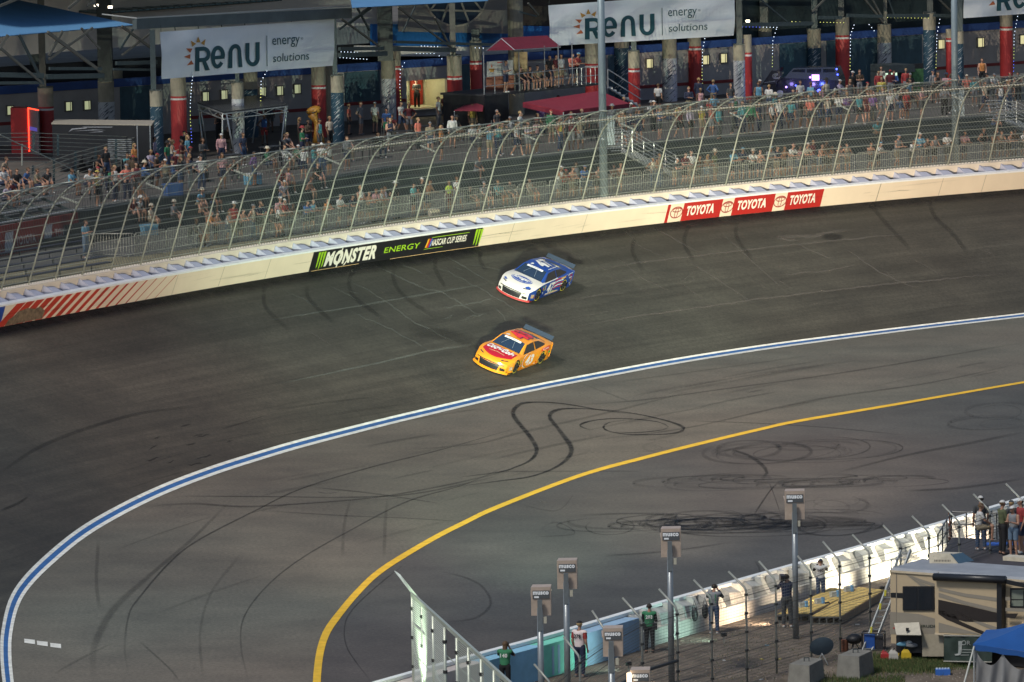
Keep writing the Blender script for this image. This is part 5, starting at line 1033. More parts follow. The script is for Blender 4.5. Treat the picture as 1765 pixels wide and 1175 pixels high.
rr_ = top('ramp_railing', 'long grey ramp railings behind the bleachers in front of the black trailer', 'railing', P(100, 300, ZD)); Yr = P(120, 330, ZD).y
def ra(x, y, k=0.0): return atY(x, y, Yr + x * .045 + k)
for i in range(8): mb = MB(); mb.tube([ra(-20, 230 + i * 7), ra(60, 229 + i * 7.0), ra(235, 236 + i * 7)], .022, 4); mb.build('rail', galv, rr_)
for i in range(7): mb = MB(); mb.tube([ra(28, 298 + i * 8, -.8), ra(130, 263 + i * 7.2, -.8), ra(235, 236 + i * 7, -.8)], .022, 4); mb.build('ramp_rail', galv, rr_)
for x, y0, y1 in [(58, 230, 262), (100, 232, 268), (232, 234, 295), (200, 240, 290), (165, 252, 305), (130, 260, 312), (93, 273, 318), (57, 285, 300)]: mb = MB(); mb.bar(ra(x, y0, -.4), ra(x, y1, -.4), .11); mb.build('rail_post', rl2, rr_)
mb = MB(); mb.tube([ra(0, 232, -3), ra(133, 296, -3), ra(136, 312, -3)], .03, 5); mb.tube([ra(38, 248, -3), ra(38, 285, -3)], .05, 5); mb.tube([ra(135, 293, -3), ra(135, 330, -3)], .05, 5); mb.build('stair_handrail', galv, rr_)
mb = MB(); q0, q1 = ra(-20, 330, 1), ra(240, 310, 1); mb.hexa([q0 - Vector((0, 0, 1.5)), q1 - Vector((0, 0, 1.5)), q1 + Vector((0, .3, -1.5)), q0 + Vector((0, .3, -1.5))], [q0, q1, q1 + Vector((0, .3, 0)), q0 + Vector((0, .3, 0))]); mb.build('ramp_side', mat('ramp_dark', (.03, .05, .06), .6), rr_)
# ================================================================== people
BONES = ['pelvis', 'chest', 'neck', 'head', 'uaL', 'faL', 'haL', 'uaR', 'faR', 'haR', 'thL', 'shL', 'ftL', 'thR', 'shR', 'ftR']
def V(*a): return Vector(a)
def pose(name):
    """joint positions, metres, person faces -Y"""
    J = dict(pel=V(0, 0, .96), wst=V(0, 0, 1.10), chs=V(0, 0, 1.34), nek=V(0, .01, 1.47), hd=V(0, -.02, 1.64),
             hpL=V(.095, 0, .93), hpR=V(-.095, 0, .93), knL=V(.11, -.02, .50), knR=V(-.11, -.02, .50), anL=V(.12, .02, .08), anR=V(-.12, .02, .08),
             shL=V(.19, .01, 1.41), shR=V(-.19, .01, 1.41), elL=V(.24, .03, 1.13), elR=V(-.24, .03, 1.13), wrL=V(.23, -.07, .89), wrR=V(-.23, -.07, .89))
    def up(**k): J.update(k)
    def shift(keys, d):
        for k in keys: J[k] = J[k] + d
    UP = ['wst', 'chs', 'nek', 'hd', 'shL', 'shR', 'elL', 'elR', 'wrL', 'wrR']
    def lean(deg, piv=V(0, 0, .96), keys=UP):
        M = Matrix.Rotation(rad(deg), 3, 'X')
        for k in keys: J[k] = piv + M @ (J[k] - piv)
    if name == 'rail':
        lean(22); up(elL=V(.25, -.34, 1.12), elR=V(-.25, -.34, 1.12), wrL=V(.12, -.52, 1.14), wrR=V(-.12, -.52, 1.14)); J['hd'] = J['nek'] + V(0, -.06, .16)
    elif name == 'rail2':
        lean(12); up(elL=V(.28, -.2, 1.12), elR=V(-.24, -.22, 1.13), wrL=V(.22, -.42, 1.13), wrR=V(-.05, -.42, 1.15), knR=V(-.12, -.10, .5), anR=V(-.12, .1, .09)); J['hd'] = J['nek'] + V(.02, -.05, .165)
    elif name == 'phone':
        up(elL=V(.24, -.04, 1.14), elR=V(-.24, -.04, 1.14), wrL=V(.10, -.27, 1.22), wrR=V(-.10, -.27, 1.22)); J['hd'] = V(0, -.05, 1.63)
    elif name == 'cross':
        up(elL=V(.25, -.06, 1.14), elR=V(-.25, -.06, 1.14), wrL=V(-.06, -.22, 1.19), wrR=V(.06, -.24, 1.15))
    elif name == 'hips':
        up(elL=V(.40, .08, 1.17), elR=V(-.40, .08, 1.17), wrL=V(.21, -.04, 1.01), wrR=V(-.21, -.04, 1.01), anL=V(.17, .02, .08), knL=V(.14, -.02, .5))
    elif name == 'walk':
        up(knL=V(.1, -.17, .53), anL=V(.1, -.28, .10), knR=V(-.1, .05, .5), anR=V(-.1, .30, .13), elL=V(.23, .14, 1.15), wrL=V(.22, .14, .93), elR=V(-.23, -.10, 1.15), wrR=V(-.2, -.28, .97))
    elif name == 'photo':
        lean(6); up(elL=V(.27, -.22, 1.27), elR=V(-.27, -.22, 1.27), wrL=V(.09, -.36, 1.50), wrR=V(-.09, -.30, 1.50)); J['hd'] = J['nek'] + V(0, -.07, .15)
    elif name == 'point':
        up(elR=V(-.34, -.16, 1.35), wrR=V(-.42, -.38, 1.42))
    elif name in ('sit', 'sit2', 'seat'):
        d = V(0, 0, -.46); shift(['pel', 'hpL', 'hpR'] + UP, d); piv = J['pel'].copy()
        lean({'sit': 6, 'sit2': 28, 'seat': -8}[name], piv); up(knL=V(.14, -.44, .52), knR=V(-.14, -.44, .52), anL=V(.15, -.42, .08), anR=V(-.15, -.42, .08))
        up(elL=V(.26, -.16, .74), elR=V(-.26, -.16, .74), wrL=V(.14, -.36, .62), wrR=V(-.14, -.36, .62)); J['hd'] = J['nek'] + V(0, -.05, .165)
    return J
def tapered(mb, a, b, ra, rb, fx=1.0, fy=1.0, seg=12):
    a = Vector(a); b = Vector(b); d = b - a; L_ = d.length; d = d / L_; 
    x = Vector((1, 0, 0)); x = (x - d * x.dot(d)); x = x.normalized() if x.length > .2 else d.orthogonal().normalized(); y = d.cross(x)
    rings = []
    for t, k in ((-1, 0), (-.8, .6), (-.45, .89), (0, 1)): rings.append((a + d * ra * t * .9, ra * k))
    for t in (.33, .66): rings.append((a.lerp(b, t), ra + (rb - ra) * t))
    for t, k in ((0, 1), (.45, .89), (.8, .6), (1, 0)): rings.append((b + d * rb * t * .9, rb * k))
    vs = []
    for c, r in rings: vs += [c + x * r * fx * cos(2 * pi * i / seg) + y * r * fy * sin(2 * pi * i / seg) for i in range(seg)]
    mb.add(vs, [(i * seg + k, i * seg + (k + 1) % seg, (i + 1) * seg + (k + 1) % seg, (i + 1) * seg + k) for i in range(len(rings) - 1) for k in range(seg)])
PROTO = {}
def proto(name, vox=.021, female=False):
    key = (name, vox, female)
    if key in PROTO: return PROTO[key]
    J = pose(name); mb = MB(); segs = []
    w = .92 if female else 1.0
    def B(bn, a, b, ra, rb, fx=1, fy=1): tapered(mb, a, b, ra, rb, fx, fy); segs.append((bn, Vector(a), Vector(b), max(ra, rb)))
    B('pelvis', J['pel'] + V(0, 0, -.02), J['wst'], .125, .125, 1.22, .86); B('chest', J['wst'], J['chs'], .125 * w, .145 * w, 1.18, .80)
    B('chest', J['chs'] + (J['shL'] - J['chs']) * .35, J['chs'] + (J['shR'] - J['chs']) * .35, .105 * w, .105 * w, 1, 1)
    B('chest', J['shL'], J['shR'], .058 * w, .058 * w, 1, 1)
    B('neck', J['nek'] - V(0, 0, .03), J['nek'] + (J['hd'] - J['nek']) * .5, .056, .052)
    hd = J['hd']; B('head', hd + V(0, .012, .035), hd + V(0, .012, .03), .094, .094, .84, 1.0); B('head', hd + V(0, -.028, -.045), hd + V(0, -.022, .0), .058, .074, .92, 1.0)
    B('head', hd + V(0, -.102, -.008), hd + V(0, -.088, .03), .016, .010); B('head', hd + V(.078, 0, .0), hd + V(.080, .008, .028), .013, .018); B('head', hd + V(-.078, 0, .0), hd + V(-.080, .008, .028), .013, .018)
    for sd_ in 'LR':
        B('ua' + sd_, J['sh' + sd_], J['el' + sd_], .056 * w, .044 * w); B('fa' + sd_, J['el' + sd_], J['wr' + sd_], .044 * w, .030 * w)
        wr = J['wr' + sd_]; d = (wr - J['el' + sd_]).normalized(); side = (J['shL'] - J['shR']).normalized() * (1 if sd_ == 'L' else -1)
        palm = wr + d * .085; n_ = d.cross(side); n_ = n_.normalized() if n_.length > .1 else V(0, 0, -1); sp = d.cross(n_).normalized()
        B('ha' + sd_, wr, palm, .030, .034, 1.0, .62)
        for i, (o_, l_) in enumerate(((-.030, .062), (-.010, .078), (.010, .074), (.028, .055))):
            k_ = palm + sp * o_; t1_ = k_ + d * l_ * .62; t2_ = t1_ + (d * .55 + n_ * .8 * (1 if n_.dot(V(0, 0, -1)) > 0 else -1)).normalized() * l_ * .5
            B('ha' + sd_, k_, t1_, .0105, .0095); B('ha' + sd_, t1_, t2_, .0095, .008)
        th0 = wr + d * .03 - sp * .028; B('ha' + sd_, th0, th0 - sp * .035 + d * .035, .013, .011)
        B('th' + sd_, J['hp' + sd_], J['kn' + sd_], .088, .062); B('sh' + sd_, J['kn' + sd_], J['an' + sd_], .060, .040)
        an = J['an' + sd_]; B('ft' + sd_, an + V(0, .03, -.03), an + V(0, -.14, -.045), .042, .034, 1.0, .9)
    me = bpy.data.meshes.new('body'); me.from_pydata([tuple(v) for v in mb.v], [], mb.f); ob = bpy.data.objects.new('body', me); COL.objects.link(ob)
    md = ob.modifiers.new('r', 'REMESH'); md.mode = 'VOXEL'; md.voxel_size = vox; md.use_smooth_shade = True
    sm = ob.modifiers.new('s', 'SMOOTH'); sm.iterations = 2; sm.factor = .5
    dg = bpy.context.evaluated_depsgraph_get(); ev = bpy.data.meshes.new_from_object(ob.evaluated_get(dg)); bpy.data.objects.remove(ob); bpy.data.meshes.remove(me)
    n = len(ev.vertices); co = np.empty(n * 3); ev.vertices.foreach_get('co', co); co = co.reshape(n, 3); no = np.empty(n * 3); ev.vertices.foreach_get('normal', no); no = no.reshape(n, 3)
    best = np.full(n, 1e9); lab = np.zeros(n, int); tt = np.zeros(n); names = [s[0] for s in segs]
    for i, (bn, a, b, r) in enumerate(segs):
        a = np.array(a); d = np.array(b) - a; L2 = d @ d; t = np.clip(((co - a) @ d) / L2, 0, 1); q = a + t[:, None] * d; dd = np.linalg.norm(co - q, axis=1) - r * .85
        m = dd < best; best[m] = dd[m]; lab[m] = i; tt[m] = t[m]
    nm = np.array(names)[lab]; ev.name = 'body_' + name
    faces = [tuple(p.vertices) for p in ev.polygons]
    PROTO[key] = dict(J=J, me=ev, co=co, no=no, nm=nm, t=tt, faces=faces, parts={}, smooth=True)
    return PROTO[key]
def garment(pr, kind):
    if kind in pr['parts']: return pr['parts'][kind]
    nm, t, co, no, J = pr['nm'], pr['t'], pr['co'], pr['no'], pr['J']
    isin = lambda *a: np.isin(nm, a)
    off = .014
    if kind == 'tshirt': sel = isin('chest') | (isin('pelvis') & (co @ np.array(up_axis(J)) > up0(J))) | (isin('uaL', 'uaR') & (t < .72))
    elif kind == 'tank': sel = (isin('chest') & ~((np.abs(side_c(J, co)) > .155))) | (isin('pelvis') & (co @ np.array(up_axis(J)) > up0(J)))
    elif kind == 'longshirt': sel = isin('chest', 'uaL', 'uaR') | (isin('pelvis') & (co @ np.array(up_axis(J)) > up0(J))) | (isin('faL', 'faR') & (t < .9))
    elif kind == 'shorts': sel = isin('pelvis') | (isin('thL', 'thR') & (t < .82)); off = .018
    elif kind == 'trousers': sel = isin('pelvis', 'thL', 'thR') | (isin('shL', 'shR') & (t < .93)); off = .018
    elif kind == 'shoes': sel = isin('ftL', 'ftR'); off = .012
    elif kind == 'bib': sel = isin('chest') | (isin('pelvis') & (co @ np.array(up_axis(J)) > up0(J))); off = .026
    elif kind in ('hair', 'longhair', 'cap', 'bald'):
        h = np.array(J['hd']); r = co - h; sel = isin('head') & ((r[:, 2] > .055) | ((r[:, 1] > .0) & (r[:, 2] > -.02)) ); off = .016
        if kind == 'cap': sel = isin('head') & (r[:, 2] > .048); off = .018
        if kind == 'longhair': sel = (isin('head') & ((r[:, 2] > .058) | (r[:, 1] > -.01))) | isin('neck') & (r[:, 1] > .01) ; off = .024
    keep = [f for f in pr['faces'] if all(sel[i] for i in f)]
    used = sorted({i for f in keep for i in f}); ix = {u: k for k, u in enumerate(used)}
    vs = [tuple(co[u] + no[u] * off) for u in used]; fs = [tuple(ix[i] for i in f) for f in keep]
    h = J['hd']
    if kind == 'cap':   # peak
        b = len(vs); pk = [(x, -.075 - .085 * cos(x / .075 * pi / 2), .062 - .012) for x in (-.072, -.045, 0, .045, .072)]; pk2 = [(x, -.06, .068) for x in (-.076, -.045, 0, .045, .076)]
        vs += [(h.x + x, h.y + y, h.z + z) for x, y, z in pk + pk2]; fs += [(b + i, b + i + 1, b + i + 6, b + i + 5) for i in range(4)]
    if kind == 'longhair':
        m2 = MB(); tapered(m2, h + V(0, .075, .0), h + V(0, .10, -.20), .07, .055, 1.15, .55, 10); b = len(vs); vs += m2.v; fs += [tuple(i + b for i in f) for f in m2.f]
    me = bpy.data.meshes.new(kind); me.from_pydata(vs, [], fs); me.polygons.foreach_set('use_smooth', [True] * len(fs)); me.update(); me.materials.append(None); pr['parts'][kind] = me; return me
def up_axis(J): return (J['chs'] - J['pel']).normalized()
def up0(J): return J['pel'].dot(up_axis(J)) + .0
def side_c(J, co): return co @ np.array((J['shL'] - J['shR']).normalized())
def hatmesh(pr):
    if 'hat' in pr['parts']: return pr['parts']['hat']
    h = pr['J']['hd']; m2 = MB(); m2.tube([h + V(0, .01, .07), h + V(0, .01, .075), h + V(0, .01, .10), h + V(0, .01, .17), h + V(0, .01, .185)], [.17, .165, .1, .088, .03], 14)
    me = bpy.data.meshes.new('hat'); me.from_pydata(m2.v, [], m2.f); me.polygons.foreach_set('use_smooth', [True] * len(m2.f)); me.materials.append(None); me.update(); pr['parts']['hat'] = me; return me
COLS = dict(white=(.62, .62, .60), cream=(.55, .48, .36), grey=(.22, .23, .25), dark_grey=(.06, .065, .07), black=(.013, .013, .016), navy=(.015, .025, .07), blue=(.03, .12, .36), sky=(.12, .38, .55), teal=(.05, .30, .33), aqua=(.12, .45, .45), green=(.02, .22, .09), mint=(.28, .5, .42), olive=(.10, .12, .05), khaki=(.28, .23, .14), tan=(.34, .26, .17), brown=(.09, .055, .03), orange=(.62, .22, .03), red=(.36, .02, .02), maroon=(.13, .012, .02), pink=(.55, .28, .30), coral=(.7, .16, .1), yellow=(.6, .48, .05), neon=(.55, .75, .03), purple=(.2, .09, .3), denim=(.04, .08, .17), denim_l=(.12, .2, .3), lilac=(.4, .34, .45))
NM = dict(sky='sky blue', aqua='aqua', mint='mint green', neon='neon yellow', dark_grey='dark grey', denim='blue denim', denim_l='pale denim')
SK = [mat('skin_a', (.33, .18, .12), .6, noise=.05), mat('skin_b', (.23, .12, .07), .6, noise=.05), mat('skin_c', (.40, .23, .165), .6, noise=.05), mat('skin_d', (.10, .055, .035), .6, noise=.05)]
HR = [mat('hair_a', (.02, .014, .01), .7), mat('hair_b', (.08, .045, .02), .7), mat('hair_c', (.30, .20, .09), .7), mat('hair_d', (.22, .21, .2), .7)]
def cm(c): return mat('cloth_' + c, tuple((v * .84 + .16 * sum(COLS[c]) / 3) * .74 for v in COLS[c]), .85, noise=.10, scale=9)  # cloth colours dulled and darkened for the dim stand
face_m = mat('face_dark', (.03, .015, .012), .5, noise=0)
def child(name, me, parent, m):
    if len(me.materials) == 0: me.materials.append(None)
    o = bpy.data.objects.new(name, me); COL.objects.link(o); o.parent = parent; o.material_slots[0].link = 'OBJECT'; o.material_slots[0].material = m; return o
PR = random.Random(11); LABELS = set(); PEOPLE = []
POSEW = dict(stand='standing', rail='leaning on the barrier', rail2='leaning on the barrier', phone='looking at a phone', cross='with arms crossed', hips='with hands on hips', walk='walking', photo='holding up a camera', point='pointing', sit='sitting', sit2='sitting bent forward', seat='sitting back')
def person(loc, face, ps, top_, shirt, bot, bcol, head='hair', hcol=None, place='', group=None, sc=1.0, skin=None, vox=.024, label=None, female=False, facef=False):
    """face: angle the person looks towards (0 = +X)"""
    pr = proto(ps, vox, female); k = PR.randrange(100); o = top('person', '', 'person', loc, group, face + pi / 2)
    o.scale = (sc,) * 3; sk = SK[skin if skin is not None else (0, 0, 1, 2, 0, 1, 2, 3)[k % 8]]
    child('body', pr['me'], o, sk)
    if top_ != 'none': child({'tshirt': 't_shirt', 'tank': 'tank_top', 'longshirt': 'long_sleeved_top'}[top_], garment(pr, top_), o, cm(shirt))
    child(bot, garment(pr, bot), o, cm(bcol)); child('shoes', garment(pr, 'shoes'), o, cm('white' if k % 3 == 0 else 'black' if k % 3 == 1 else 'grey'))
    if head in ('cap', 'hat'):
        child('hair', garment(pr, 'hair'), o, HR[k % 3]); child(head, garment(pr, 'cap') if head == 'cap' else hatmesh(pr), o, cm(hcol or 'white'))
    else: child('hair', garment(pr, head), o, HR[{'brown': 1, 'blond': 2, 'grey': 3}.get(hcol, 0 if k % 2 else 1)])
    if facef:
        key = 'face'; 
        if key not in pr['parts']:
            h = pr['J']['hd']; m2 = MB()
            for x in (-.033, .033): m2.ell(h + V(x, -.088, .022), .012, .010, .008, 6, 4)
            m2.ell(h + V(0, -.094, -.042), .022, .008, .006, 6, 4); me = bpy.data.meshes.new('face'); me.from_pydata(m2.v, [], m2.f); me.materials.append(None); pr['parts'][key] = me
        child('face', pr['parts'][key], o, face_m)
    if label is None:
        g = {'none': 'no shirt', 'tank': str(NM.get(shirt, shirt)) + ' tank top', 'tshirt': str(NM.get(shirt, shirt)) + ' shirt', 'longshirt': str(NM.get(shirt, shirt)) + ' long sleeved top'}[top_]
        hd_ = {'cap': ' and %s cap' % NM.get(hcol, hcol or 'white'), 'hat': ' and %s sun hat' % NM.get(hcol, hcol or 'white'), 'longhair': ' and long hair', 'hair': ''}[head]
        cands = ['person in %s%s %s %s' % (g, hd_, POSEW[ps], place), 'person in %s%s and %s %s %s' % (g, hd_, NM.get(bcol, bcol) + ' ' + bot, POSEW[ps], place)]
        label = None
        for c in cands:
            c = ' '.join(c.split())
            if c not in LABELS and len(c.split()) <= 16: label = c; break
        if label is None:
            for w_ in ('second ', 'third ', 'fourth ', 'fifth ', 'sixth ', 'seventh ', 'eighth ', 'ninth ', 'tenth '):
                c = ' '.join((w_ + cands[0]).split()[:16])
                if c not in LABELS: label = c; break
            label = label or ' '.join(cands[1].split()[:16])
    LABELS.add(label); o['label'] = label; PEOPLE.append(o); return o
def towards(p, px, py, z=None):  # angle from p to another place
    return atan2(py - p.y, px - p.x)
def infield(p): t = WC.tan(WC.near(p)); return atan2(-t.x, t.y)
# ---- along the barriers on the lower walkway: (x, head y, pose, top, colour, legs, colour, head, colour)
def wpl(x):
    r = 'left of the black banner'
    for a, t in [(0, 'below the left bleachers'), (230, 'above the striped wall end'), (420, 'left of the black banner'), (530, 'above the black banner left half'), (690, 'above the black banner right half'), (835, 'left of the first light pole'), (1045, 'by the metal stairs'), (1140, 'above the first red panel'), (1250, 'above the middle red panel'), (1340, 'above the last red panel'), (1440, 'right of the red panels'), (1560, 'left of the second light pole'), (1650, 'right of the second light pole')]:
        if x >= a: r = t
    return r
WALKERS = [
 (337, 357, 'sit', 'tank', 'dark_grey', 'shorts', 'grey', 'longhair', None), (358, 362, 'rail', 'tshirt', 'orange', 'shorts', 'khaki', 'cap', 'grey'), (372, 372, 'rail2', 'none', 0, 'shorts', 'navy', 'hair', None), (392, 370, 'rail2', 'tank', 'white', 'shorts', 'denim', 'longhair', 'brown'), (404, 347, 'phone', 'tshirt', 'red', 'trousers', 'khaki', 'hat', 'white'), (415, 372, 'rail', 'none', 0, 'shorts', 'black', 'hair', None), (437, 352, 'hips', 'tank', 'cream', 'trousers', 'denim_l', 'cap', 'grey'), (453, 350, 'cross', 'tshirt', 'mint', 'shorts', 'khaki', 'hair', None), (445, 342, 'rail', 'tshirt', 'navy', 'shorts', 'black', 'hair', None), (466, 340, 'sit', 'tshirt', 'dark_grey', 'shorts', 'grey', 'hair', None),
 (477, 352, 'rail', 'tshirt', 'white', 'shorts', 'black', 'hair', None), (487, 342, 'rail2', 'tshirt', 'red', 'shorts', 'grey', 'cap', 'white'), (500, 350, 'rail', 'none', 0, 'shorts', 'navy', 'hair', None), (484, 334, 'stand', 'tshirt', 'pink', 'shorts', 'black', 'cap', 'white'), (527, 346, 'rail', 'tshirt', 'blue', 'shorts', 'navy', 'hair', None), (538, 343, 'rail2', 'tank', 'sky', 'shorts', 'black', 'longhair', None), (560, 345, 'rail', 'tshirt', 'orange', 'trousers', 'khaki', 'hair', None), (584, 334, 'rail2', 'tshirt', 'white', 'shorts', 'dark_grey', 'hair', 'grey'), (603, 335, 'rail', 'tshirt', 'navy', 'shorts', 'black', 'cap', 'black'),
 (622, 316, 'cross', 'tank', 'white', 'shorts', 'navy', 'hair', 'blond'), (634, 329, 'rail2', 'none', 0, 'shorts', 'dark_grey', 'hair', None), (643, 323, 'rail', 'tshirt', 'pink', 'shorts', 'denim', 'hair', None), (655, 324, 'rail2', 'tank', 'white', 'shorts', 'black', 'hair', 'brown'), (664, 321, 'stand', 'tank', 'lilac', 'shorts', 'khaki', 'hair', None), (682, 313, 'hips', 'tshirt', 'black', 'trousers', 'navy', 'hat', 'white'), (713, 315, 'phone', 'tshirt', 'aqua', 'shorts', 'black', 'hair', None), (728, 306, 'stand', 'tshirt', 'black', 'shorts', 'dark_grey', 'cap', 'white'), (738, 309, 'rail2', 'none', 0, 'shorts', 'navy', 'hair', None),
 (775, 311, 'stand', 'tshirt', 'neon', 'shorts', 'maroon', 'longhair', 'brown'), (788, 304, 'walk', 'tshirt', 'white', 'shorts', 'grey', 'hair', None), (812, 322, 'seat', 'tshirt', 'black', 'shorts', 'dark_grey', 'hair', None), (836, 314, 'seat', 'tshirt', 'grey', 'shorts', 'khaki', 'cap', 'grey'), (860, 311, 'seat', 'tshirt', 'teal', 'shorts', 'black', 'hair', None), (880, 312, 'seat', 'tshirt', 'dark_grey', 'shorts', 'navy', 'cap', 'black'),
 (914, 308, 'seat', 'tank', 'cream', 'shorts', 'khaki', 'longhair', None), (962, 284, 'rail', 'tank', 'white', 'shorts', 'grey', 'cap', 'white'), (972, 290, 'rail', 'tshirt', 'red', 'shorts', 'black', 'cap', 'red'), (985, 287, 'rail2', 'none', 0, 'shorts', 'khaki', 'hair', None), (993, 279, 'stand', 'tshirt', 'grey', 'shorts', 'black', 'hair', None), (1005, 283, 'rail', 'tshirt', 'blue', 'shorts', 'navy', 'cap', 'blue'), (1016, 291, 'rail2', 'none', 0, 'shorts', 'denim', 'longhair', None), (1028, 290, 'rail', 'tank', 'tan', 'shorts', 'black', 'hair', None), (1055, 287, 'rail', 'none', 0, 'shorts', 'navy', 'hair', None), (1068, 284, 'rail2', 'none', 0, 'shorts', 'khaki', 'hair', 'blond'),
 (1126, 270, 'hips', 'tank', 'cream', 'trousers', 'denim', 'cap', 'navy'), (1137, 264, 'stand', 'tank', 'tan', 'trousers', 'denim', 'hair', 'brown'), (1163, 271, 'rail', 'tshirt', 'dark_grey', 'shorts', 'khaki', 'cap', 'white'), (1179, 262, 'rail2', 'tshirt', 'maroon', 'shorts', 'black', 'hair', None), (1192, 259, 'stand', 'tshirt', 'white', 'shorts', 'tan', 'hair', None), (1203, 268, 'rail', 'tshirt', 'brown', 'shorts', 'black', 'longhair', None), (1218, 267, 'rail2', 'tank', 'tan', 'shorts', 'denim_l', 'longhair', 'blond'), (1233, 258, 'stand', 'tshirt', 'olive', 'shorts', 'khaki', 'hat', 'cream'), (1262, 256, 'rail2', 'tshirt', 'sky', 'shorts', 'black', 'cap', 'blue'), (1278, 252, 'rail', 'tshirt', 'navy', 'shorts', 'dark_grey', 'cap', 'sky'), (1295, 256, 'rail', 'tshirt', 'white', 'shorts', 'black', 'hat', 'cream'), (1309, 257, 'rail2', 'none', 0, 'shorts', 'navy', 'hair', None),
 (1325, 250, 'rail', 'tshirt', 'grey', 'shorts', 'black', 'cap', 'sky'), (1338, 251, 'rail2', 'tshirt', 'navy', 'shorts', 'khaki', 'hair', None), (1350, 250, 'rail', 'none', 0, 'shorts', 'black', 'longhair', None), (1362, 246, 'rail', 'tshirt', 'white', 'shorts', 'grey', 'cap', 'coral'), (1376, 250, 'rail2', 'tank', 'pink', 'shorts', 'denim', 'hair', None), (1387, 244, 'rail', 'tshirt', 'cream', 'shorts', 'black', 'cap', 'white'), (1402, 240, 'stand', 'tshirt', 'maroon', 'shorts', 'navy', 'hair', None), (1412, 246, 'rail', 'none', 0, 'shorts', 'denim', 'hair', None), (1421, 240, 'rail2', 'tshirt', 'brown', 'shorts', 'black', 'hair', None), (1430, 249, 'rail', 'tank', 'orange', 'shorts', 'black', 'longhair', None), (1444, 249, 'rail2', 'none', 0, 'shorts', 'khaki', 'hair', None), (1460, 247, 'hips', 'tank', 'tan', 'shorts', 'khaki', 'hair', None),
 (1500, 247, 'rail2', 'none', 0, 'shorts', 'dark_grey', 'longhair', None), (1513, 250, 'rail', 'tshirt', 'white', 'shorts', 'black', 'cap', 'sky'), (1546, 227, 'rail2', 'tank', 'grey', 'shorts', 'khaki', 'cap', 'blue'), (1570, 243, 'rail', 'tshirt', 'white', 'shorts', 'black', 'hair', None), (1584, 226, 'rail2', 'tshirt', 'sky', 'shorts', 'grey', 'cap', 'white'), (1597, 236, 'rail', 'tank', 'brown', 'shorts', 'navy', 'hair', None), (1610, 232, 'rail2', 'tank', 'grey', 'shorts', 'black', 'longhair', 'brown'), (1633, 227, 'phone', 'tshirt', 'white', 'shorts', 'black', 'cap', 'black'), (1661, 225, 'rail2', 'tshirt', 'pink', 'shorts', 'navy', 'hair', None), (1696, 220, 'hips', 'tank', 'black', 'shorts', 'grey', 'hair', None), (1712, 225, 'rail', 'none', 0, 'shorts', 'khaki', 'hair', None), (1725, 225, 'rail2', 'tank', 'tan', 'shorts', 'black', 'longhair', None), (1738, 224, 'rail', 'none', 0, 'shorts', 'black', 'hair', None), (1748, 222, 'rail2', 'tshirt', 'brown', 'shorts', 'denim', 'hair', None), (1762, 228, 'rail', 'tshirt', 'white', 'shorts', 'black', 'hair', None)]
for i, (x, hy, ps, tp_, c, bt, bc, hd_, hc) in enumerate(WALKERS):
    q = line_at(BL, x, ZW); nd = infield(q); out = Vector((-cos(nd), -sin(nd), 0)); lean_ = ps.startswith('rail')
    fwd = {'rail': .60, 'rail2': .50}.get(ps, .35 + .4 * (i % 3)) if ps not in ('seat', 'sit') else 1.0
    # slide back along the walkway until the picture column agrees
    for _ in range(3):
        b = q + out * fwd; b = b + Vector(((x - proj(b)[0]) / proj(b)[2], 0, 0)); q = b - out * fwd
    h0 = 1.75 if ps not in ('seat', 'sit') else 1.25
    need = proj(Vector((b.x, b.y, ZW)))[1] - hy; sc = need / (proj(b)[1] - proj(b + Vector((0, 0, h0)))[1]); sc = max(.90, min(1.08, sc))
    person(b, nd + PR.uniform(-.35, .35), ps, tp_, c, bt, bc, hd_, hc, wpl(x), 'spectators along the lower walkway', sc, facef=True, female=(hd_ == 'longhair'))
q = P(148, 445, ZW); person(q, infield(q), 'phone', 'tshirt', 'sky', 'trousers', 'denim_l', 'hair', None, '', 'spectators along the lower walkway', 1.02, label='person in sky blue shirt looking at a phone right of the red banner wall', facef=True)
q = P(1053, 285, ZW + .5); person(P(1053, 292, ZW), infield(q), 'phone', 'tank', 'white', 'shorts', 'grey', 'cap', 'coral', '', 'spectators along the lower walkway', 1.0, label='person in white tank top and patterned coral cap right beside the first light pole', facef=True)
# folding seats for the people who sit by the barrier
seatm = mat('camp_seat', (.03, .035, .05), .8)
def campchair_proto():
    o = top('camping_chair', 'x', 'folding chair'); mb = MB(); mb.box((0, .02, .42), .5, .44, .03); mb.build('seat', seatm, o); mb = MB(); mb.box((0, .25, .68), .5, .03, .45); mb.build('backrest', seatm, o)
    for x in (-.26, .26):
        for y in (-.2, .25): mb = MB(); mb.bar((x, y, 0), (x, y * .9, .62 if y < 0 else .9), .025); mb.build('leg', galv, o)
        mb = MB(); mb.bar((x, -.2, .62), (x, .25, .62), .05, .02); mb.build('armrest', seatm, o)
    return o
ch0 = campchair_proto(); nch = [0]; CH_L = set()
def chair(loc, rz, label):
    o = ch0 if nch[0] == 0 else dup(ch0); nch[0] += 1; o.location = loc; o.rotation_euler = (0, 0, rz); o['group'] = 'folding camping chairs'
    b = label; k = 0
    while label in CH_L: k += 1; label = b.replace('dark folding chair', ORD[k] + ' dark folding chair')
    CH_L.add(label); o['label'] = label; return o
for o in PEOPLE[:]:
    if 'sitting' in o['label']:
        chair(o.location, o.rotation_euler.z, 'dark folding chair under a spectator ' + wpl(proj(o.location)[0]))
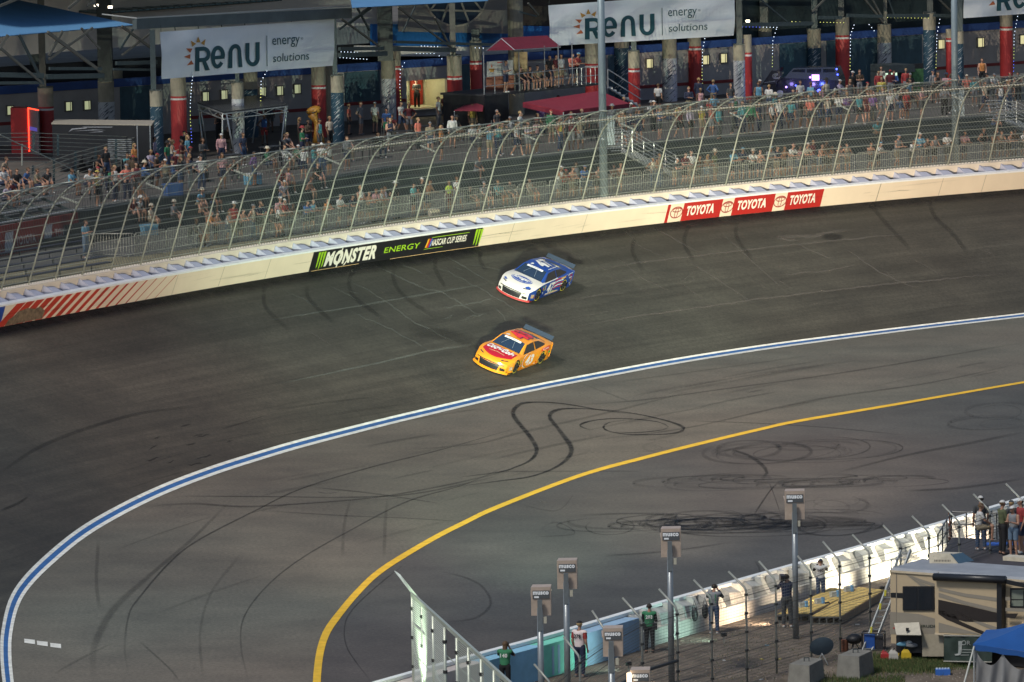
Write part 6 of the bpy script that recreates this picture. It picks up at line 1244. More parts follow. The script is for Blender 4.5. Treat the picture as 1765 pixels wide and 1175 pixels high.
# ---- on the upper concourse behind the fence: standing along the edge and around
R2 = random.Random(21)
shirts = ['white', 'white', 'grey', 'dark_grey', 'black', 'navy', 'blue', 'sky', 'teal', 'green', 'red', 'maroon', 'pink', 'coral', 'yellow', 'cream', 'khaki', 'brown', 'lilac', 'orange', 'purple', 'black', 'black', 'navy', 'white']
def upl(x):
    r = 'on the deck behind the left bleachers'
    for a, t in [(0, 'on the deck above the left bleachers'), (150, 'by the black trailer'), (290, 'near the red column and truss frame'), (420, 'on the deck right of the truss frame'), (530, 'on the deck near the orange pin'), (620, 'on the deck before the food window'), (740, 'on the deck below the food window'), (840, 'in front of the party deck'), (930, 'below the wide maroon awning'), (1050, 'on the deck above the metal stairs'), (1150, 'on the deck under the second banner'), (1270, 'left of the blue lit vehicle'), (1370, 'before the blue lit vehicle'), (1460, 'on the deck near the game booth'), (1560, 'on the deck right of the game booth'), (1660, 'on the deck right of the second pole')]:
        if x >= a: r = t
    return r
def urow(x, y, ps=None, col=None, hd_=None, tp_=None, hc=None, bot=None, bc=None, sc=1.0, face=None):
    q = P(x, y, ZD); ps = ps or R2.choice(['stand', 'phone', 'cross', 'hips', 'walk', 'stand', 'point', 'cross']); col = col or R2.choice(shirts)
    hd_ = hd_ or R2.choice(['hair', 'hair', 'cap', 'cap', 'longhair', 'hat']); hc = hc or (R2.choice(['white', 'black', 'navy', 'red', 'grey', 'cream']) if hd_ in ('cap', 'hat') else R2.choice([None, 'brown', 'blond']))
    nd = infield(q) + R2.uniform(-.7, .7) if face is None else face
    o = person(q, nd, ps, tp_ or R2.choice(['tshirt', 'tshirt', 'tshirt', 'tank', 'longshirt']), col, bot or R2.choice(['shorts', 'shorts', 'trousers']), bc or R2.choice(['black', 'denim', 'khaki', 'navy', 'grey', 'dark_grey']), hd_, hc, upl(x), 'spectators on the upper concourse', sc * R2.uniform(.95, 1.05), female=(hd_ == 'longhair'))
    if ps in ('sit', 'sit2', 'seat'): chair(q, o.rotation_euler.z, 'dark folding chair ' + upl(x))
for a in [(317, 281, 'photo', 'black', 'cap', 'tshirt', 'black', 'shorts', 'khaki', 1.0, rad(60)), (248, 296, 'phone', 'white', 'cap', 'tshirt', 'khaki', 'shorts', 'grey'), (232, 290, 'sit', 'navy', 'cap', 'tshirt', 'brown'), (226, 308, 'seat', 'brown', 'hair'), (262, 302, 'seat', 'lilac', 'hair'), (298, 300, 'phone', 'cream', 'longhair', 'tank'),
          (347, 244, 'stand', 'teal', 'hair'), (378, 248, 'phone', 'black', 'longhair', 'tank'), (392, 258, 'sit', 'brown', 'hat'), (456, 250, 'hips', 'blue', 'hair', 'tank', None, 'shorts', 'red'), (466, 228, 'stand', 'navy', 'hair'), (487, 242, 'cross', 'pink', 'hair', 'tank'), (494, 272, 'sit', 'grey', 'hair'), (517, 258, 'stand', 'black', 'longhair', 'tank', 'blond'), (532, 262, 'cross', 'brown', 'hair'), (515, 290, 'seat', 'green', 'cap', 'tshirt'), (492, 292, 'seat', 'white', 'hair'),
          (602, 232, 'stand', 'coral', 'hair'), (622, 232, 'hips', 'grey', 'hair'), (647, 229, 'stand', 'white', 'cap', 'tshirt', 'white', 'shorts', 'khaki', 1.0, rad(60)), (667, 240, 'stand', 'blue', 'hair'), (692, 232, 'walk', 'white', 'hair'), (706, 232, 'hips', 'maroon', 'longhair'), (756, 222, 'stand', 'white', 'hair', 'tshirt', None, 'trousers', 'grey', 1.05), (768, 214, 'stand', 'red', 'cap', 'tank'), (676, 236, 'sit', 'maroon', 'hair'),
          (815, 236, 'stand', 'yellow', 'longhair', 'tank'), (812, 229, 'stand', 'pink', 'cap'), (857, 242, 'stand', 'dark_grey', 'hair', 'tshirt', 'grey'), (864, 266, 'cross', 'yellow', 'longhair', 'tshirt', None, None, None, .95), (1074, 250, 'stand', 'sky', 'longhair', 'tank'), (985, 248, 'hips', 'white', 'hair', 'tank', None, 'shorts', 'khaki'), (1135, 195, 'stand', 'white', 'hair', 'tshirt', None, 'shorts', 'black', 1.0, rad(60)), (1205, 190, 'stand', 'navy', 'hair', 'longshirt', None, None, None, 1.05, rad(60)), (1230, 190, 'hips', 'blue', 'hair', 'longshirt', None, 'shorts', 'khaki', 1.05, rad(50)), (1208, 205, 'stand', 'pink', 'hair', 'tank'), (1260, 195, 'stand', 'dark_grey', 'hair'),
          (1308, 196, 'stand', 'sky', 'hair'), (1326, 198, 'stand', 'white', 'hair', 'tshirt', None, None, None, 1.0, rad(60)), (1380, 190, 'stand', 'white', 'hair'), (1398, 196, 'stand', 'sky', 'hair', 'tshirt', None, None, None, 1.0, rad(40)), (1470, 176, 'stand', 'black', 'cap'), (1482, 170, 'cross', 'brown', 'longhair'), (1515, 172, 'stand', 'red', 'hair'), (1535, 172, 'stand', 'maroon', 'cap'), (1562, 170, 'stand', 'red', 'hair'), (1568, 190, 'stand', 'sky', 'hair'), (1520, 185, 'stand', 'yellow', 'hair'), (1616, 178, 'phone', 'black', 'longhair', 'tank'), (1735, 160, 'sit2', 'navy', 'cap', 'longshirt', 'red'), (1736, 190, 'stand', 'red', 'cap', 'tshirt'), (1725, 195, 'stand', 'white', 'hair'),
          (1535, 210, 'stand', 'white', 'hair', 'tshirt', None, 'shorts', 'navy', 1.02), (1563, 208, 'stand', 'red', 'hair', 'tshirt', None, 'shorts', 'maroon', 1.0), (1495, 212, 'stand', 'maroon', 'hair', 'tshirt', None, 'shorts', 'maroon', 1.02), (1505, 212, 'stand', 'purple', 'cap'), (1397, 222, 'stand', 'coral', 'hair', 'tshirt'), (1240, 240, 'stand', 'teal', 'hair')]: urow(*a)
x = 170
while x < 1760:     # people filling the deck edge
    ye = interp(edge, x, ) if False else interp([(a, b) for a, b in edge], x)
    dens = 1.0 if x > 830 or x < 330 else .55
    if R2.random() < .78 * dens: urow(x, ye - R2.uniform(1, 6), sc=1.0)
    if R2.random() < .6 * dens: urow(x + R2.uniform(-6, 6), ye - R2.uniform(14, 26), R2.choice(['sit', 'seat', 'stand', 'stand', 'phone', 'sit2']))
    if R2.random() < .5 * dens: urow(x + R2.uniform(-6, 6), ye - R2.uniform(30, 48), R2.choice(['sit', 'seat', 'stand', 'stand', 'cross']))
    x += R2.uniform(12, 22)
# people sitting on the steps
for x, k, c, hd_, tp_ in [(205, 1, 'maroon', 'cap', 'tshirt'), (215, 1, 'white', 'hat', 'tshirt'), (262, 0, 'grey', 'hat', 'tshirt'), (222, 0, 'cream', 'hat', 'tshirt'), (236, 2, 'tan', 'hair', 'none'), (322, 1, 'sky', 'hat', 'tshirt'), (310, 0, 'grey', 'hair', 'none'), (347, 1, 'black', 'hair', 'tank'), (480, 2, 'maroon', 'longhair', 'tshirt'), (493, 2, 'pink', 'hair', 'tank'), (510, 1, 'brown', 'hair', 'none'), (543, 2, 'black', 'hair', 'tshirt'), (466, 1, 'lilac', 'cap', 'tshirt'), (803, 1, 'grey', 'hair', 'tshirt'), (1497, 1, 'teal', 'cap', 'tshirt'), (1700, 1, 'grey', 'hair', 'tshirt')]:
    q = stepline(k + .75)(x); z = ZW + (ZD - ZW) * (k + 1) / NST - .44; q = Vector((q.x, q.y, z)); person(q, infield(q) + R2.uniform(-.4, .4), 'sit2' if k % 2 else 'sit', tp_, c, 'shorts', R2.choice(['khaki', 'black', 'denim', 'grey']), hd_, R2.choice(['white', 'grey', 'cream']) if hd_ in ('cap', 'hat') else None, 'on the steps ' + wpl(x), 'spectators on the seating steps', 1.0)
# on the left bleachers
for x, y, c, hd_ in [(8, 345, 'lilac', 'hair'), (18, 340, 'maroon', 'cap'), (28, 322, 'black', 'hair'), (40, 318, 'blue', 'hair'), (5, 318, 'white', 'hair'), (62, 322, 'khaki', 'hair'), (77, 318, 'dark_grey', 'hair'), (122, 322, 'sky', 'hair'), (150, 320, 'white', 'cap'), (3, 300, 'tan', 'hair')]:
    Yb_ = (A.y + 2 + (345 - y) * .07 + x * .02); q = atY(x, y, Yb_ + 4); person(q - Vector((0, 0, .40)), infield(q) + R2.uniform(-.4, .4), R2.choice(['sit', 'sit2']), 'tshirt', c, 'shorts', 'navy', hd_, 'grey' if hd_ == 'cap' else None, 'on the left bleachers', 'spectators on the left bleachers', 1.0)
q = atY(168, 345, line_at(edge, 168, ZD).y + .4); person(Vector((q.x, q.y, ZD)), infield(q) + .5, 'point', 'tshirt', 'yellow', 'shorts', 'black', 'cap', 'yellow', '', 'spectators on the upper concourse', 1.0, label='person in yellow shirt and yellow cap reaching out above the left bleachers')
# on the raised party deck
for x, y, ps, c, hd_, tp_ in [(872, 158, 'phone', 'grey', 'hair', 'tshirt'), (899, 156, 'seat', 'black', 'hair', 'tank'), (912, 155, 'sit', 'black', 'hair', 'tank'), (928, 154, 'seat', 'khaki', 'hair', 'tshirt'), (941, 153, 'sit', 'black', 'longhair', 'tank'), (948, 150, 'stand', 'black', 'hair', 'tshirt'), (959, 154, 'stand', 'maroon', 'hair', 'tshirt'), (968, 152, 'stand', 'white', 'hair', 'tshirt'), (985, 152, 'rail2', 'coral', 'hair', 'tshirt'), (994, 151, 'rail2', 'red', 'cap', 'tshirt')]:
    Yd = Yf + 1.2 + (x - 872) * .045; q = atY(x, y, Yd); q.z = dz; person(q, infield(q) + R2.uniform(-.5, .5), ps, tp_, c, 'shorts', R2.choice(['khaki', 'black', 'navy']), hd_, 'sky' if hd_ == 'cap' else None, 'on the raised party deck', 'people on the party deck', 1.0)
    if ps in ('sit', 'seat'): chair(q, PEOPLE[-1].rotation_euler.z, 'dark folding chair on the raised party deck')
q = A0.lerp(B0, .52) - bn_ * .9; person(Vector((q.x, q.y, ZD + .25)), rad(250), 'phone', 'tshirt', 'dark_grey', 'trousers', 'black', 'cap', 'black', '', None, 1.0, label='kitchen worker in dark grey inside the lit food window')
# tables, coolers, bins on the deck
tblm = mat('table_dark', (.025, .027, .03), .6)
def table_proto():
    o = top('high_table', 'x', 'table'); mb = MB(); mb.box((0, 0, 1.05), 1.3, .6, .05); mb.build('top', tblm, o)
    for sx in (-.55, .55):
        for sy in (-.22, .22): mb = MB(); mb.bar((sx, sy, 0), (sx, sy, 1.03), .05); mb.build('leg', tblm, o)
    return o
t0_ = table_proto(); TL_ = set()
for i, x in enumerate([176, 330, 395, 468, 640, 690, 730, 880, 905, 960, 1010, 1110, 1170, 1225, 1300, 1350, 1420, 1480, 1590, 1700]):
    q = P(x, interp(edge, x) - 12 - (i * 7) % 22, ZD); o = t0_ if i == 0 else dup(t0_); o.location = q; o.rotation_euler = (0, 0, R2.uniform(.4, 1.2)); o['group'] = 'tall dark tables on the upper concourse'
    lb = 'tall dark table ' + upl(x)
    while lb in TL_: lb = lb.replace('tall', 'another tall', 1)
    TL_.add(lb); o['label'] = lb
def cooler(x, y, z, c, lid, label, s=1.0):
    q = P(x, y, z); o = top('cooler', label, 'cooler', q); mb = MB(); mb.box(q + V(0, 0, .19 * s), .62 * s, .36 * s, .36 * s, .6); mb.build('tub', cm(c), o); mb = MB(); mb.box(q + V(0, 0, .40 * s), .66 * s, .40 * s, .07 * s, .6); mb.build('lid', cm(lid), o)
cooler(436, 318, ZD, 'sky', 'white', 'blue cooler with white lid on the deck edge right of the truss frame', 1.3); cooler(298, 337, ZD, 'blue', 'blue', 'blue cooler bag on the deck edge behind the striped wall end', 1.4); cooler(257, 405, ZW, 'sky', 'sky', 'pale blue bin behind the barriers above the striped wall end', 1.2); cooler(748, 372, ZW, 'cream', 'cream', 'small cream box lying on the verge above the black banner', .8); cooler(1344, 305, ZW, 'cream', 'cream', 'small cream box on the verge above the last red panel', .9)
# ================================================================== the two racing cars
def smooth(a, b, x): t = max(0.0, min(1.0, (x - a) / (b - a))); return t * t * (3 - 2 * t)
HW = 0.98   # half width
def zbelt(x): return float(np.interp(x, [-2.45, -2.2, -1.6, -.8, .4, 1.2, 1.9, 2.25, 2.45], [.90, .93, .93, .88, .82, .80, .72, .63, .54]))
def ztopc(x): return float(np.interp(x, [-2.45, -2.2, -1.7, -.8, .6, 1.0, 1.6, 2.1, 2.35, 2.45], [.94, 1.0, 1.0, .97, .93, .91, .85, .75, .66, .58]))
def wid(x): return float(np.interp(x, [-2.45, -2.2, -1.4, -.5, .6, 1.4, 2.1, 2.45], [.90, .95, .985, .93, .92, .975, .95, .84]))
def xr(x, y):  # round nose in plan
    k = smooth(1.3, 2.45, x); kr = smooth(-1.6, -2.45, x) if x < -1.6 else 0
    return x - .42 * k * (abs(y) / HW) ** 2.3 + .12 * kr * (abs(y) / HW) ** 2
def ytop(x, y):
    w = wid(x); t = min(1, abs(y) / w); return zbelt(x) + (ztopc(x) - zbelt(x)) * (1 - t ** 2.6)
def side(x, z, sg=1, eps=0.0):
    zb = zbelt(x); t = (z - .12) / (zb - .12); w = wid(x) * (1 - .055 * max(0, t - .45) ** 1.5 * 2.2 - .03 * (1 - t) ** 2)
    return Vector((xr(x, w), sg * (w + eps), z))
def topp(x, y, eps=0.0): return Vector((xr(x, y), y, ytop(x, y) + eps))
def nose(y, z, eps=0.0):
    b = .05 * sin(max(0, min(1, (z - .12) / .45)) * pi); return Vector((xr(2.45, y) + b + eps + .02 * (z < .2), y, z))
# greenhouse
GX = [1.02, .28, -.62, -1.72]; 
def roofz(x): return float(np.interp(x, [-2.1, -1.95, -1.5, -1.0, -.35, .32, .7, 1.05], [.97, 1.01, 1.15, 1.26, 1.31, 1.26, 1.09, .915]))
def roofw(x): return float(np.interp(x, [-2.1, -1.95, -1.0, .32, 1.05], [.64, .64, .64, .67, .80]))
def basew(x): return float(np.interp(x, [-2.1, -1.6, -1.0, .32, 1.05], [.74, .86, .89, .89, .86]))
def roofp(x, y, eps=0.0):
    w = roofw(x); t = y / w; return Vector((x - .10 * t * t * smooth(.2, 1.05, x), y, roofz(x) - .045 * t * t + eps))
def cabside(x, t, sg=1, eps=0.0):
    a = Vector((x, sg * basew(x), zbelt(x) + .0)); r = roofp(x, sg * roofw(x)); a.x = r.x; return a.lerp(r, t) + Vector((0, sg * eps, 0))
def car_build(name, label, place, paint, roofpaint, sidepaint, decor):
    o = top(name, label, 'race car', (0, 0, 0)); B_ = {}
    def inarch(x, z): return any((x - cx) ** 2 + (z - .33) ** 2 < .385 ** 2 for cx in (1.38, -1.41))
    # body: sides with wheel cut-outs, top, nose, tail
    mb = MB(); NX, NZ = 150, 12
    for sg in (1, -1):
        for i in range(NX):
            x0 = -2.45 + 4.9 * i / NX; x1 = -2.45 + 4.9 * (i + 1) / NX
            for j in range(NZ):
                q = [(x0, j / NZ), (x1, j / NZ), (x1, (j + 1) / NZ), (x0, (j + 1) / NZ)]; pts = []
                for x, t in q: z = .12 + (zbelt(x) - .12) * t; pts.append((x, z))
                cx_, cz_ = sum(p[0] for p in pts) / 4, sum(p[1] for p in pts) / 4
                if inarch(cx_, cz_): continue
                mb.add([side(x, z, sg) for x, z in pts], [(0, 1, 2, 3) if sg < 0 else (3, 2, 1, 0)])
    sb = mb.build('side_panel', sidepaint, o, True)
    mb = MB(); mb.grid(lambda u, v: topp(-2.45 + 4.9 * u, wid(-2.45 + 4.9 * u) * (2 * v - 1)), 60, 16); tb = mb.build('body_top', paint, o, True)
    mb = MB(); mb.grid(lambda u, v: topp(-2.45 + 1.9 * u, wid(-2.45 + 1.9 * u) * .995 * (2 * v - 1), .004), 24, 16); mb.build('rear_deck', roofpaint, o, True)
    mb = MB(); mb.grid(lambda u, v: nose(wid(2.45) * (2 * u - 1), .12 + (ytop(2.45, wid(2.45) * (2 * u - 1)) - .12) * v), 20, 8); nb = mb.build('front_bumper', paint, o, True)
    mb = MB(); mb.grid(lambda u, v: Vector((xr(-2.45, wid(-2.45) * (2 * u - 1)) - .03 * sin(v * pi), wid(-2.45) * (2 * u - 1), .2 + .72 * v)), 12, 6); mb.build('rear_bumper', sidepaint, o, True)
    mb = MB(); mb.box((0, 0, .16), 4.3, 1.7, .1); mb.box((1.38, 0, .42), .9, 1.55, .4); mb.box((-1.41, 0, .42), .9, 1.55, .4); mb.build('underbody', blk, o)
    # greenhouse
    mb = MB(); mb.grid(lambda u, v: roofp(-1.0 + 1.32 * u, roofw(-1.0 + 1.32 * u) * (2 * v - 1)), 14, 10); mb.build('roof', roofpaint, o, True)
    mb = MB(); mb.grid(lambda u, v: roofp(.32 + .73 * u, (roofw(.32 + .73 * u) - .05) * (2 * v - 1)), 8, 10); ws = mb.build('windshield', mat('car_glass', (.015, .03, .06), .06, noise=0, spec=.9, coat=.6), o, True)
    mb = MB(); mb.grid(lambda u, v: roofp(-2.05 + 1.05 * u, (roofw(-2.05 + 1.05 * u) - .06) * (2 * v - 1)), 8, 10); mb.build('rear_window', MATS['car_glass'], o, True)
    for sg in (1, -1):
        mb = MB()
        for k in range(10):
            x0, x1 = 1.05 - .073 * k, 1.05 - .073 * (k + 1); w0, w1 = roofw(x0), roofw(x1)
            mb.add([roofp(x0, sg * (w0 - .06), .004), roofp(x0, sg * w0, .0), roofp(x1, sg * w1, .0), roofp(x1, sg * (w1 - .06), .004)], [(0, 1, 2, 3)])
        for k in range(16):
            x0, x1 = -1.0 - .065 * k, -1.0 - .065 * (k + 1); w0, w1 = roofw(x0), roofw(x1); mb.add([roofp(x0, sg * (w0 - .07), .004), roofp(x0, sg * w0), roofp(x1, sg * w1), roofp(x1, sg * (w1 - .07), .004)], [(0, 1, 2, 3)])
        fr_ = lambda x, t: cabside(x, t, sg)
        mb.grid(lambda u, v: cabside(-2.05 + 3.1 * u, v, sg, -.01) , 30, 4); mb.build('pillar', roofpaint, o, True)
        win = [(.84, .10), (.30, .90), (-.42, .92), (-.42, .08)]; win2 = [(-.50, .08), (-.50, .92), (-1.02, .88), (-1.60, .32), (-1.50, .12)]
        for w_, nm in ((win, 'side_window'), (win2, 'quarter_window')):
            mb = MB(); mb.add([cabside(x, t, sg, .012) for x, t in w_], [tuple(range(len(w_)))]); mb.build(nm, mat('window_net', (.022, .02, .022), .7, noise=.4, scale=30), o)
    # splitter, skirts, spoiler
    lip = decor['lip']; mb = MB(); n = 16
    vs = []
    for i in range(n + 1):
        y = -.93 + 1.86 * i / n; x = xr(2.45, y); vs += [(x + .07, y, .07), (x + .07, y, .15), (x - .3, y, .07), (x - .02, y, .17)]
    mb.add(vs, [(4 * i, 4 * i + 4, 4 * i + 5, 4 * i + 1) for i in range(n)] + [(4 * i + 1, 4 * i + 5, 4 * i + 7, 4 * i + 3) for i in range(n)] + [(4 * i, 4 * i + 2, 4 * i + 6, 4 * i + 4) for i in range(n)]); mb.build('splitter', lip, o)
    mb = MB(); vs = []
    for i in range(n + 1): y = -.90 + 1.8 * i / n; x = xr(2.45, y); vs += [(x + .09, y, .055), (x + .09, y, .072), (x - .2, y, .055)]
    mb.add(vs, [(3 * i, 3 * i + 3, 3 * i + 4, 3 * i + 1) for i in range(n)] + [(3 * i + 1, 3 * i + 4, 3 * i + 5, 3 * i + 2) for i in range(n)]); mb.build('splitter_blade', blk, o)
    for sg in (1, -1): mb = MB(); mb.add([(.98, sg * .90, .05), (-1.0, sg * .90, .05), (-1.0, sg * .955, .16), (.98, sg * .945, .16)], [(0, 1, 2, 3)]); mb.build('side_skirt', decor.get('skirt', sidepaint), o)
    spm = mat('spoiler_clear', (.03, .045, .07), .7, noise=.05, spec=.1)
    mb = MB(); pr_ = lambda y, t: Vector((-2.36 - .16 * t, y, 0.99 + .17 * t)); mb.grid(lambda u, v: pr_(-.79 + 1.58 * u, v), 8, 2); mb.grid(lambda u, v: pr_(-.79 + 1.58 * u, v) + Vector((-.012, 0, .004)), 8, 2); mb.build('spoiler', spm, o)
    for y in (-.5, 0, .5): mb = MB(); mb.bar((-2.42, y, .97), (-2.58, y, 1.1), .02, .02); mb.build('spoiler_brace', m_steel, o)
    # wheels
    tyre = mat('tyre_black', (.014, .014, .014), .8, noise=.2); rimm = mat('rim_dark', (.03, .03, .03), .4, .5); ylw = mat('tyre_yellow', (.55, .45, .03), .7, noise=.1)
    for cx_ in (1.38, -1.41):
        for sg in (1, -1):
            st = .0; y1 = sg * .935; y0 = sg * .66; mb = MB(); mb.tube([(cx_, y0, .335), (cx_, y0 + sg * .02, .335), (cx_, y1 - sg * .03, .335), (cx_, y1, .335)], [.30, .335, .335, .305], 28); w_ = mb.build('wheel', tyre, o, False)
            mb = MB(); f_ = lambda u, v: Vector((cx_ + u, y1 + sg * .004, .335 + v)); ringpatch(mb, f_, 0, 0, .29, .29, .025, 30, .3, 2.9); ringpatch(mb, f_, 0, 0, .29, .29, .025, 30, 3.5, 6.0); mb.build('sidewall_lettering', ylw, w_)
            mb = MB(); disc(mb, lambda u, v: Vector((cx_ + u, y1 + sg * .008, .335 + v)), 0, 0, .20, .20, 20); r_ = mb.build('rim', rimm, w_)
            mb = MB(); 
            for k in range(5): a = 2 * pi * k / 5; mb.add([Vector((cx_ + cos(a + s_) * r2_, y1 + sg * .012, .335 + sin(a + s_) * r2_)) for s_, r2_ in ((.22, .05), (.12, .18), (-.12, .18), (-.22, .05))], [(0, 1, 2, 3)])
            mb.build('spokes', mat('rim_grey', (.2, .2, .2), .4, .6), w_)
    # grille, ducts, lamps
    F = lambda u, v: nose(u, v, .012)
    def fp(poly, m, nm): 
        for s_ in ((1,) if poly[0][0] == 'c' else (1, -1)):
            pp = poly[1:] if poly[0][0] == 'c' else poly; mb = MB(); mb.add([F(s_ * u, v) for u, v in pp], [tuple(range(len(pp)))]); mb.build(nm, m, o)
    gm = mat('grille_black', (.012, .013, .016), .5, noise=.5, scale=30)
    mb = MB(); mb.grid(lambda u, v: F(-.54 + 1.08 * u + (.06 * (1 - v)) * (1 - 2 * u), .18 + .275 * v), 12, 3); g_ = mb.build('grille', gm, o)
    mb = MB(); mb.grid(lambda u, v: F(-.72 + 1.44 * u, .480 + .04 * v - .03 * abs(2 * u - 1)), 14, 1); mb.build('upper_grille', gm, o)
    for sg in (1, -1):
        mb = MB(); mb.grid(lambda u, v: F(sg * (.58 + .22 * u), .20 + (.06 + .09 * (1 - u * .3)) * v), 3, 2); mb.build('brake_duct', gm, o)
        mb = MB(); mb.grid(lambda u, v: topp(2.36 - .07 * v - .10 * u, sg * (.48 + .28 * u), .006), 4, 2); mb.build('headlight', decor['lamp'], o)
        mb = MB(); mb.grid(lambda u, v: side(2.30 - .26 * u, .24 + .2 * v, sg, .006), 3, 2); mb.build('number_sticker', mat('sticker_tan', (.35, .25, .16), .5, noise=.5, scale=25), o)
    mb = MB(); ringpatch(mb, lambda u, v: F(u, v) + Vector((.006, 0, 0)), 0, .462, .07, .022, .012, 12); mb.build('badge', mat('badge_silver', (.4, .4, .4), .3, .6), o)
    # white banner across the top of the windshield
    mb = MB(); mb.grid(lambda u, v: roofp(.34 + .12 * u, -.44 + .88 * v, .006), 2, 8); wb2 = mb.build('windshield_banner', mat('car_white', (.62, .62, .62), .35, noise=0), o)
    mb = MB(); mb.grid(lambda u, v: roofp(.38 + .035 * u, -.26 + .5 * v, .010), 1, 6); mb.build('banner_print', mat('print_grey', (.18, .2, .28), .5, noise=.6, scale=40), o)
    # driver, seat and bars behind the glass shown as pale bars on the screen
    for (x0, y0, x1, y1) in ((.92, .30, .42, .14), (.9, -.34, .5, -.16)): mb = MB(); mb.bar(roofp(x0, y0, .004), roofp(x1, y1, .004), .018, .006); mb.build('cage_bar', mat('bar_grey', (.14, .17, .2), .5), o)
    decor['fn'](o)
    stickers(o, len(name) + int(place[0][0]))
    # place it: through the ground points of the two left wheels
    (fx, fy), (rx, ry) = place; pf, nf = hit(fx, fy); pr2_, _ = hit(rx, ry); ax = (pf - pr2_).normalized(); ax = (ax - nf * ax.dot(nf)).normalized(); ay = nf.cross(ax)
    best = None
    for k in range(-60, 61):
        a_ = Matrix.Rotation(rad(k * .5), 3, nf) @ ax; dx_ = proj(pf - a_ * 2.79)[0] - proj(pf)[0]
        if best is None or abs(dx_ - 45.0) < best[0]: best = (abs(dx_ - 45.0), a_, k)
    ax = best[1]; ay = nf.cross(ax); pr2_ = pf - ax * 2.79; print('yaw', best[2] * .5, proj(pr2_)[:2])
    midp = (pf + pr2_) / 2; org = midp - ay * .80 + ax * (-(1.38 - 1.41) / 2) * 1.0
    og_, on = onTrack(org); org = og_
    o.matrix_world = Matrix(((ax.x, ay.x, nf.x, org.x), (ax.y, ay.y, nf.y, org.y), (ax.z, ay.z, nf.z, org.z), (0, 0, 0, 1)))
    print('CAR', name, 'wheelbase seen', (pf - pr2_).length, org)
    return o
hoodf = lambda u, v: topp(1.62 - v, u, .006)        # u to the car's left, v towards the screen
rooff = lambda u, v: roofp(-.34 - u, -v, .006)       # read from the driver's side
sidef = lambda u, v: side(-u, v, 1, .008)
def deco47(o):
    m_w = mat('car_white'.replace('car', 'dec'), (.66, .66, .66), .3, noise=0, coat=.4); m_b = mat('dec_blue', (.02, .07, .33), .3, noise=0, coat=.4); m_r = mat('dec_red', (.42, .03, .035), .35, noise=0); m_o = mat('dec_gold', (.5, .36, .12), .4, noise=.2)
    mb = MB(); mb.grid(lambda u, v: hoodf((.58 * cos(2 * pi * u)) * v, .02 + .33 * sin(2 * pi * u) * v), 26, 3); mb.build('hood_logo', m_b, o)
    h2 = lambda u, v: hoodf(u, v) + Vector((0, 0, .020))
    mb = MB(); ringpatch(mb, h2, 0, .02, .54, .285, .03, 26); word(mb, 'Kroger', h2, -.46, -.14, .36, .88, .06, .07); mb.build('lettering', m_w, o)
    mb = MB()
    for i in range(9): patch(mb, h2, [(-.28 + i * .065, -.22), (-.235 + i * .065, -.22), (-.225 + i * .065, -.16), (-.27 + i * .065, -.16)])
    patch(mb, h2, [(-.78, -.55), (-.60, -.62), (-.52, -.55), (-.72, -.42)]); patch(mb, h2, [(.50, -.58), (.66, -.70), (.80, -.55), (.62, -.42)]); mb.build('hood_stripe', m_b, o)
    r2 = lambda u, v: rooff(u, v) + Vector((0, 0, .028)); mb = MB(); word(mb, '47', r2, -.40, -.44, .84, .92, .1, .06); mb.build('roof_number', m_w, o)
    mb = MB(); ringpatch(mb, r2, -.52, .30, .12, .08, .08, 14); patch(mb, r2, [(-.4, -.57), (.62, -.55), (.62, -.51), (-.4, -.53)]); mb.build('roof_sticker', m_w, o)
    s2 = lambda u, v: side(-u, v, 1, .014); mb = MB(); word(mb, '47', s2, -.44, .22, .52, .74, .18, .05); mb.build('door_number', m_w, o)
    mb = MB()
    for k in range(6):
        v0 = .30 + k * .10; pts = [(.22 + .02 * k + i * .22, v0 + .035 * sin(i * 1.1) + .03 * i) for i in range(10)]
        for (a0, b0), (a1, b1) in zip(pts[:-1], pts[1:]):
            if -a1 < -2.4 or b1 + .05 > zbelt(-a1) or b0 < .13: continue
            if ((-a0 + 1.41) ** 2 + (b0 - .33) ** 2) < .45 ** 2: continue
            patch(mb, lambda u, v: side(-u, v, 1, .010), [(a0, b0), (a1, b1), (a1, b1 + .05), (a0, b0 + .05)], k % 2)
    mb.build('flag_stripes', [m_r, m_w], o)
    mb = MB(); word(mb, '47', lambda u, v: side(-u, v, 1, .014), 2.02, .40, .2, .26, .1, .02); patch(mb, s2, [(.95, .74), (1.35, .78), (1.35, .86), (.95, .82)]); mb.build('rear_number', m_o, o)
    mb = MB()
    for x in (.62, .70): patch(mb, s2, [(-x, .45), (-x + .05, .45), (-x + .05, .7), (-x, .7)])
    mb.build('door_sticker', m_o, o)
    mb = MB(); pts = [(-.60, .14), (.6, .14), (.9, .20), (.3, .26), (-.4, .2)]; patch(mb, s2, pts); mb.build('sill_flag', mat('sill_tan', (.45, .35, .25), .5, noise=.5, scale=12), o)
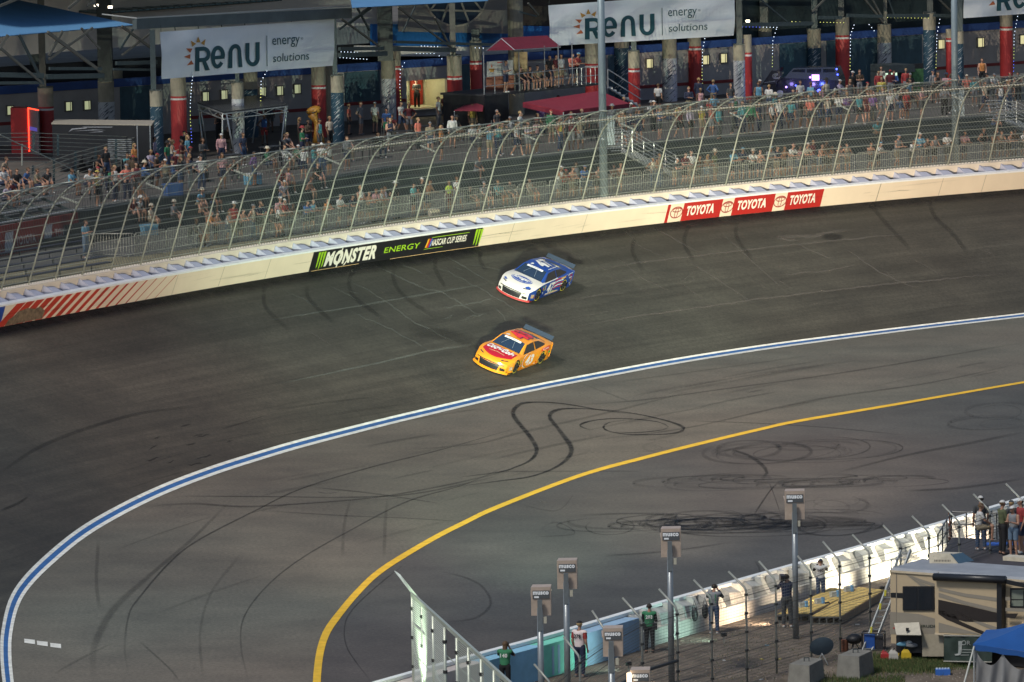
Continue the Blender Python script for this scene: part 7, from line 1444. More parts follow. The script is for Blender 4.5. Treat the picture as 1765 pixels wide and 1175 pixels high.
def deco43(o):
    m_w = MATS['dec_white']; m_r = mat('dec_crimson', (.38, .010, .022), .3, noise=0, coat=.4); m_rr = mat('dec_scarlet', (.60, .035, .02), .3, noise=0, coat=.3); m_p = mat('dec_purple', (.09, .02, .12), .4, noise=0); m_c = mat('dec_cream', (.6, .45, .25), .4)
    mb = MB(); n = 16
    up_ = lambda u: .40 - .10 * u; lo_ = lambda u: -.62 + .30 * abs(u) ** 2.2
    mb.grid(lambda a, v: hoodf(-.78 + 1.56 * a, lo_(-1 + 2 * a) + (.42 + .04 * sin(a * 6) - lo_(-1 + 2 * a)) * v), 22, 10); mb.build('hood_panel', m_r, o)
    h2 = lambda u, v: hoodf(u, v) + Vector((0, 0, .022)); mb = MB(); word(mb, 'Coca-Cola', h2, -.74, -.06, .46, 1.42, .14, .06); patch(mb, h2, [(-.60, .28), (-.3, .33), (.1, .30), (.62, .10), (.60, .06), (.08, .26), (-.3, .29)]); mb.build('lettering', m_w, o)
    mb = MB()
    for i in range(13): patch(mb, h2, [(-.42 + i * .065, -.22 - .012 * abs(i - 6)), (-.38 + i * .065, -.22 - .012 * abs(i - 6)), (-.375 + i * .065, -.17 - .012 * abs(i - 6)), (-.415 + i * .065, -.17 - .012 * abs(i - 6))])
    mb.build('small_print', m_c, o)
    r1 = lambda u, v: rooff(u, v) + Vector((0, 0, .022)); r2 = lambda u, v: rooff(u, v) + Vector((0, 0, .032))
    mb = MB(); word(mb, '43', lambda u, v: r1(u + .012, v - .02), -.50, -.52, 1.02, 1.10, .0, .08); mb.build('number_outline', m_p, o)
    mb = MB(); word(mb, '43', r2, -.48, -.48, .98, 1.06, .0, .055); mb.build('roof_number', mat('dec_redroof', (.66, .03, .035), .35, noise=0, coat=.3), o)
    mb = MB(); ringpatch(mb, r2, -.56, .38, .08, .10, .07, 12); mb.build('roof_sticker', m_w, o)
    s1_ = lambda u, v: side(-u, v, 1, .010); s2 = lambda u, v: side(-u, v, 1, .016)
    mb = MB(); ringpatch(mb, s1_, .02, .46, .74, .40, .05, 26, rad(95), rad(262)); mb.build('door_ring', m_w, o); mb = MB(); ringpatch(mb, s1_, .04, .46, .68, .35, .04, 26, rad(95), rad(255)); mb.build('door_ring', mat('dec_rust', (.45, .08, .02), .4, noise=0), o)
    mb = MB(); word(mb, '43', s2, -.42, .22, .50, .78, .22, .05); mb.build('door_number', m_w, o)
    mb = MB(); pts = [(1.00, .66), (1.15, .84), (1.4, .90), (1.85, .91), (2.05, .84), (2.02, .62), (1.86, .55), (1.75, .70), (1.41, .76), (1.12, .72)]; mb.add([s1_(u, v) for u, v in pts], [(0, 1, 9), (1, 2, 8, 9), (2, 3, 7, 8), (3, 4, 5, 7), (5, 6, 7)]); mb.build('quarter_panel', m_rr, o)
    mb = MB(); word(mb, 'Coke', s2, 1.22, .76, .11, .62, .2, .03); mb.build('quarter_lettering', m_w, o)
    mb = MB(); patch(mb, s2, [(1.98, .5), (2.2, .52), (2.2, .60), (1.98, .58)]); mb.build('green_sticker', mat('dec_green', (.05, .5, .08), .4), o)
p_w = mat('paint_white', (.62, .60, .57), .28, noise=.02, coat=.6); p_b = mat('paint_blue', (.010, .05, .27), .28, noise=.02, coat=.6); p_o = mat('paint_orange', (.72, .27, .012), .28, noise=.02, coat=.6)
def stickers(o, seed):
    r = random.Random(seed); mb = MB(); cs = [mat('tiny_white', (.6, .6, .6), .5, noise=0), mat('tiny_red', (.45, .03, .03), .5, noise=0), mat('tiny_yellow', (.6, .45, .04), .5, noise=0), mat('tiny_black', (.02, .02, .02), .5, noise=0), mat('tiny_green', (.05, .35, .08), .5, noise=0)]
    for i in range(26):
        x = r.choice([r.uniform(.80, .97), r.uniform(1.80, 2.25), r.uniform(-2.3, -1.9), r.uniform(-.95, .7)]); z = r.uniform(.2, .66) if abs(x) > .75 else r.uniform(.16, .24); w = r.uniform(.06, .15); h = r.uniform(.03, .06)
        mb.m = r.randrange(5); patch(mb, lambda u, v: side(u, v, 1, .018), [(x + w / 2, z), (x - w / 2, z), (x - w / 2, z + h), (x + w / 2, z + h)])
    mb.build('sponsor_stickers', cs, o)
carA = car_build('race_car', 'white and blue stock car number 47 with red front lip, running higher on the banking', ((919, 517.5), (965, 508.5)), p_w, p_b, p_b, dict(lip=mat('lip_red', (.42, .05, .05), .4), lamp=mat('lamp_dark', (.02, .02, .03), .3), fn=deco47))
carB = car_build('race_car', 'orange stock car number 43 with red hood panel, running lower on the banking', ((881, 642.5), (927, 633.5)), p_o, p_o, p_o, dict(lip=p_o, lamp=mat('lamp_dark', (.02, .02, .03), .3), fn=deco43))
for c_ in (carA, carB): c_['group'] = 'stock cars racing side by side'
# ================================================================== infield: dirt, wall, fence, people, motorhome
dirt = mat('infield_dirt', (.115, .092, .07), .95, noise=.45, scale=.9, bump=.5)
WI = [(640, 1186), (784, 1166), (834, 1152), (941, 1169 - 20), (1020, 1142), (1144, 1108), (1230, 1083), (1336, 1056), (1430, 1030), (1530, 1000), (1650, 963), (1765, 926), (1900, 885)]
wbase = [(600, 1268), (700, 1238), (834, 1199), (941, 1169), (1020, 1146), (1144, 1108), (1230, 1082.5), (1336, 1051), (1430, 1024), (1530, 995), (1650, 958), (1765, 922), (1900, 880)]
IWP = [P(x, y, 0) for x, y in wbase]
iacc = [0.0]
for a, b in zip(IWP[:-1], IWP[1:]): iacc.append(iacc[-1] + (b - a).length)
def IW(s_, o=0.0, z=0.0):
    """infield wall: o metres behind (towards the track), z up"""
    p = Vector([float(np.interp(s_, iacc, [q[k] for q in IWP])) for k in range(3)]); a = Vector([float(np.interp(s_ + .5, iacc, [q[k] for q in IWP])) for k in range(3)]); b = Vector([float(np.interp(s_ - .5, iacc, [q[k] for q in IWP])) for k in range(3)])
    t = (a - b).normalized(); n_ = Vector((-t.y, t.x, 0)); n_ = n_ if n_.y > 0 else -n_; return p + n_ * o + Vector((0, 0, z))
_is = np.linspace(iacc[0], iacc[-1], 300); _ix = [proj(IW(float(a), 0, .4))[0] for a in _is]
def si(x): return float(np.interp(x, _ix, _is))
mb = MB(); vs = []
for x in range(600, 1901, 20): q = IW(si(x), -.02); vs += [Vector((q.x, q.y, .008)), Vector((q.x + 30, 90, .008))]
n = len(vs) // 2; mb.add(vs, [(2 * i, 2 * i + 1, 2 * i + 3, 2 * i + 2) for i in range(n - 1)]); mb.build('infield_dirt', dirt, None, kind='structure')
mb = MB(); mb.quad((2, 90, .004), (120, 90, .004), (120, 216, .004), (30, 206, .004), (2, 178, .004)); 
mb.build('infield_ground', dirt, None, kind='structure')
iw = top('infield_wall', 'low concrete infield wall, painted blue and green at the left and floodlit white at the right', 'wall', IW(si(1144)))
def isheet(mb, oh0, oh1, xa, xb, n=24):
    sa, sb = si(xa), si(xb); vs = []
    for i in range(n + 1): s_ = sa + (sb - sa) * i / n; vs += [IW(s_, *oh0), IW(s_, *oh1)]
    mb.add(vs, [(2 * i, 2 * i + 2, 2 * i + 3, 2 * i + 1) for i in range(n)])
HT = 1.22; iwm = mat('infield_white', (.60, .58, .54), .6, noise=.10, scale=2)
mb = MB(); isheet(mb, (.75, 0), (.75, HT), 610, 1890, 60); isheet(mb, (.60, HT), (.60, 0), 610, 1890, 60); isheet(mb, (.60, HT), (.75, HT), 610, 1890, 60); mb.build('track_side_panel', iwm, iw)
mb = MB(); isheet(mb, (.54, HT + .03), (.80, HT + .03), 610, 1890, 60); isheet(mb, (.54, HT - .08), (.54, HT + .03), 610, 1890, 60); mb.build('top_rail', mat('rail_bright', (.72, .74, .72), .5, noise=.05), iw)
pcol = [mat('paint_pale_blue', (.22, .44, .58), .7, noise=.15, scale=1.5), mat('paint_green', (.18, .58, .44), .7, noise=.15, scale=1.5), mat('paint_blue_grey', (.28, .42, .56), .7, noise=.12, scale=1.5), mat('paint_pink_white', (.5, .44, .40), .7, noise=.1)]
for xa, xb, m in [(640, 834, pcol[3]), (834, 936, pcol[0]), (936, 984, pcol[1]), (984, 1012, pcol[1]), (1012, 1052, pcol[2]), (1052, 1102, pcol[2])]: mb = MB(); isheet(mb, (.0, 0), (.0, HT - .10), xa, xb, 6); isheet(mb, (.0, HT - .10), (.55, HT - .10), xa, xb, 6); mb.build('painted_panel', m, iw)
for xa in (951, 961): mb = MB(); isheet(mb, (-.012, .05), (-.012, HT - .2), xa, xa + 4, 1); mb.build('paint_drip', pcol[2], iw)
mb = MB(); isheet(mb, (0, 0), (.04, .58), 1102, 1890, 50); isheet(mb, (.04, .58), (.30, .60), 1102, 1890, 50); isheet(mb, (.30, .60), (.30, 0), 1102, 1890, 50); mb.build('base_block', mat('base_white', (.55, .53, .48), .65, noise=.12, scale=2), iw)
s_ = si(1106); i = 0; isl = mat('buttress_grey', (.38, .39, .37), .75, noise=.18, scale=4); isl2 = mat('buttress_white', (.60, .60, .55), .6, noise=.08)
while s_ < si(1885):
    w_ = .95; pr = [(.12, .60), (.22, 1.02), (.58, HT - .02), (.58, .6)]
    mb = MB(); mb.hexa([IW(s_, o, z) for o, z in pr], [IW(s_ + w_, o, z - (.10 if z > .7 else 0)) for o, z in pr]); mb.build('foam_block', isl, iw)
    mb = MB(); mb.hexa([IW(s_ + w_, .10, .6), IW(s_ + w_ + .28, .10, .6), IW(s_ + w_ + .28, .6, .6), IW(s_ + w_, .6, .6)], [IW(s_ + w_ - .18, .30, HT), IW(s_ + w_ + .04, .30, HT), IW(s_ + w_ + .04, .6, HT), IW(s_ + w_ - .18, .6, HT)]); mb.build('brace_plate', isl2, iw)
    s_ += 1.62; i += 1
# ---- inner fence with bent posts
fp_ = [(948, 1176), (999, 1132), (1050, 1097), (1106, 1067), (1167, 1049), (1226, 1031), (1286, 1015), (1337, 1000), (1397, 985.6), (1447, 966.5), (1498.6, 952), (1552, 936), (1601, 918), (1653, 899), (1706, 880), (1762, 862)]
tips = [(920, 1146), (971, 1099), (1020, 1053), (1072, 1031), (1135, 1016), (1195, 1000), (1255, 985.6), (1308, 968), (1375, 959), (1418, 934), (1469, 922), (1522, 906), (1572, 890), (1624, 870), (1678, 852), (1734, 834)]
FHt = 3.15; postm = mat('inner_post', (.30, .31, .28), .5, .4, noise=.1); inn = top('inner_fence', 'infield wire fence of grey posts with bent tops in front of the low wall', 'fence', P(1286, 1175, 0)); fpts = []
for (x, y), (tx, ty) in zip(fp_, tips):
    b = P(x + 2.5, y + 157, 0)
    for _ in range(6):
        yy = proj(b + V(0, 0, FHt))[1]; xx = proj(b + V(0, 0, FHt))[0]; p0 = proj(b); b = P(p0[0] + (x - xx), p0[1] + (y - yy), 0)
    tpv = b + V(0, 0, FHt); s = proj(tpv)[2]; tip = tpv + V((tx - x) / s * .95, .35, -(ty - y) / s - .02); fpts.append((b, tpv, tip))
    mb = MB(); mb.tube([b, tpv - V(0, 0, .08), tpv + (tip - tpv) * .08, tip], .035, 8); mb.build('post', postm, inn, True)
    for k in range(5):
        mb = MB(); c = b + V(0, 0, .45 + k * .62); mb.tube([c, c + V(0, 0, .07)], .062, 6); mb.build('clamp', mat('clamp_dark', (.04, .04, .04), .5, .4), inn)
for k in range(5):
    mb = MB(); mb.tube([b.lerp(t, (.45 + .62 * k) / FHt) for b, t, _ in fpts], .011, 4); mb.build('cable', mat('cable_dark', (.05, .05, .05), .5, .4), inn)
mb = MB(); mb.tube([fpts[i][0] + V(0, 0, 1.45) for i in (2, 3, 4)], .05, 6); mb.build('mid_rail', mat('clamp_dark', (.04, .04, .04)), inn)
mb = MB(); mb.uv = []; acc_ = 0
for i, (b, t, _) in enumerate(fpts):
    if i: acc_ += (b - fpts[i - 1][0]).length
    mb.v += [tuple(b + V(0, -.03, .05)), tuple(t + V(0, -.03, 0))]; mb.uv += [(acc_, 0), (acc_, FHt)]
mb.f = [(2 * i, 2 * i + 2, 2 * i + 3, 2 * i + 1) for i in range(len(fpts) - 1)]; mb.mi = [0] * len(mb.f); mb.build('wire_net', meshmat('inner_net', (.20, .20, .17), .10, .12, False), inn)
# ---- tall floodlit fence at the lower left
fl = top('gate_fence', 'tall mesh fence lit greenish by a floodlight, running towards the camera at the bottom', 'fence', P(712, 1224, 0)); glass = meshmat('lit_net', (.5, .54, .47), .07, .28, False); gpm = mat('gate_post', (.42, .45, .38), .4, .4, noise=.1); H4 = 3.95
tops = [(710, 1024), (727, 1038), (746, 1062), (766, 1081), (787, 1099), (807, 1116), (829, 1136), (851, 1155), (873, 1172), (895, 1192)]; gp = []
for x, y in tops:
    b = P(x, y + 200, 0)
    for _ in range(6): q = proj(b + V(0, 0, H4)); p0 = proj(b); b = P(p0[0] + x - q[0], p0[1] + y - q[1], 0)
    gp.append(b); mb = MB(); mb.tube([b, b + V(0, 0, H4)], .05, 7); mb.build('post', gpm, fl, True)
    for k in range(4): mb = MB(); c = b + V(0, 0, .6 + k * .95); mb.tube([c, c + V(0, 0, .1)], .075, 6); mb.build('clamp', mat('clamp_dark', (.04, .04, .04)), fl)
mb = MB(); mb.bar(gp[0] + V(0, 0, H4), gp[-1] + V(0, 0, H4), .09, .12); mb.build('top_rail', gpm, fl)
for k in range(3): mb = MB(); mb.tube([gp[0] + V(0, 0, 1.0 + k), gp[-1] + V(0, 0, 1.0 + k)], .02, 5); mb.build('cable', gpm, fl)
for i in range(5): mb = MB(); a, b = gp[2 * i if 2 * i < 9 else 8], gp[min(9, 2 * i + 2)]; mb.tube([a + V(0, 0, 2.4 - .0), b + V(0, 0, .6)], .02, 5); mb.build('diagonal_rod', gpm, fl)
for i, (a, b) in enumerate(zip(gp[:-1], gp[1:])):
    if i in (3,): continue
    mb = MB(); mb.uv = [(0, 0), (2, 0), (2, H4), (0, H4)]; mb.add([a + V(0, 0, .05), b + V(0, 0, .05), b + V(0, 0, H4), a + V(0, 0, H4)], [(0, 1, 2, 3)]); mb.build('net_panel', glass if i > 2 else meshmat('glow_net', (.62, .66, .60), .07, .42, False) if 'glow_net' not in MATS else MATS['glow_net'], fl)  # first panels paler and denser so they glow as if strongly lit
tp0, tp1 = gp[0] + V(0, 0, H4), gp[1] + V(0, 0, H4); o1 = atY(680, 985, tp0.y + 1.3); o2 = atY(690, 992, tp0.y + 1.0)
mb = MB(); mb.hexa([tp0, tp1, o2, o1], [tp0 + V(0, 0, .04), tp1 + V(0, 0, .04), o2 + V(0, 0, .04), o1 + V(0, 0, .04)]); mb.build('overhang', mat('overhang_white', (.5, .55, .5), .5), fl)
# ---- floodlight fixtures (backs towards us)
boxm = mat('fixture_tan', (.46, .365, .295), .5, .25, noise=.12, scale=5); lblm = mat('fixture_label', (.07, .075, .08), .5, noise=0); lw = mat('label_white', (.75, .77, .78), .5, noise=0); pm = mat('fixture_pole', (.24, .26, .27), .4, .5, noise=.1)
MUS = []
def musco(x0, y0, x1, y1, px0, px1, label, s0_=48.0):
    xc = (x0 + x1) / 2; b = P(px1, y0 + 252, 0)
    for _ in range(6): q = proj(b + V(0, 0, 5.1)); p0 = proj(b); b = P(p0[0] + (px0 - q[0]), p0[1] + (y0 + 2 - q[1]), 0)
    s = proj(b + V(0, 0, 4.6))[2]; W = 34 / s; Hh = 50 / s; o = top('floodlight_fixture', label, 'floodlight', b, 'mirrored floodlight fixtures on poles')
    z1 = ztop(b, y0); z0 = z1 - Hh; dx = (xc - px0) / s; c = b + V(dx, 0, 0)
    mb = MB(); mb.tube([b, b + V(0, 0, z0 + .25)], [.11, .095], 12); mb.build('pole', pm, o, True)
    mb = MB(); mb.bar(b + V(0, -.06, z0 - .45), b + V(0, -.06, z1 - Hh * .42), .15, .1, V(0, 1, 0)); mb.build('bracket', mat('bracket_grey', (.16, .18, .19), .5, .4), o)
    yb_, yf_ = 0.06, .62; pr = [(-W / 2, yb_), (W / 2, yb_), (W / 2 + .03, yf_), (-W / 2 + .06, yf_)]
    mb = MB(); mb.hexa([c + V(a, d + .04, z0) for a, d in pr], [c + V(a, d, z1) for a, d in pr]); bx = mb.build('housing', boxm, o)
    mb = MB(); ff_ = lambda u, v: c + V(u, yb_ - .012 + .0 * v, z0 + v); mb.hexa([ff_(-W * .42, Hh * .60), ff_(W * .44, Hh * .60), ff_(W * .44, Hh * .60) + V(0, .02, 0), ff_(-W * .42, Hh * .60) + V(0, .02, 0)], [ff_(-W * .42, Hh * .88), ff_(W * .44, Hh * .88), ff_(W * .44, Hh * .88) + V(0, .02, 0), ff_(-W * .42, Hh * .88) + V(0, .02, 0)]); lb = mb.build('name_plate', lblm, o)
    mb = MB(); fg = lambda u, v: ff_(u, v) + V(0, -.006, 0); word(mb, 'musco', fg, -W * .40, Hh * .735, Hh * .12, W * .80, 0, .05); patch(mb, fg, [(-W * .34, Hh * .625), (-W * .10, Hh * .625), (-W * .10, Hh * .685), (-W * .34, Hh * .685)]); mb.build('lettering', lw, lb)
    mb = MB(); mb.box(c + V(W * .20, -.02, z0 - .12), .09, .1, .2); mb.build('junction_box', mat('junction_cream', (.4, .38, .3), .5), o)
    mb = MB(); zc_ = (z0 + z1) / 2; mb.box(c + V(0, yf_ + .65, zc_ + .035 + .03), .62, 1.0, .05); mb.build('visor', boxm, o)  # plate added out of sight to cut off the top of the beam
    mb = MB(); mb.quad(c + V(-W * .40, yf_ + .012, z0 + .12), c + V(W * .40, yf_ + .012, z0 + .12), c + V(W * .40, yf_ + .012, z1 - .08), c + V(-W * .40, yf_ + .012, z1 - .08)); mb.build('reflector', mat('reflector_lit', (.8, .8, .8), .3, noise=0, emit=(1, .92, .72), es=2.0), o)
    MUS.append(c + V(0, .9, (z0 + z1) / 2)); return o, c, W, z0, z1
musco(1353, 847, 1386, 894.6, 1369, 1373, 'floodlight fixture farthest right on a tall pole before the dirt platform boards')
musco(1138, 912, 1174, 961, 1154, 1158, 'floodlight fixture between the photographers with 203 bib and grey vest')
musco(958, 967, 996, 1018, 975, 979, 'floodlight fixture behind the leftmost one, above the photographer in the 278 bib')
musco(914, 1013, 950, 1067, 930, 935, 'leftmost floodlight fixture near the photographer in the 140 bib')
musco(1037, 1084, 1075, 1139, 1053, 1057, 'floodlight fixture low at the bottom between the 278 and 203 bib photographers')
o5, c5, W5, z05, z15 = musco(1082, 1156, 1124, 1212, 1102, 1106, 'lowest floodlight fixture cut by the bottom edge, its left edge glowing')
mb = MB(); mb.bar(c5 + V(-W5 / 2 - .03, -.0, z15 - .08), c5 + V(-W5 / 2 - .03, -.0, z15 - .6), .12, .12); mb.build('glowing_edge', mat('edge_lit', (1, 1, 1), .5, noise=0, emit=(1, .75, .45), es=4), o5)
# ---- people by the infield wall
def bibtext(o, pr, t, m, z=1.30, h=.13, w=.24, bold=.03):
    mb = MB(); y = max(pr['co'][(np.abs(pr['co'][:, 2] - z) < .12) & (np.abs(pr['co'][:, 0]) < .12)][:, 1]) + .034
    if t: word(mb, t, lambda u, v: V(-u, y, z + v), -w / 2, -h / 2, h, w, 0, bold)
    me = bpy.data.meshes.new('lettering'); me.from_pydata(mb.v, [], mb.f); me.materials.append(None); child('lettering', me, o, m)
def photog(x, fy, sc, ps, top_, tc, bot, bc, head, hc, bib, bibc, num, numc, label, face=None, cam_=True, hy=None):
    b = P(x, fy, 0)
    if hy is not None:
        need = proj(b)[1] - hy; sc = need / (proj(b)[1] - proj(b + V(0, 0, 1.76))[1]); sc = max(.85, min(1.12, sc))
    nd = rad(80) if face is None else face
    o = person(b, nd, ps, top_, tc, bot, bc, head, hc, '', 'photographers along the infield wall', sc, skin=0, vox=.016, label=label); pr = proto(ps, .016, False)
    if bib: child('bib', garment(pr, 'bib'), o, cm(bibc))
    if num: bibtext(o, pr, num, mat('bib_' + numc, COLS[numc], .6, noise=0))
    if cam_:
        h = pr['J']['hd']; me_ = MB(); me_.box(h + V(0, -.17, .0), .14, .08, .10); me_.tube([h + V(0, -.21, .0), h + V(0, -.36, .0)], .04, 10); me = bpy.data.meshes.new('camera'); me.from_pydata(me_.v, [], me_.f); me.materials.append(None); child('camera', me, o, blk)
    return o, pr
COLS['bib_pale'] = (.80, .66, .64)
o_, pr = photog(1000, 1167, 1, 'stand', 'tshirt', 'red', 'trousers', 'navy', 'cap', 'black', 1, 'bib_pale', '278', 'black', 'photographer with red sleeves, black cap and pale 278 bib by the green wall', rad(60), False, 1070)
o_, pr = photog(871, 1196, 1, 'photo', 'tshirt', 'black', 'trousers', 'black', 'longhair', 'brown', 1, 'green', '140', 'white', 'photographer with brown hair and green 140 bib at the bottom edge', rad(75), True, 1105)
o_, pr = photog(1120, 1125, 1, 'phone', 'longshirt', 'black', 'trousers', 'black', 'hair', None, 1, 'green', '203', 'white', 'photographer in black with green 203 bib and a camera bag', rad(85), False, 1040)
for sx in (-.2, .2): mb = MB(); mb.box((sx, .02, .95), .16, .2, .22); me = bpy.data.meshes.new('camera_bag'); me.from_pydata(mb.v, [], mb.f); me.materials.append(None); child('camera_bag', me, o_, blk)
o_, pr = photog(1231, 1092, 1, 'photo', 'longshirt', 'dark_grey', 'trousers', 'denim', 'hair', None, 1, 'grey', '', 'white', 'photographer in grey vest with green straps and blue jeans', rad(75), True, 1006)
mb = MB()
for sx in (-.1, .1): mb.bar((sx, .17, 1.12), (sx, .16, 1.42), .035, .02, V(0, 1, 0))
me = bpy.data.meshes.new('strap'); me.from_pydata(mb.v, [], mb.f); me.materials.append(None); child('strap', me, o_, cm('green'))
o_, pr = photog(1357, 1081, 1, 'photo', 'longshirt', 'navy', 'trousers', 'dark_grey', 'hair', None, 0, 'navy', '', 'white', 'camera operator in navy top beside the farthest right floodlight pole', rad(95), True, 989)
mb = MB(); mb.box((.12, -.14, 1.62), .16, .42, .18); me = bpy.data.meshes.new('video_camera'); me.from_pydata(mb.v, [], mb.f); me.materials.append(None); child('video_camera', me, o_, blk)
o_, pr = photog(1415, 1036, 1, 'photo', 'longshirt', 'black', 'trousers', 'denim', 'cap', 'navy', 1, 'white', '160', 'black', 'photographer with navy cap and white 160 bib against the floodlit wall', rad(88), True, 963)
# camera gear leaning on the wall
for x, y in ((1187, 1062), (1205, 1058)): 
    q = IW(si(x), -.25, 0); g = top('gear_bag', 'black camera bag %s hanging at the infield wall' % ('left' if x < 1200 else 'right'), 'bag', q); mb = MB(); mb.ell(q + V(0, .05, .75), .12, .1, .26, 10, 7); mb.build('pouch', blk, g, True); mb = MB(); mb.tube([q + V(-.08, .1, .95), q + V(0, .3, 1.2), q + V(.08, .1, .95)], .015, 5); mb.build('strap', blk, g)
# ---- yellow plank decks on steel tube frames
plk = mat('plank_yellow', (.60, .43, .14), .8, noise=.28, scale=3); tub = mat('deck_tube', (.13, .13, .12), .5, .4)
def deck(name, fl_, fr_, br_, bl2, label, n=9, z=.32):
    A_, B2, C_, D_ = [P(x, y, z) for x, y in (fl_, fr_, br_, bl2)]; o = top(name, label, 'platform', V(A_.x, A_.y, 0))
    for i in range(n):
        t0_, t1_ = i / n, (i + .93) / n; q = [A_.lerp(D_, t0_), B2.lerp(C_, t0_), B2.lerp(C_, t1_), A_.lerp(D_, t1_)]; mb = MB(); mb.hexa([p - V(0, 0, .04) for p in q], q); mb.build('plank', plk, o)
    for a, b in ((A_, B2), (D_, C_)):
        for zz in (-.05, -.28): mb = MB(); mb.bar(a + V(0, 0, zz), b + V(0, 0, zz), .05); mb.build('frame_tube', tub, o)
        for t in (0, .25, .5, .75, 1): q = a.lerp(b, t); mb = MB(); mb.bar(q + V(0, 0, -.30), q + V(0, 0, -.04), .05); mb.build('frame_upright', tub, o)
    for a, b in ((A_, D_), (B2, C_)): mb = MB(); mb.bar(a + V(0, 0, -.16), b + V(0, 0, -.16), .05, .26); mb.build('side_board', mat('deck_board', (.26, .19, .13), .8, noise=.2), o)
deck('plank_deck', (1400, 1061), (1449, 1061), (1524, 1016), (1480, 1011), 'right yellow plank deck on a low steel tube frame beside the motorhome ladder', 12)
deck('plank_deck', (1341, 1057), (1394, 1057), (1476, 1016), (1432, 1012), 'left yellow plank deck on a low steel tube frame near the floodlight pole', 10)
for x, y in ((1383, 1046), (1412, 1040), (1438, 1028), (1462, 1019)):
    q = P(x, y, .32); o = top('cinder_block', 'small %s block on the yellow plank decks' % {1383: 'leftmost white', 1412: 'second white', 1438: 'third white', 1462: 'rightmost white'}[x], 'block', q); mb = MB(); mb.box(q + V(0, 0, .09), .30, .16, .18, .5); mb.build('body', mat('block_pale', (.45, .46, .42), .8), o); mb = MB(); mb.box(q + V(.13, -.05, .12), .08, .12, .22, .5); mb.build('blue_tag', mat('tag_blue', (.15, .35, .6), .5), o)
# ---- ladder, generator, grill, dish, blocks, cans
lad = top('ladder', 'aluminium extension ladder leaning against the left side of the motorhome', 'ladder', P(1487, 1122, 0)); la = P(1486, 1124, 0); lt = atY(1553, 948, P(1550, 1110, 0).y + .3)
sdv = V(.34, .1, 0)
for k in (0, 1): mb = MB(); mb.bar(la + sdv * k, lt + sdv * k, .05, .09); mb.build('rail', alum, lad)
for i in range(16): q = la.lerp(lt, (i + .5) / 16); mb = MB(); mb.bar(q, q + sdv, .035); mb.build('rung', alum, lad)
for t in (.22, .45, .58): q = la.lerp(lt, t); mb = MB(); mb.bar(q - V(0, .03, .1), q + V(.02, -.03, .1), .07, .1); mb.build('sticker', mat('sticker_yellow', (.55, .5, .05), .5), lad)
def gbox(name, label, cat, x0, x1, yb, hpx, dep, parts):
    a = P(x0, yb, 0); b = P(x1, yb, 0); s = proj(a)[2]; o = top(name, label, cat, a); return a, b, s, o
a, b, s, o = gbox('generator', 'black and blue portable generator left of the motorhome', 'generator', 1486, 1525, 1123, 32, .6, 0)
for z in (.05, .62):
    mb = MB(); mb.tube([a + V(0, 0, z), b + V(0, 0, z), b + V(.05, .55, z), a + V(.05, .55, z), a + V(0, 0, z)], .022, 6); mb.build('frame_tube', blk, o)
for q in (a, b, b + V(.05, .55, 0), a + V(.05, .55, 0)): mb = MB(); mb.bar(q + V(0, 0, .05), q + V(0, 0, .62), .04); mb.build('frame_upright', blk, o)
mb = MB(); mb.box((a + b) / 2 + V(-.12, .28, .32), .34, .42, .5); mb.build('engine', mat('gen_blue', (.02, .08, .32), .4), o); mb = MB(); mb.box((a + b) / 2 + V(.2, .3, .3), .3, .4, .45); mb.build('control_panel', mat('gen_dark', (.03, .03, .035), .5, noise=.5, scale=20), o)
q = P(1470, 1122, 0); o = top('charcoal_grill', 'small black kettle grill with rust pot left of the generator', 'grill', q); mb = MB(); mb.ell(q + V(.05, 0, .42), .28, .28, .18, 14, 8); mb.build('bowl', blk, o, True); mb = MB(); mb.cyl(q + V(-.28, .0, .0), .13, .40, 10); mb.build('rust_pot', mat('rust', (.16, .06, .03), .8, noise=.3), o)
for a_ in (0, 2.1, 4.2): mb = MB(); mb.bar(q + V(.05 + .2 * cos(a_), .2 * sin(a_), 0), q + V(.05, 0, .35), .03); mb.build('leg', blk, o)
q = P(1417, 1146, 0); o = top('satellite_dish', 'grey blue oval satellite dish on a small tripod by the concrete blocks', 'satellite dish', q); M_ = Matrix.Rotation(rad(12), 3, 'Z') @ Matrix.Rotation(rad(-68), 3, 'X')
mb = MB()
def dshf(u, v): r = u * .40; a_ = 2 * pi * v; return q + V(0, 0, .62) + M_ @ V(r * cos(a_) * 1.05, r * sin(a_) * .9, .25 * r * r)
mb.grid(dshf, 8, 24); mb.build('dish', mat('dish_grey', (.075, .11, .14), .45, noise=.08), o, True); mb = MB(); word(mb, 'Winegard', lambda u, v: q + V(0, 0, .62) + M_ @ V(u, v, .02), -.26, .12, .05, .3) if False else None
for dx_, dy_ in ((-.2, 0), (.2, 0), (0, .2)): mb = MB(); mb.bar(q + V(dx_, dy_, 0), q + V(0, 0.05, .4), .025); mb.build('leg', alum, o)
mb = MB(); mb.bar(q + V(0, -.05, .3), q + V(.0, -.42, .42), .03); mb.build('feed_arm', alum, o)
cb = mat('block_concrete', (.17, .165, .145), .9, noise=.2, scale=3, bump=.3)
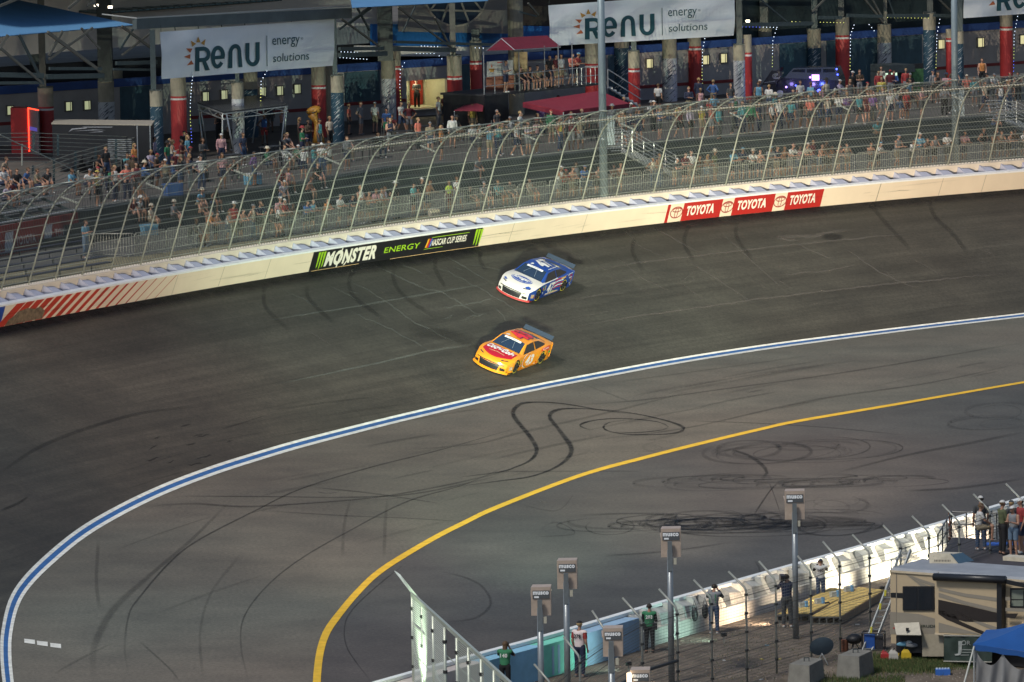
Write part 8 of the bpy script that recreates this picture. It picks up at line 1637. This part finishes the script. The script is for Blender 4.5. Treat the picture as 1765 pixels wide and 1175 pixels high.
def cblock(pts, hpx, label):
    q = [P(x, y, 0) for x, y in pts]; s = proj(q[0])[2]; o = top('concrete_block', label, 'concrete block', q[0], 'concrete barrier blocks'); h_ = hpx / s; c = sum(q, V(0, 0, 0)) / 4; mb = MB(); mb.hexa(q, [c.lerp(p, .88) + V(0, 0, h_) for p in q]); mb.build('body', cb, o)
    mb = MB(); m_ = (q[0] + q[3]) / 2; mb.bar(c + V(-.08, 0, h_), c + V(-.08, 0, h_ + .12), .03); mb.bar(c + V(.08, 0, h_), c + V(.08, 0, h_ + .12), .03); mb.bar(c + V(-.09, 0, h_ + .12), c + V(.09, 0, h_ + .12), .03); mb.build('lifting_loop', m_steel, o)
cblock([(1357, 1182), (1396, 1186), (1422, 1172), (1388, 1168)], 38, 'left concrete block at the bottom below the satellite dish'); cblock([(1441, 1169), (1482, 1172), (1507, 1160), (1470, 1156)], 40, 'right concrete block with a dark end face below the generator')
def can(x, y, w, h, c, label):
    q = P(x, y, 0); o = top('fuel_can', label, 'fuel can', q); mb = MB(); W = w / 49; Hh = h / 49; mb.hexa([q + V(sx * W / 2, sy * .12, 0) for sx, sy in ((-1, -1), (1, -1), (1, 1), (-1, 1))], [q + V(sx * W * .46, sy * .11, Hh * .7) for sx, sy in ((-1, -1), (1, -1), (1, 1), (-1, 1))]); mb.hexa([q + V(sx * W * .46, sy * .11, Hh * .7) for sx, sy in ((-1, -1), (1, -1), (1, 1), (-1, 1))], [q + V(sx * W * .22 - .02, sy * .08, Hh * .95) for sx, sy in ((-1, -1), (1, -1), (1, 1), (-1, 1))]); mb.build('body', c, o)
    mb = MB(); mb.tube([q + V(-.02, 0, Hh * .92), q + V(.05, 0, Hh * 1.12)], .025, 6); mb.build('spout', blk, o); mb = MB(); mb.tube([q + V(-.08, 0, Hh * .9), q + V(-.04, 0, Hh * 1.05), q + V(.05, 0, Hh * .95)], .02, 5); mb.build('handle', c, o)
can(1525, 1138, 14, 16, mat('can_red', (.32, .02, .02), .5), 'red fuel can left of the white one under the motorhome corner'); can(1540, 1139, 16, 19, mat('can_white', (.42, .40, .36), .5), 'off white water can between the red and the yellow cans'); can(1554, 1131, 13, 17, mat('can_yellow', (.55, .38, .02), .5), 'yellow fuel can behind, farther from the camera'); can(1562, 1138, 17, 20, mat('can_yellow', (.55, .38, .02), .5), 'yellow fuel can in front with black spout')
# ---- motorhome
tan_ = mat('rv_tan', (.42, .335, .22), .4, noise=.03, coat=.2); gsw = mat('rv_grey', (.23, .205, .165), .45, noise=.03); dk_ = mat('rv_dark', (.025, .02, .018), .4, noise=.1); rvb = mat('rv_black', (.012, .013, .016), .4, noise=.05)
RA = P(1536, 1136, 0); RB = P(1800, 1158, 0); ru = (RB - RA); ru.z = 0; RL = ru.length; ru.normalize(); rbk = V(-ru.y, ru.x, 0); rbk = rbk if rbk.y > 0 else -rbk
rv = top('motorhome', 'tan motorhome with brown swooshes, black window and roof air conditioner in the lower right corner', 'motorhome', RA); zr = ztop(RA, 983); zb_ = .55
def rface(x, y, off=0.0):
    d = ray(x, y); t = (RA - rbk * off - CAM).dot(rbk) / d.dot(rbk); return CAM + d * t
LEN = 8.5
mb = MB(); q = [RA + V(0, 0, zb_), RA + ru * LEN + V(0, 0, zb_), RA + ru * LEN + rbk * 2.5 + V(0, 0, zb_), RA + rbk * 2.5 + V(0, 0, zb_)]; mb.hexa(q, [p + V(0, 0, zr - zb_) for p in q]); mb.build('body', tan_, rv)
mb = MB(); q2 = [p + V(0, 0, zr - zb_ + .001) for p in q]; ins = [q2[0] + rbk * .06 + ru * .06, q2[1] + rbk * .06, q2[2] - rbk * .3, q2[3] - rbk * .3 + ru * .06]; mb.hexa(q2, [p + V(0, 0, .09) for p in ins]); mb.build('roof', mat('rv_roof', (.24, .26, .29), .7, noise=.12, scale=1.5), rv)
mb = MB(); mb.bar(RA - rbk * .03 + V(0, 0, zr - .02), RA + ru * LEN - rbk * .03 + V(0, 0, zr - .02), .05, .07); mb.build('roof_trim', mat('rv_trim', (.5, .42, .3), .4), rv)
# slide-out section
so_ = .22; mb = MB(); s0_, s1_ = rface(1617, 1060), rface(1729, 1060); zt_, zbt = rface(1650, 996).z, rface(1650, 1093).z; q = [V(p.x, p.y, zbt) for p in (s0_ - rbk * so_, s1_ - rbk * so_, s1_ + rbk * .02, s0_ + rbk * .02)]; mb.hexa(q, [V(p.x, p.y, zt_) for p in q]); mb.build('slide_out', tan_, rv)
mb = MB(); mb.bar(V(s0_.x, s0_.y, zbt) - rbk * (so_ + .02), V(s1_.x, s1_.y, zbt) - rbk * (so_ + .02), .05, .05); mb.build('slide_trim', mat('rv_trim', (.5, .42, .3)), rv)
def sw(pts, m, nm, off=None):
    # split the shape where the slide-out starts
    mb = MB(); xs_ = [p[0] for p in pts]
    of = (so_ + .012) if min(xs_) >= 1616 else .012
    if off is not None: of = off
    mb.add([rface(x, y, of) for x, y in pts], [tuple(range(len(pts)))]); return mb.build(nm, m, rv)
K = lambda pts, oy: [(1530 + a / 7.51, oy + b / 7.51) for a, b in pts]
for pts, m in [([(215, 355), (420, 432), (645, 505), (645, 545), (420, 475)], gsw), ([(215, 355), (400, 470), (645, 570), (645, 605), (560, 575), (420, 520)], gsw), ([(660, 545), (1000, 620), (1445, 680), (1445, 728), (1000, 665), (660, 585)], gsw), ([(660, 610), (1000, 720), (1445, 825), (1445, 875), (1000, 765), (660, 665)], gsw), ([(1525, 665), (1585, 668), (1585, 712), (1525, 710)], gsw), ([(1525, 805), (1765, 815), (1765, 860), (1525, 850)], gsw), ([(655, 700), (1000, 772), (1445, 880), (1445, 990), (1000, 985), (655, 885)], dk_), ([(40, 610), (205, 615), (205, 682), (40, 672)], rvb), ([(600, 680), (650, 675), (650, 830), (600, 820)], rvb), ([(1525, 880), (1690, 880), (1650, 945), (1525, 930)], dk_)]: sw(K(pts, 940), m, 'swoosh')
for pts, m in [([(30, 30), (400, 60), (645, 130), (645, 320), (430, 330), (385, 178), (75, 190), (30, 190)], gsw), ([(110, 190), (110, 320), (30, 320), (30, 190)], gsw), ([(655, 60), (760, 130), (1210, 320), (1330, 325), (930, 150), (860, 60), (655, 0)], dk_), ([(660, 170), (900, 235), (1200, 322), (660, 300)], gsw), ([(860, 0), (1070, 120), (1445, 240), (1445, 305), (1150, 180), (930, 60)], gsw)]: sw(K(pts, 1050), m, 'swoosh')
def rbox(x0, y0, x1, y1, dpt, m, nm, off=0.0, parent=None):
    a_, b_, c_, d_ = [rface(x, y, off) for x, y in ((x0, y1), (x1, y1), (x1, y0), (x0, y0))]; mb = MB(); mb.hexa([a_ + rbk * .02, b_ + rbk * .02, c_ + rbk * .02, d_ + rbk * .02], [p - rbk * dpt for p in (a_, b_, c_, d_)]); return mb.build(nm, m, parent or rv)
w1_ = rbox(1557, 1010, 1611, 1052, .05, rvb, 'window'); rbox(1559.5, 1012.5, 1582, 1049.5, .06, gl, 'pane', 0, w1_); rbox(1585, 1012.5, 1608, 1049.5, .06, gl, 'pane', 0, w1_)
w2_ = rbox(1742, 1013, 1790, 1047, .05, rvb, 'window'); rbox(1745, 1016, 1765, 1032, .06, mat('rv_glass_pale', (.16, .18, .15), .2), 'pane', 0, w2_); rbox(1745, 1034, 1765, 1044, .06, mat('rv_glass_pale', (.16, .18, .15)), 'pane', 0, w2_)
rbox(1725, 1003, 1733.5, 1092, .30, rvb, 'awning_arm', .0); mb = MB(); a_, b_ = rface(1610, 994, .35), rface(1733, 999, .35); mb.tube([a_, b_], .13, 10); mb.build('awning_roll', rvb, rv, True)
mb = MB(); a_, b_ = rface(1733, 1002, .3), rface(1790, 1014, .3); mb.bar(a_, b_, .06, .14); mb.build('awning_strut', rvb, rv)
rbox(1545, 1095, 1589, 1125, .012, rvb, 'storage_hatch'); 
mb = MB(); q = [rface(1545, 1095, .42), rface(1588, 1095.5, .42), rface(1584, 1073.5, .02), rface(1541, 1075, .02)]; mb.hexa(q, [p + V(0, -.02, .03) for p in q]); hd_ = mb.build('hatch_door', mat('hatch_pale', (.42, .39, .32), .5), rv); mb = MB(); mb.box(rface(1564, 1085, .40), .1, .06, .12); mb.build('latch', blk, hd_)
for x, y, w_, m in ((1560, 1110, .30, 'sky'), (1573, 1112, .22, 'grey'), (1567, 1108, .12, 'white')): mb = MB(); mb.ell(rface(x, y, .06), w_, .1, .09, 8, 5); mb.build('stored_item', cm(m), rv)
rbox(1590, 1093, 1627, 1131, .02, mat('door_tan', (.30, .265, .2), .5), 'cargo_door'); rbox(1536, 1120, 1544, 1134, .015, gsw, 'corner_skirt'); rbox(1540, 1081, 1543, 1083, .03, m_red, 'marker_light')
mb = MB(); g_ = lambda u, v: rface(1583 + u, 1081.5 - v, .03); word(mb, 'IRUDEI', g_, 5, 0, 4.8, 28, 0, .02); mb.build('lettering', mat('rv_letter', (.03, .04, .03), .5), rv)
mb = MB(); c_ = rface(1545, 1060, .015); mb.bar(rface(1545, 985, .012), rface(1545, 1094, .012), .025, .02); mb.bar(rface(1617, 985, .012), rface(1617, 1093, .012), .02, .02); mb.build('side_joint', gsw, rv)
# rear wheel shade and chassis
mb = MB(); mb.hexa([RA + V(.3, .3, .05), RA + ru * LEN + V(0, .3, .05), RA + ru * LEN + rbk * 2.2 + V(0, 0, .05), RA + rbk * 2.2 + V(0.3, 0, .05)], [RA + V(.3, .3, zb_), RA + ru * LEN + V(0, .3, zb_), RA + ru * LEN + rbk * 2.2 + V(0, 0, zb_), RA + rbk * 2.2 + V(.3, 0, zb_)]); mb.build('chassis', blk, rv)
# rear access ladder of the motorhome
for k in (0, 1): mb = MB(); mb.tube([RA - ru * .12 + rbk * (.3 + .4 * k) + V(0, 0, .7), RA - ru * .12 + rbk * (.3 + .4 * k) + V(0, 0, zr + .35)], .022, 5); mb.build('ladder_rail', alum, rv)
for i in range(8): mb = MB(); mb.tube([RA - ru * .12 + rbk * .3 + V(0, 0, .8 + i * .36), RA - ru * .12 + rbk * .7 + V(0, 0, .8 + i * .36)], .018, 4); mb.build('ladder_rung', alum, rv)
# air conditioner: wedge with a slotted front
zz0 = zr + .08; acp = lambda x, y: (lambda d: CAM + d * ((zz0 - CAMH) / d.z))(ray(x, y)); a_, b_ = acp(1602, 971), acp(1652, 971.5)
mb = MB(); d_ = rbk * .75; H_ = .36; mb.hexa([a_, b_, b_ + d_ + ru * .1, a_ + d_], [a_ + V(0, .06, H_) , b_ + V(-.28, .06, H_ - .02), b_ + d_ + V(-.2, 0, H_ * .8), a_ + d_ + V(0, 0, H_ * .85)]); ac = mb.build('air_conditioner', mat('ac_cream', (.48, .43, .33), .5), rv)
for r_ in range(2):
    for i in range(12 - r_): t = .16 + i * .052 + r_ * .03; q = a_.lerp(b_, t) + V(0, .02 - .02, .22 - r_ * .12); mb = MB(); mb.box(q + V(0, .015 + .03 * (1 - r_), 0), .022, .03, .07); mb.build('slot', gm_ if False else rvb, ac)
mb = MB(); mb.hexa([b_ + V(.01, .0, .0), b_ + V(.16, .1, 0), b_ + d_ + V(.18, 0, 0), b_ + d_ * .9], [b_ + V(-.27, .06, H_ - .02), b_ + V(-.26, .1, H_ - .02), b_ + d_ + V(-.2, 0, H_ * .8), b_ + d_ * .9 + V(-.25, 0, H_ * .8)]); mb.build('shroud', mat('ac_blue', (.05, .10, .15), .6), ac)
a_ = acp(1740, 968); mb = MB(); mb.box(a_ + V(.35, .2, .08), 1.0, .5, .14, atan2(ru.y, ru.x)); mb.build('roof_vent', mat('ac_cream', (.4, .4, .3)), rv)
# hanging dark green banner under the slide-out, with white print
hb = top('printed_banner', 'dark green banner with faded white print hanging below the motorhome side', 'banner', rface(1627, 1139, .3)); q = [rface(1627, 1139.5, .32), rface(1710, 1141, .32), rface(1712, 1094.5, .32), rface(1627, 1093.5, .32)]
mb = MB(); bf = lambda u, v: q[0].lerp(q[1], u).lerp(q[3].lerp(q[2], u), v) - rbk * (.03 * sin(u * 20) * sin(v * 5)); mb.grid(bf, 20, 8); mb.build('cloth', mat('banner_green', (.03, .045, .038), .4, noise=.3, scale=3), hb, True)
mb = MB(); bg_ = lambda u, v: bf(u, v) - rbk * .035; word(mb, 'J', bg_, .22, .22, .55, .16, 0, .01); word(mb, 'OR', bg_, .36, .62, .17, .2, 0, 0)
for i in range(3): word(mb, 'iiii', bg_, .36, .42 - i * .11, .06, .3) if False else patch(mb, bg_, [(.36, .44 - i * .1), (.62 - .05 * i, .44 - i * .1), (.62 - .05 * i, .465 - i * .1), (.36, .465 - i * .1)])
mb.build('print', mat('print_faded', (.26, .28, .27), .6, noise=.3, scale=8), hb)
for v in (.01, .97): mb = MB(); mb.bar(bf(0, v) - rbk * .03, bf(1, v) - rbk * .03, .03); mb.build('hem', mat('hem_pale', (.35, .34, .30), .6), hb)
# ---- blue tent with silver curtain
tn = top('canopy_tent', 'blue canopy tent with silver grey side curtain in the lower right corner', 'tent', P(1690, 1230, 0)); Yt = P(1690, 1225, 0).y; tq = lambda x, y, k=0.0: atY(x, y, Yt + k)
tb_ = mat('tent_blue', (.010, .075, .27), .6, noise=.08, scale=2)
L0, L1, L2, L3, pk_ = tq(1677, 1110, 0), tq(1880, 1140, 0), tq(1900, 1085, 3), tq(1700, 1085, 3), tq(1790, 1068, 1.5)
for a_, b_ in ((L0, L1), (L1, L2), (L2, L3), (L3, L0)):
    mb = MB(); mb.grid(lambda u, v: a_.lerp(b_, u).lerp(pk_, v) - V(0, 0, .12 * sin(pi * v) * (1 - v)), 10, 6); mb.build('roof_panel', tb_, tn, True)
for a_, b_ in ((L0, L1), (L3, L0)):
    mb = MB(); mb.grid(lambda u, v: a_.lerp(b_, u) - V(0, .01, .18 * v + .02 * sin(u * 30) * v), 16, 1); mb.build('valance', tb_, tn, True)
cu_ = mat('curtain_silver', (.30, .30, .30), .38, .35, noise=.1, scale=2); mb = MB()
hooks = [0, .28, .62, 1.0]
def cf(u, v):
    sag = 0
    for h0, h1 in zip(hooks[:-1], hooks[1:]):
        if h0 <= u <= h1: t = (u - h0) / (h1 - h0); sag = .42 * 4 * t * (1 - t)
    p = tq(1681, 1118, .1).lerp(tq(1850, 1142, .1), u); z = p.z - .02 - sag * (1 - v) ; z1_ = 0
    fold = .10 * sin(u * 46 + v * 3) * (.3 + .7 * v) + .12 * abs(sin((u * 3.2) * pi)) * (1 - v)
    return V(p.x, p.y - fold, z * (1 - v) + z1_ * v)
mb.grid(cf, 90, 24); mb.build('curtain', cu_, tn, True)
for x, y0, y1 in ((1679, 1112, 1240),): mb = MB(); mb.tube([tq(1679, 1113), tq(1679, 1240)], .03, 6); mb.build('leg', alum, tn)
mb = MB(); mb.tube([tq(1679, 1114), tq(1661, 1180, -1.2)], .028, 6); mb.build('guy_pole', mat('pole_white', (.45, .45, .4), .5), tn)
# blue crate of bottles, ground litter, grass
q = P(1625, 1163, 0); o = top('bottle_crate', 'blue and white plastic wrapped bottle pack on the dirt by the tent', 'crate', q); mb = MB(); mb.box(q + V(0, 0, .10), .48, .3, .2); mb.build('wrap', mat('crate_blue', (.03, .12, .42), .4), o)
for i in range(5): mb = MB(); mb.cyl(q + V(-.19 + i * .095, -.0, .18), .035, .06, 8); mb.build('bottle_top', mat('cap_pale', (.5, .6, .7), .4), o)
GR = random.Random(3); mb = MB()
for i in range(26000):
    r = GR.random()
    if r < .45: x, y = GR.uniform(1505, 1690), GR.gauss(1140, 6)
    elif r < .8: x, y = GR.uniform(1500, 1640), GR.gauss(1150, 5)
    elif r < .9: x, y = GR.uniform(1390, 1560), GR.gauss(1174, 5)
    else: x, y = GR.uniform(1220, 1500), GR.uniform(1090, 1175)
    if r > .9 and GR.random() < .7: continue
    p = P(x, y, .008); h = GR.uniform(.05, .17) * (1 if r < .9 else .5); a_ = GR.uniform(0, 6.3); w_ = .012; dx_, dy_ = cos(a_) * w_, sin(a_) * w_
    mb.add([p + V(-dx_, -dy_, 0), p + V(dx_, dy_, 0), p + V(GR.uniform(-.05, .05), GR.uniform(-.05, .05), h)], [(0, 1, 2)], GR.choice((0, 0, 1, 2)))
g = mb.build('grass', [mat('grass_a', (.04, .075, .018), .8), mat('grass_b', (.07, .10, .025), .8), mat('grass_c', (.14, .12, .05), .8)]); g['kind'] = 'stuff'; g['label'] = 'short green and dry grass around the motorhome'; g['category'] = 'grass'
mb = MB()
for i in range(2600):
    x, y = GR.uniform(1060, 1700), GR.uniform(1040, 1176); p = P(x, y, .008)
    if y < interp(wbase, x) + 6: continue
    r_ = GR.uniform(.012, .05); mb.ell(p, r_, r_ * GR.uniform(.6, 1), r_ * .6, 5, 3)
    mb.mi[-15:] = mb.mi[-15:]
g = mb.build('gravel', mat('gravel_stone', (.22, .19, .16), .9, noise=.5, scale=3)); g['kind'] = 'stuff'; g['label'] = 'loose stones scattered on the infield dirt'; g['category'] = 'gravel'
for i, (x, y, c) in enumerate([(1322, 1112, 'sky'), (1344, 1136, 'yellow'), (1313, 1136, 'yellow'), (1478, 1076, 'white'), (1312, 1171, 'white'), (1248, 1138, 'white'), (1176, 1105, 'cream')]):
    q = P(x, y, .02); o = top('litter_scrap', '%s scrap of litter %s on the infield dirt' % (NM.get(c, c), ['near the camera operator', 'right of the fence post', 'left of the fence post', 'near the plank decks', 'at the bottom edge', 'below the grey vest photographer', 'below the wall brace'][i]), 'litter', q); mb = MB(); mb.box(q, .14, .08, .03, i); mb.build('scrap', cm(c), o)
# ---- viewing platform behind the motorhome
rdk = mat('platform_rust', (.16, .04, .025), .6, noise=.2); vp = top('viewing_platform', 'raised scaffold viewing platform with black rails behind the motorhome', 'platform', P(1660, 1040, 0))
PZ = 1.6; py = lambda x, y, z=PZ: P(x, y, z); v0, v1, v2, v3 = py(1617, 967), py(1850, 985), py(1850, 935), py(1640, 926)
mb = MB(); mb.hexa([p - V(0, 0, .15) for p in (v0, v1, v2, v3)], [v0, v1, v2, v3]); mb.build('deck', mat('platform_floor', (.05, .045, .05), .7, noise=.2), vp)
mb = MB(); mb.bar(v0 - V(0, .03, .09), v1 - V(0, .03, .09), .06, .2); mb.build('edge_beam', rdk, vp)
for i in range(10):
    q = v0.lerp(v1, i / 9); mb = MB(); mb.bar(V(q.x, q.y, 0), q, .06); mb.build('support', rdk, vp)
for e0_, e1_, n_ in ((v3, v2, 8), (v0, v3, 3)):
    for hh in (.5, .95): mb = MB(); mb.tube([e0_ + V(0, 0, hh), e1_ + V(0, 0, hh)], .025, 5); mb.build('rail', rvb, vp)
    for i in range(n_ + 1): q = e0_.lerp(e1_, i / n_); mb = MB(); mb.bar(q, q + V(0, 0, .97), .045); mb.build('rail_post', rvb, vp)
st0 = P(1642, 965, .1); st1 = v3 + V(.1, 0, 0)
for k in (0, .5, 1.0): mb = MB(); mb.tube([py(1640, 967, .2) + V(0, 0, k), v3 + V(-.1, 0, k)], .03, 5); mb.build('stair_rail', rdk, vp)
for i in range(6): q = py(1640, 967, .2).lerp(v3, i / 6); mb = MB(); mb.box(q + V(.1, 0, .0), .5, .22, .04); mb.build('stair_tread', rvb, vp)
q = py(1745, 938); bmat = top('blue_mat', 'bright blue mat lying on the viewing platform', 'mat', q); mb = MB(); mb.box(q + V(0, 0, .03), 2.0, .5, .05); mb.build('sheet', mat('mat_blue', (.03, .12, .5), .6), bmat)
def vperson(x, fy, hy, ps, top_, tc, bot, bc, head, hc, label, face, z=PZ, skin=0):
    b = P(x, fy, z); h0 = 1.76 if ps not in ('sit', 'seat') else 1.30; sc = (proj(b)[1] - hy) / (proj(b)[1] - proj(b + V(0, 0, h0))[1]); sc = max(.9, min(1.12, sc)); return person(b, face, ps, top_, tc, bot, bc, head, hc, '', 'people on the viewing platform', sc, skin, .018, label)
vperson(1728, 955, 862, 'cross', 'longshirt', 'olive', 'trousers', 'black', 'cap', 'white', 'man in olive top and white cap standing on the viewing platform', rad(20))
vperson(1747, 959, 871, 'phone', 'tank', 'grey', 'shorts', 'denim_l', 'cap', 'white', 'man in grey tank top and white cap on the viewing platform', rad(230))
vperson(1760, 953, 858, 'stand', 'tshirt', 'red', 'shorts', 'navy', 'cap', 'white', 'person in red shirt and white cap at the right edge of the viewing platform', rad(200))
vperson(1744, 948, 862, 'stand', 'tshirt', 'dark_grey', 'trousers', 'black', 'cap', 'dark_grey', 'person in dark grey cap half hidden behind the grey tank top', rad(120))
q = P(1688, 955, PZ); person(q + V(0, .1, .46), rad(5), 'sit', 'tshirt', 'white', 'shorts', 'khaki', 'hair', 'brown', '', 'people on the viewing platform', 1.06, 0, .018, 'man in white shirt and khaki shorts perched high on the platform railing')
vperson(1691, 948, 850, 'stand', 'tshirt', 'dark_grey', 'trousers', 'denim', 'cap', 'white', 'person with white cap and blue jeans standing behind the perched man', rad(100))
# ================================================================== light given off by the floodlight fixtures
def spot(loc, target, energy, size_deg, blend, col, soft):
    l = bpy.data.lights.new('flood_light', 'SPOT'); l.energy = energy; l.spot_size = rad(size_deg); l.spot_blend = blend; l.color = col; l.shadow_soft_size = soft
    o = bpy.data.objects.new('flood_light', l); COL.objects.link(o); o.location = loc; o.rotation_euler = (Vector(target) - Vector(loc)).to_track_quat('-Z', 'Y').to_euler(); return o
warm = (1.0, .84, .62); warm2 = (1.0, .88, .70)
tg = [WL(s0(1650), 0, 1), WL(s0(1280), 0, 1), WL(s0(1000), 0, 1), WL(s0(700), 0, 1), WL(s0(380), 0, 1), WL(s0(60), 0, 1)]
M_ = MUS[:4]   # the four far fixtures; the two nearest shine past the left edge
for c, xt, e in ((M_[0], 1560, 1.15), (M_[1], 1180, 1.15), (M_[2], 830, 1.25), (M_[3], 330, .55)): spot(c, WL(s0(xt), 0, 1), FLOOD * e, 24, 1.0, (.78, 1.0, .74) if c is M_[2] else warm, .03)
# small low lights added to make the glow on the infield wall
def work(x, y, z, tx, ty, tz, e, col, label):
    b = P(x, y, 0); o = top('glow_light', label, 'work light', b); mb = MB(); mb.bar(b, b + V(0, 0, z), .05); mb.build('stand', postm, o); mb = MB(); mb.box(b + V(0, 0, z + .08), .18, .10, .12, .5); mb.build('head', blk, o)
    mb = MB(); mb.box(b + V(-.0, .07, z + .08), .14, .02, .09, .5); mb.build('lens', mat('glow_lens', (1, 1, 1), .4, noise=0, emit=(1, .9, .7), es=6), o)
    spot(b + V(0, .12, z + .08), (tx, ty, tz), e, 95, .8, col, .08)
for i_, (x, e, c_, lb_) in enumerate([(1000, 70, (.7, 1, .9), 'behind the 278 bib'), (1165, 90, (.6, 1, .85), 'beside the green 203 bib'), (1262, 330, (1, .74, .50), 'right of the grey vest photographer'), (1345, 420, (1, .80, .56), 'beside the camera operator'), (1440, 520, (1, .88, .66), 'right of the 160 bib'), (1525, 620, (1, .92, .70), 'left of the motorhome'), (1600, 620, (1, .92, .70), 'hidden behind the motorhome'), (1680, 450, (1, .80, .58), 'hidden below the viewing platform')]):
    q_ = IW(si(x), -1.9, 0); x_, y_, _ = proj(q_); t_ = IW(si(x), .1, .55); work(x_, y_, .22, t_.x, t_.y, t_.z, e * WK * .35, c_, 'small low added light shining on the infield wall ' + lb_)
c = gp[1]; spot(c + V(-1.0, -.6, .8), c + V(0.0, .0, 2.9), 1500, 70, .9, (.78, 1.0, .70), .1)
b = c + V(-1.0, -.7, 0); o = top('glow_light', 'small greenish work light at the foot of the tall mesh fence', 'work light', b); mb = MB(); mb.bar(b, b + V(0, 0, 1.1), .05); mb.build('stand', postm, o); mb = MB(); mb.box(b + V(0, 0, 1.15), .2, .1, .15); mb.build('head', blk, o)
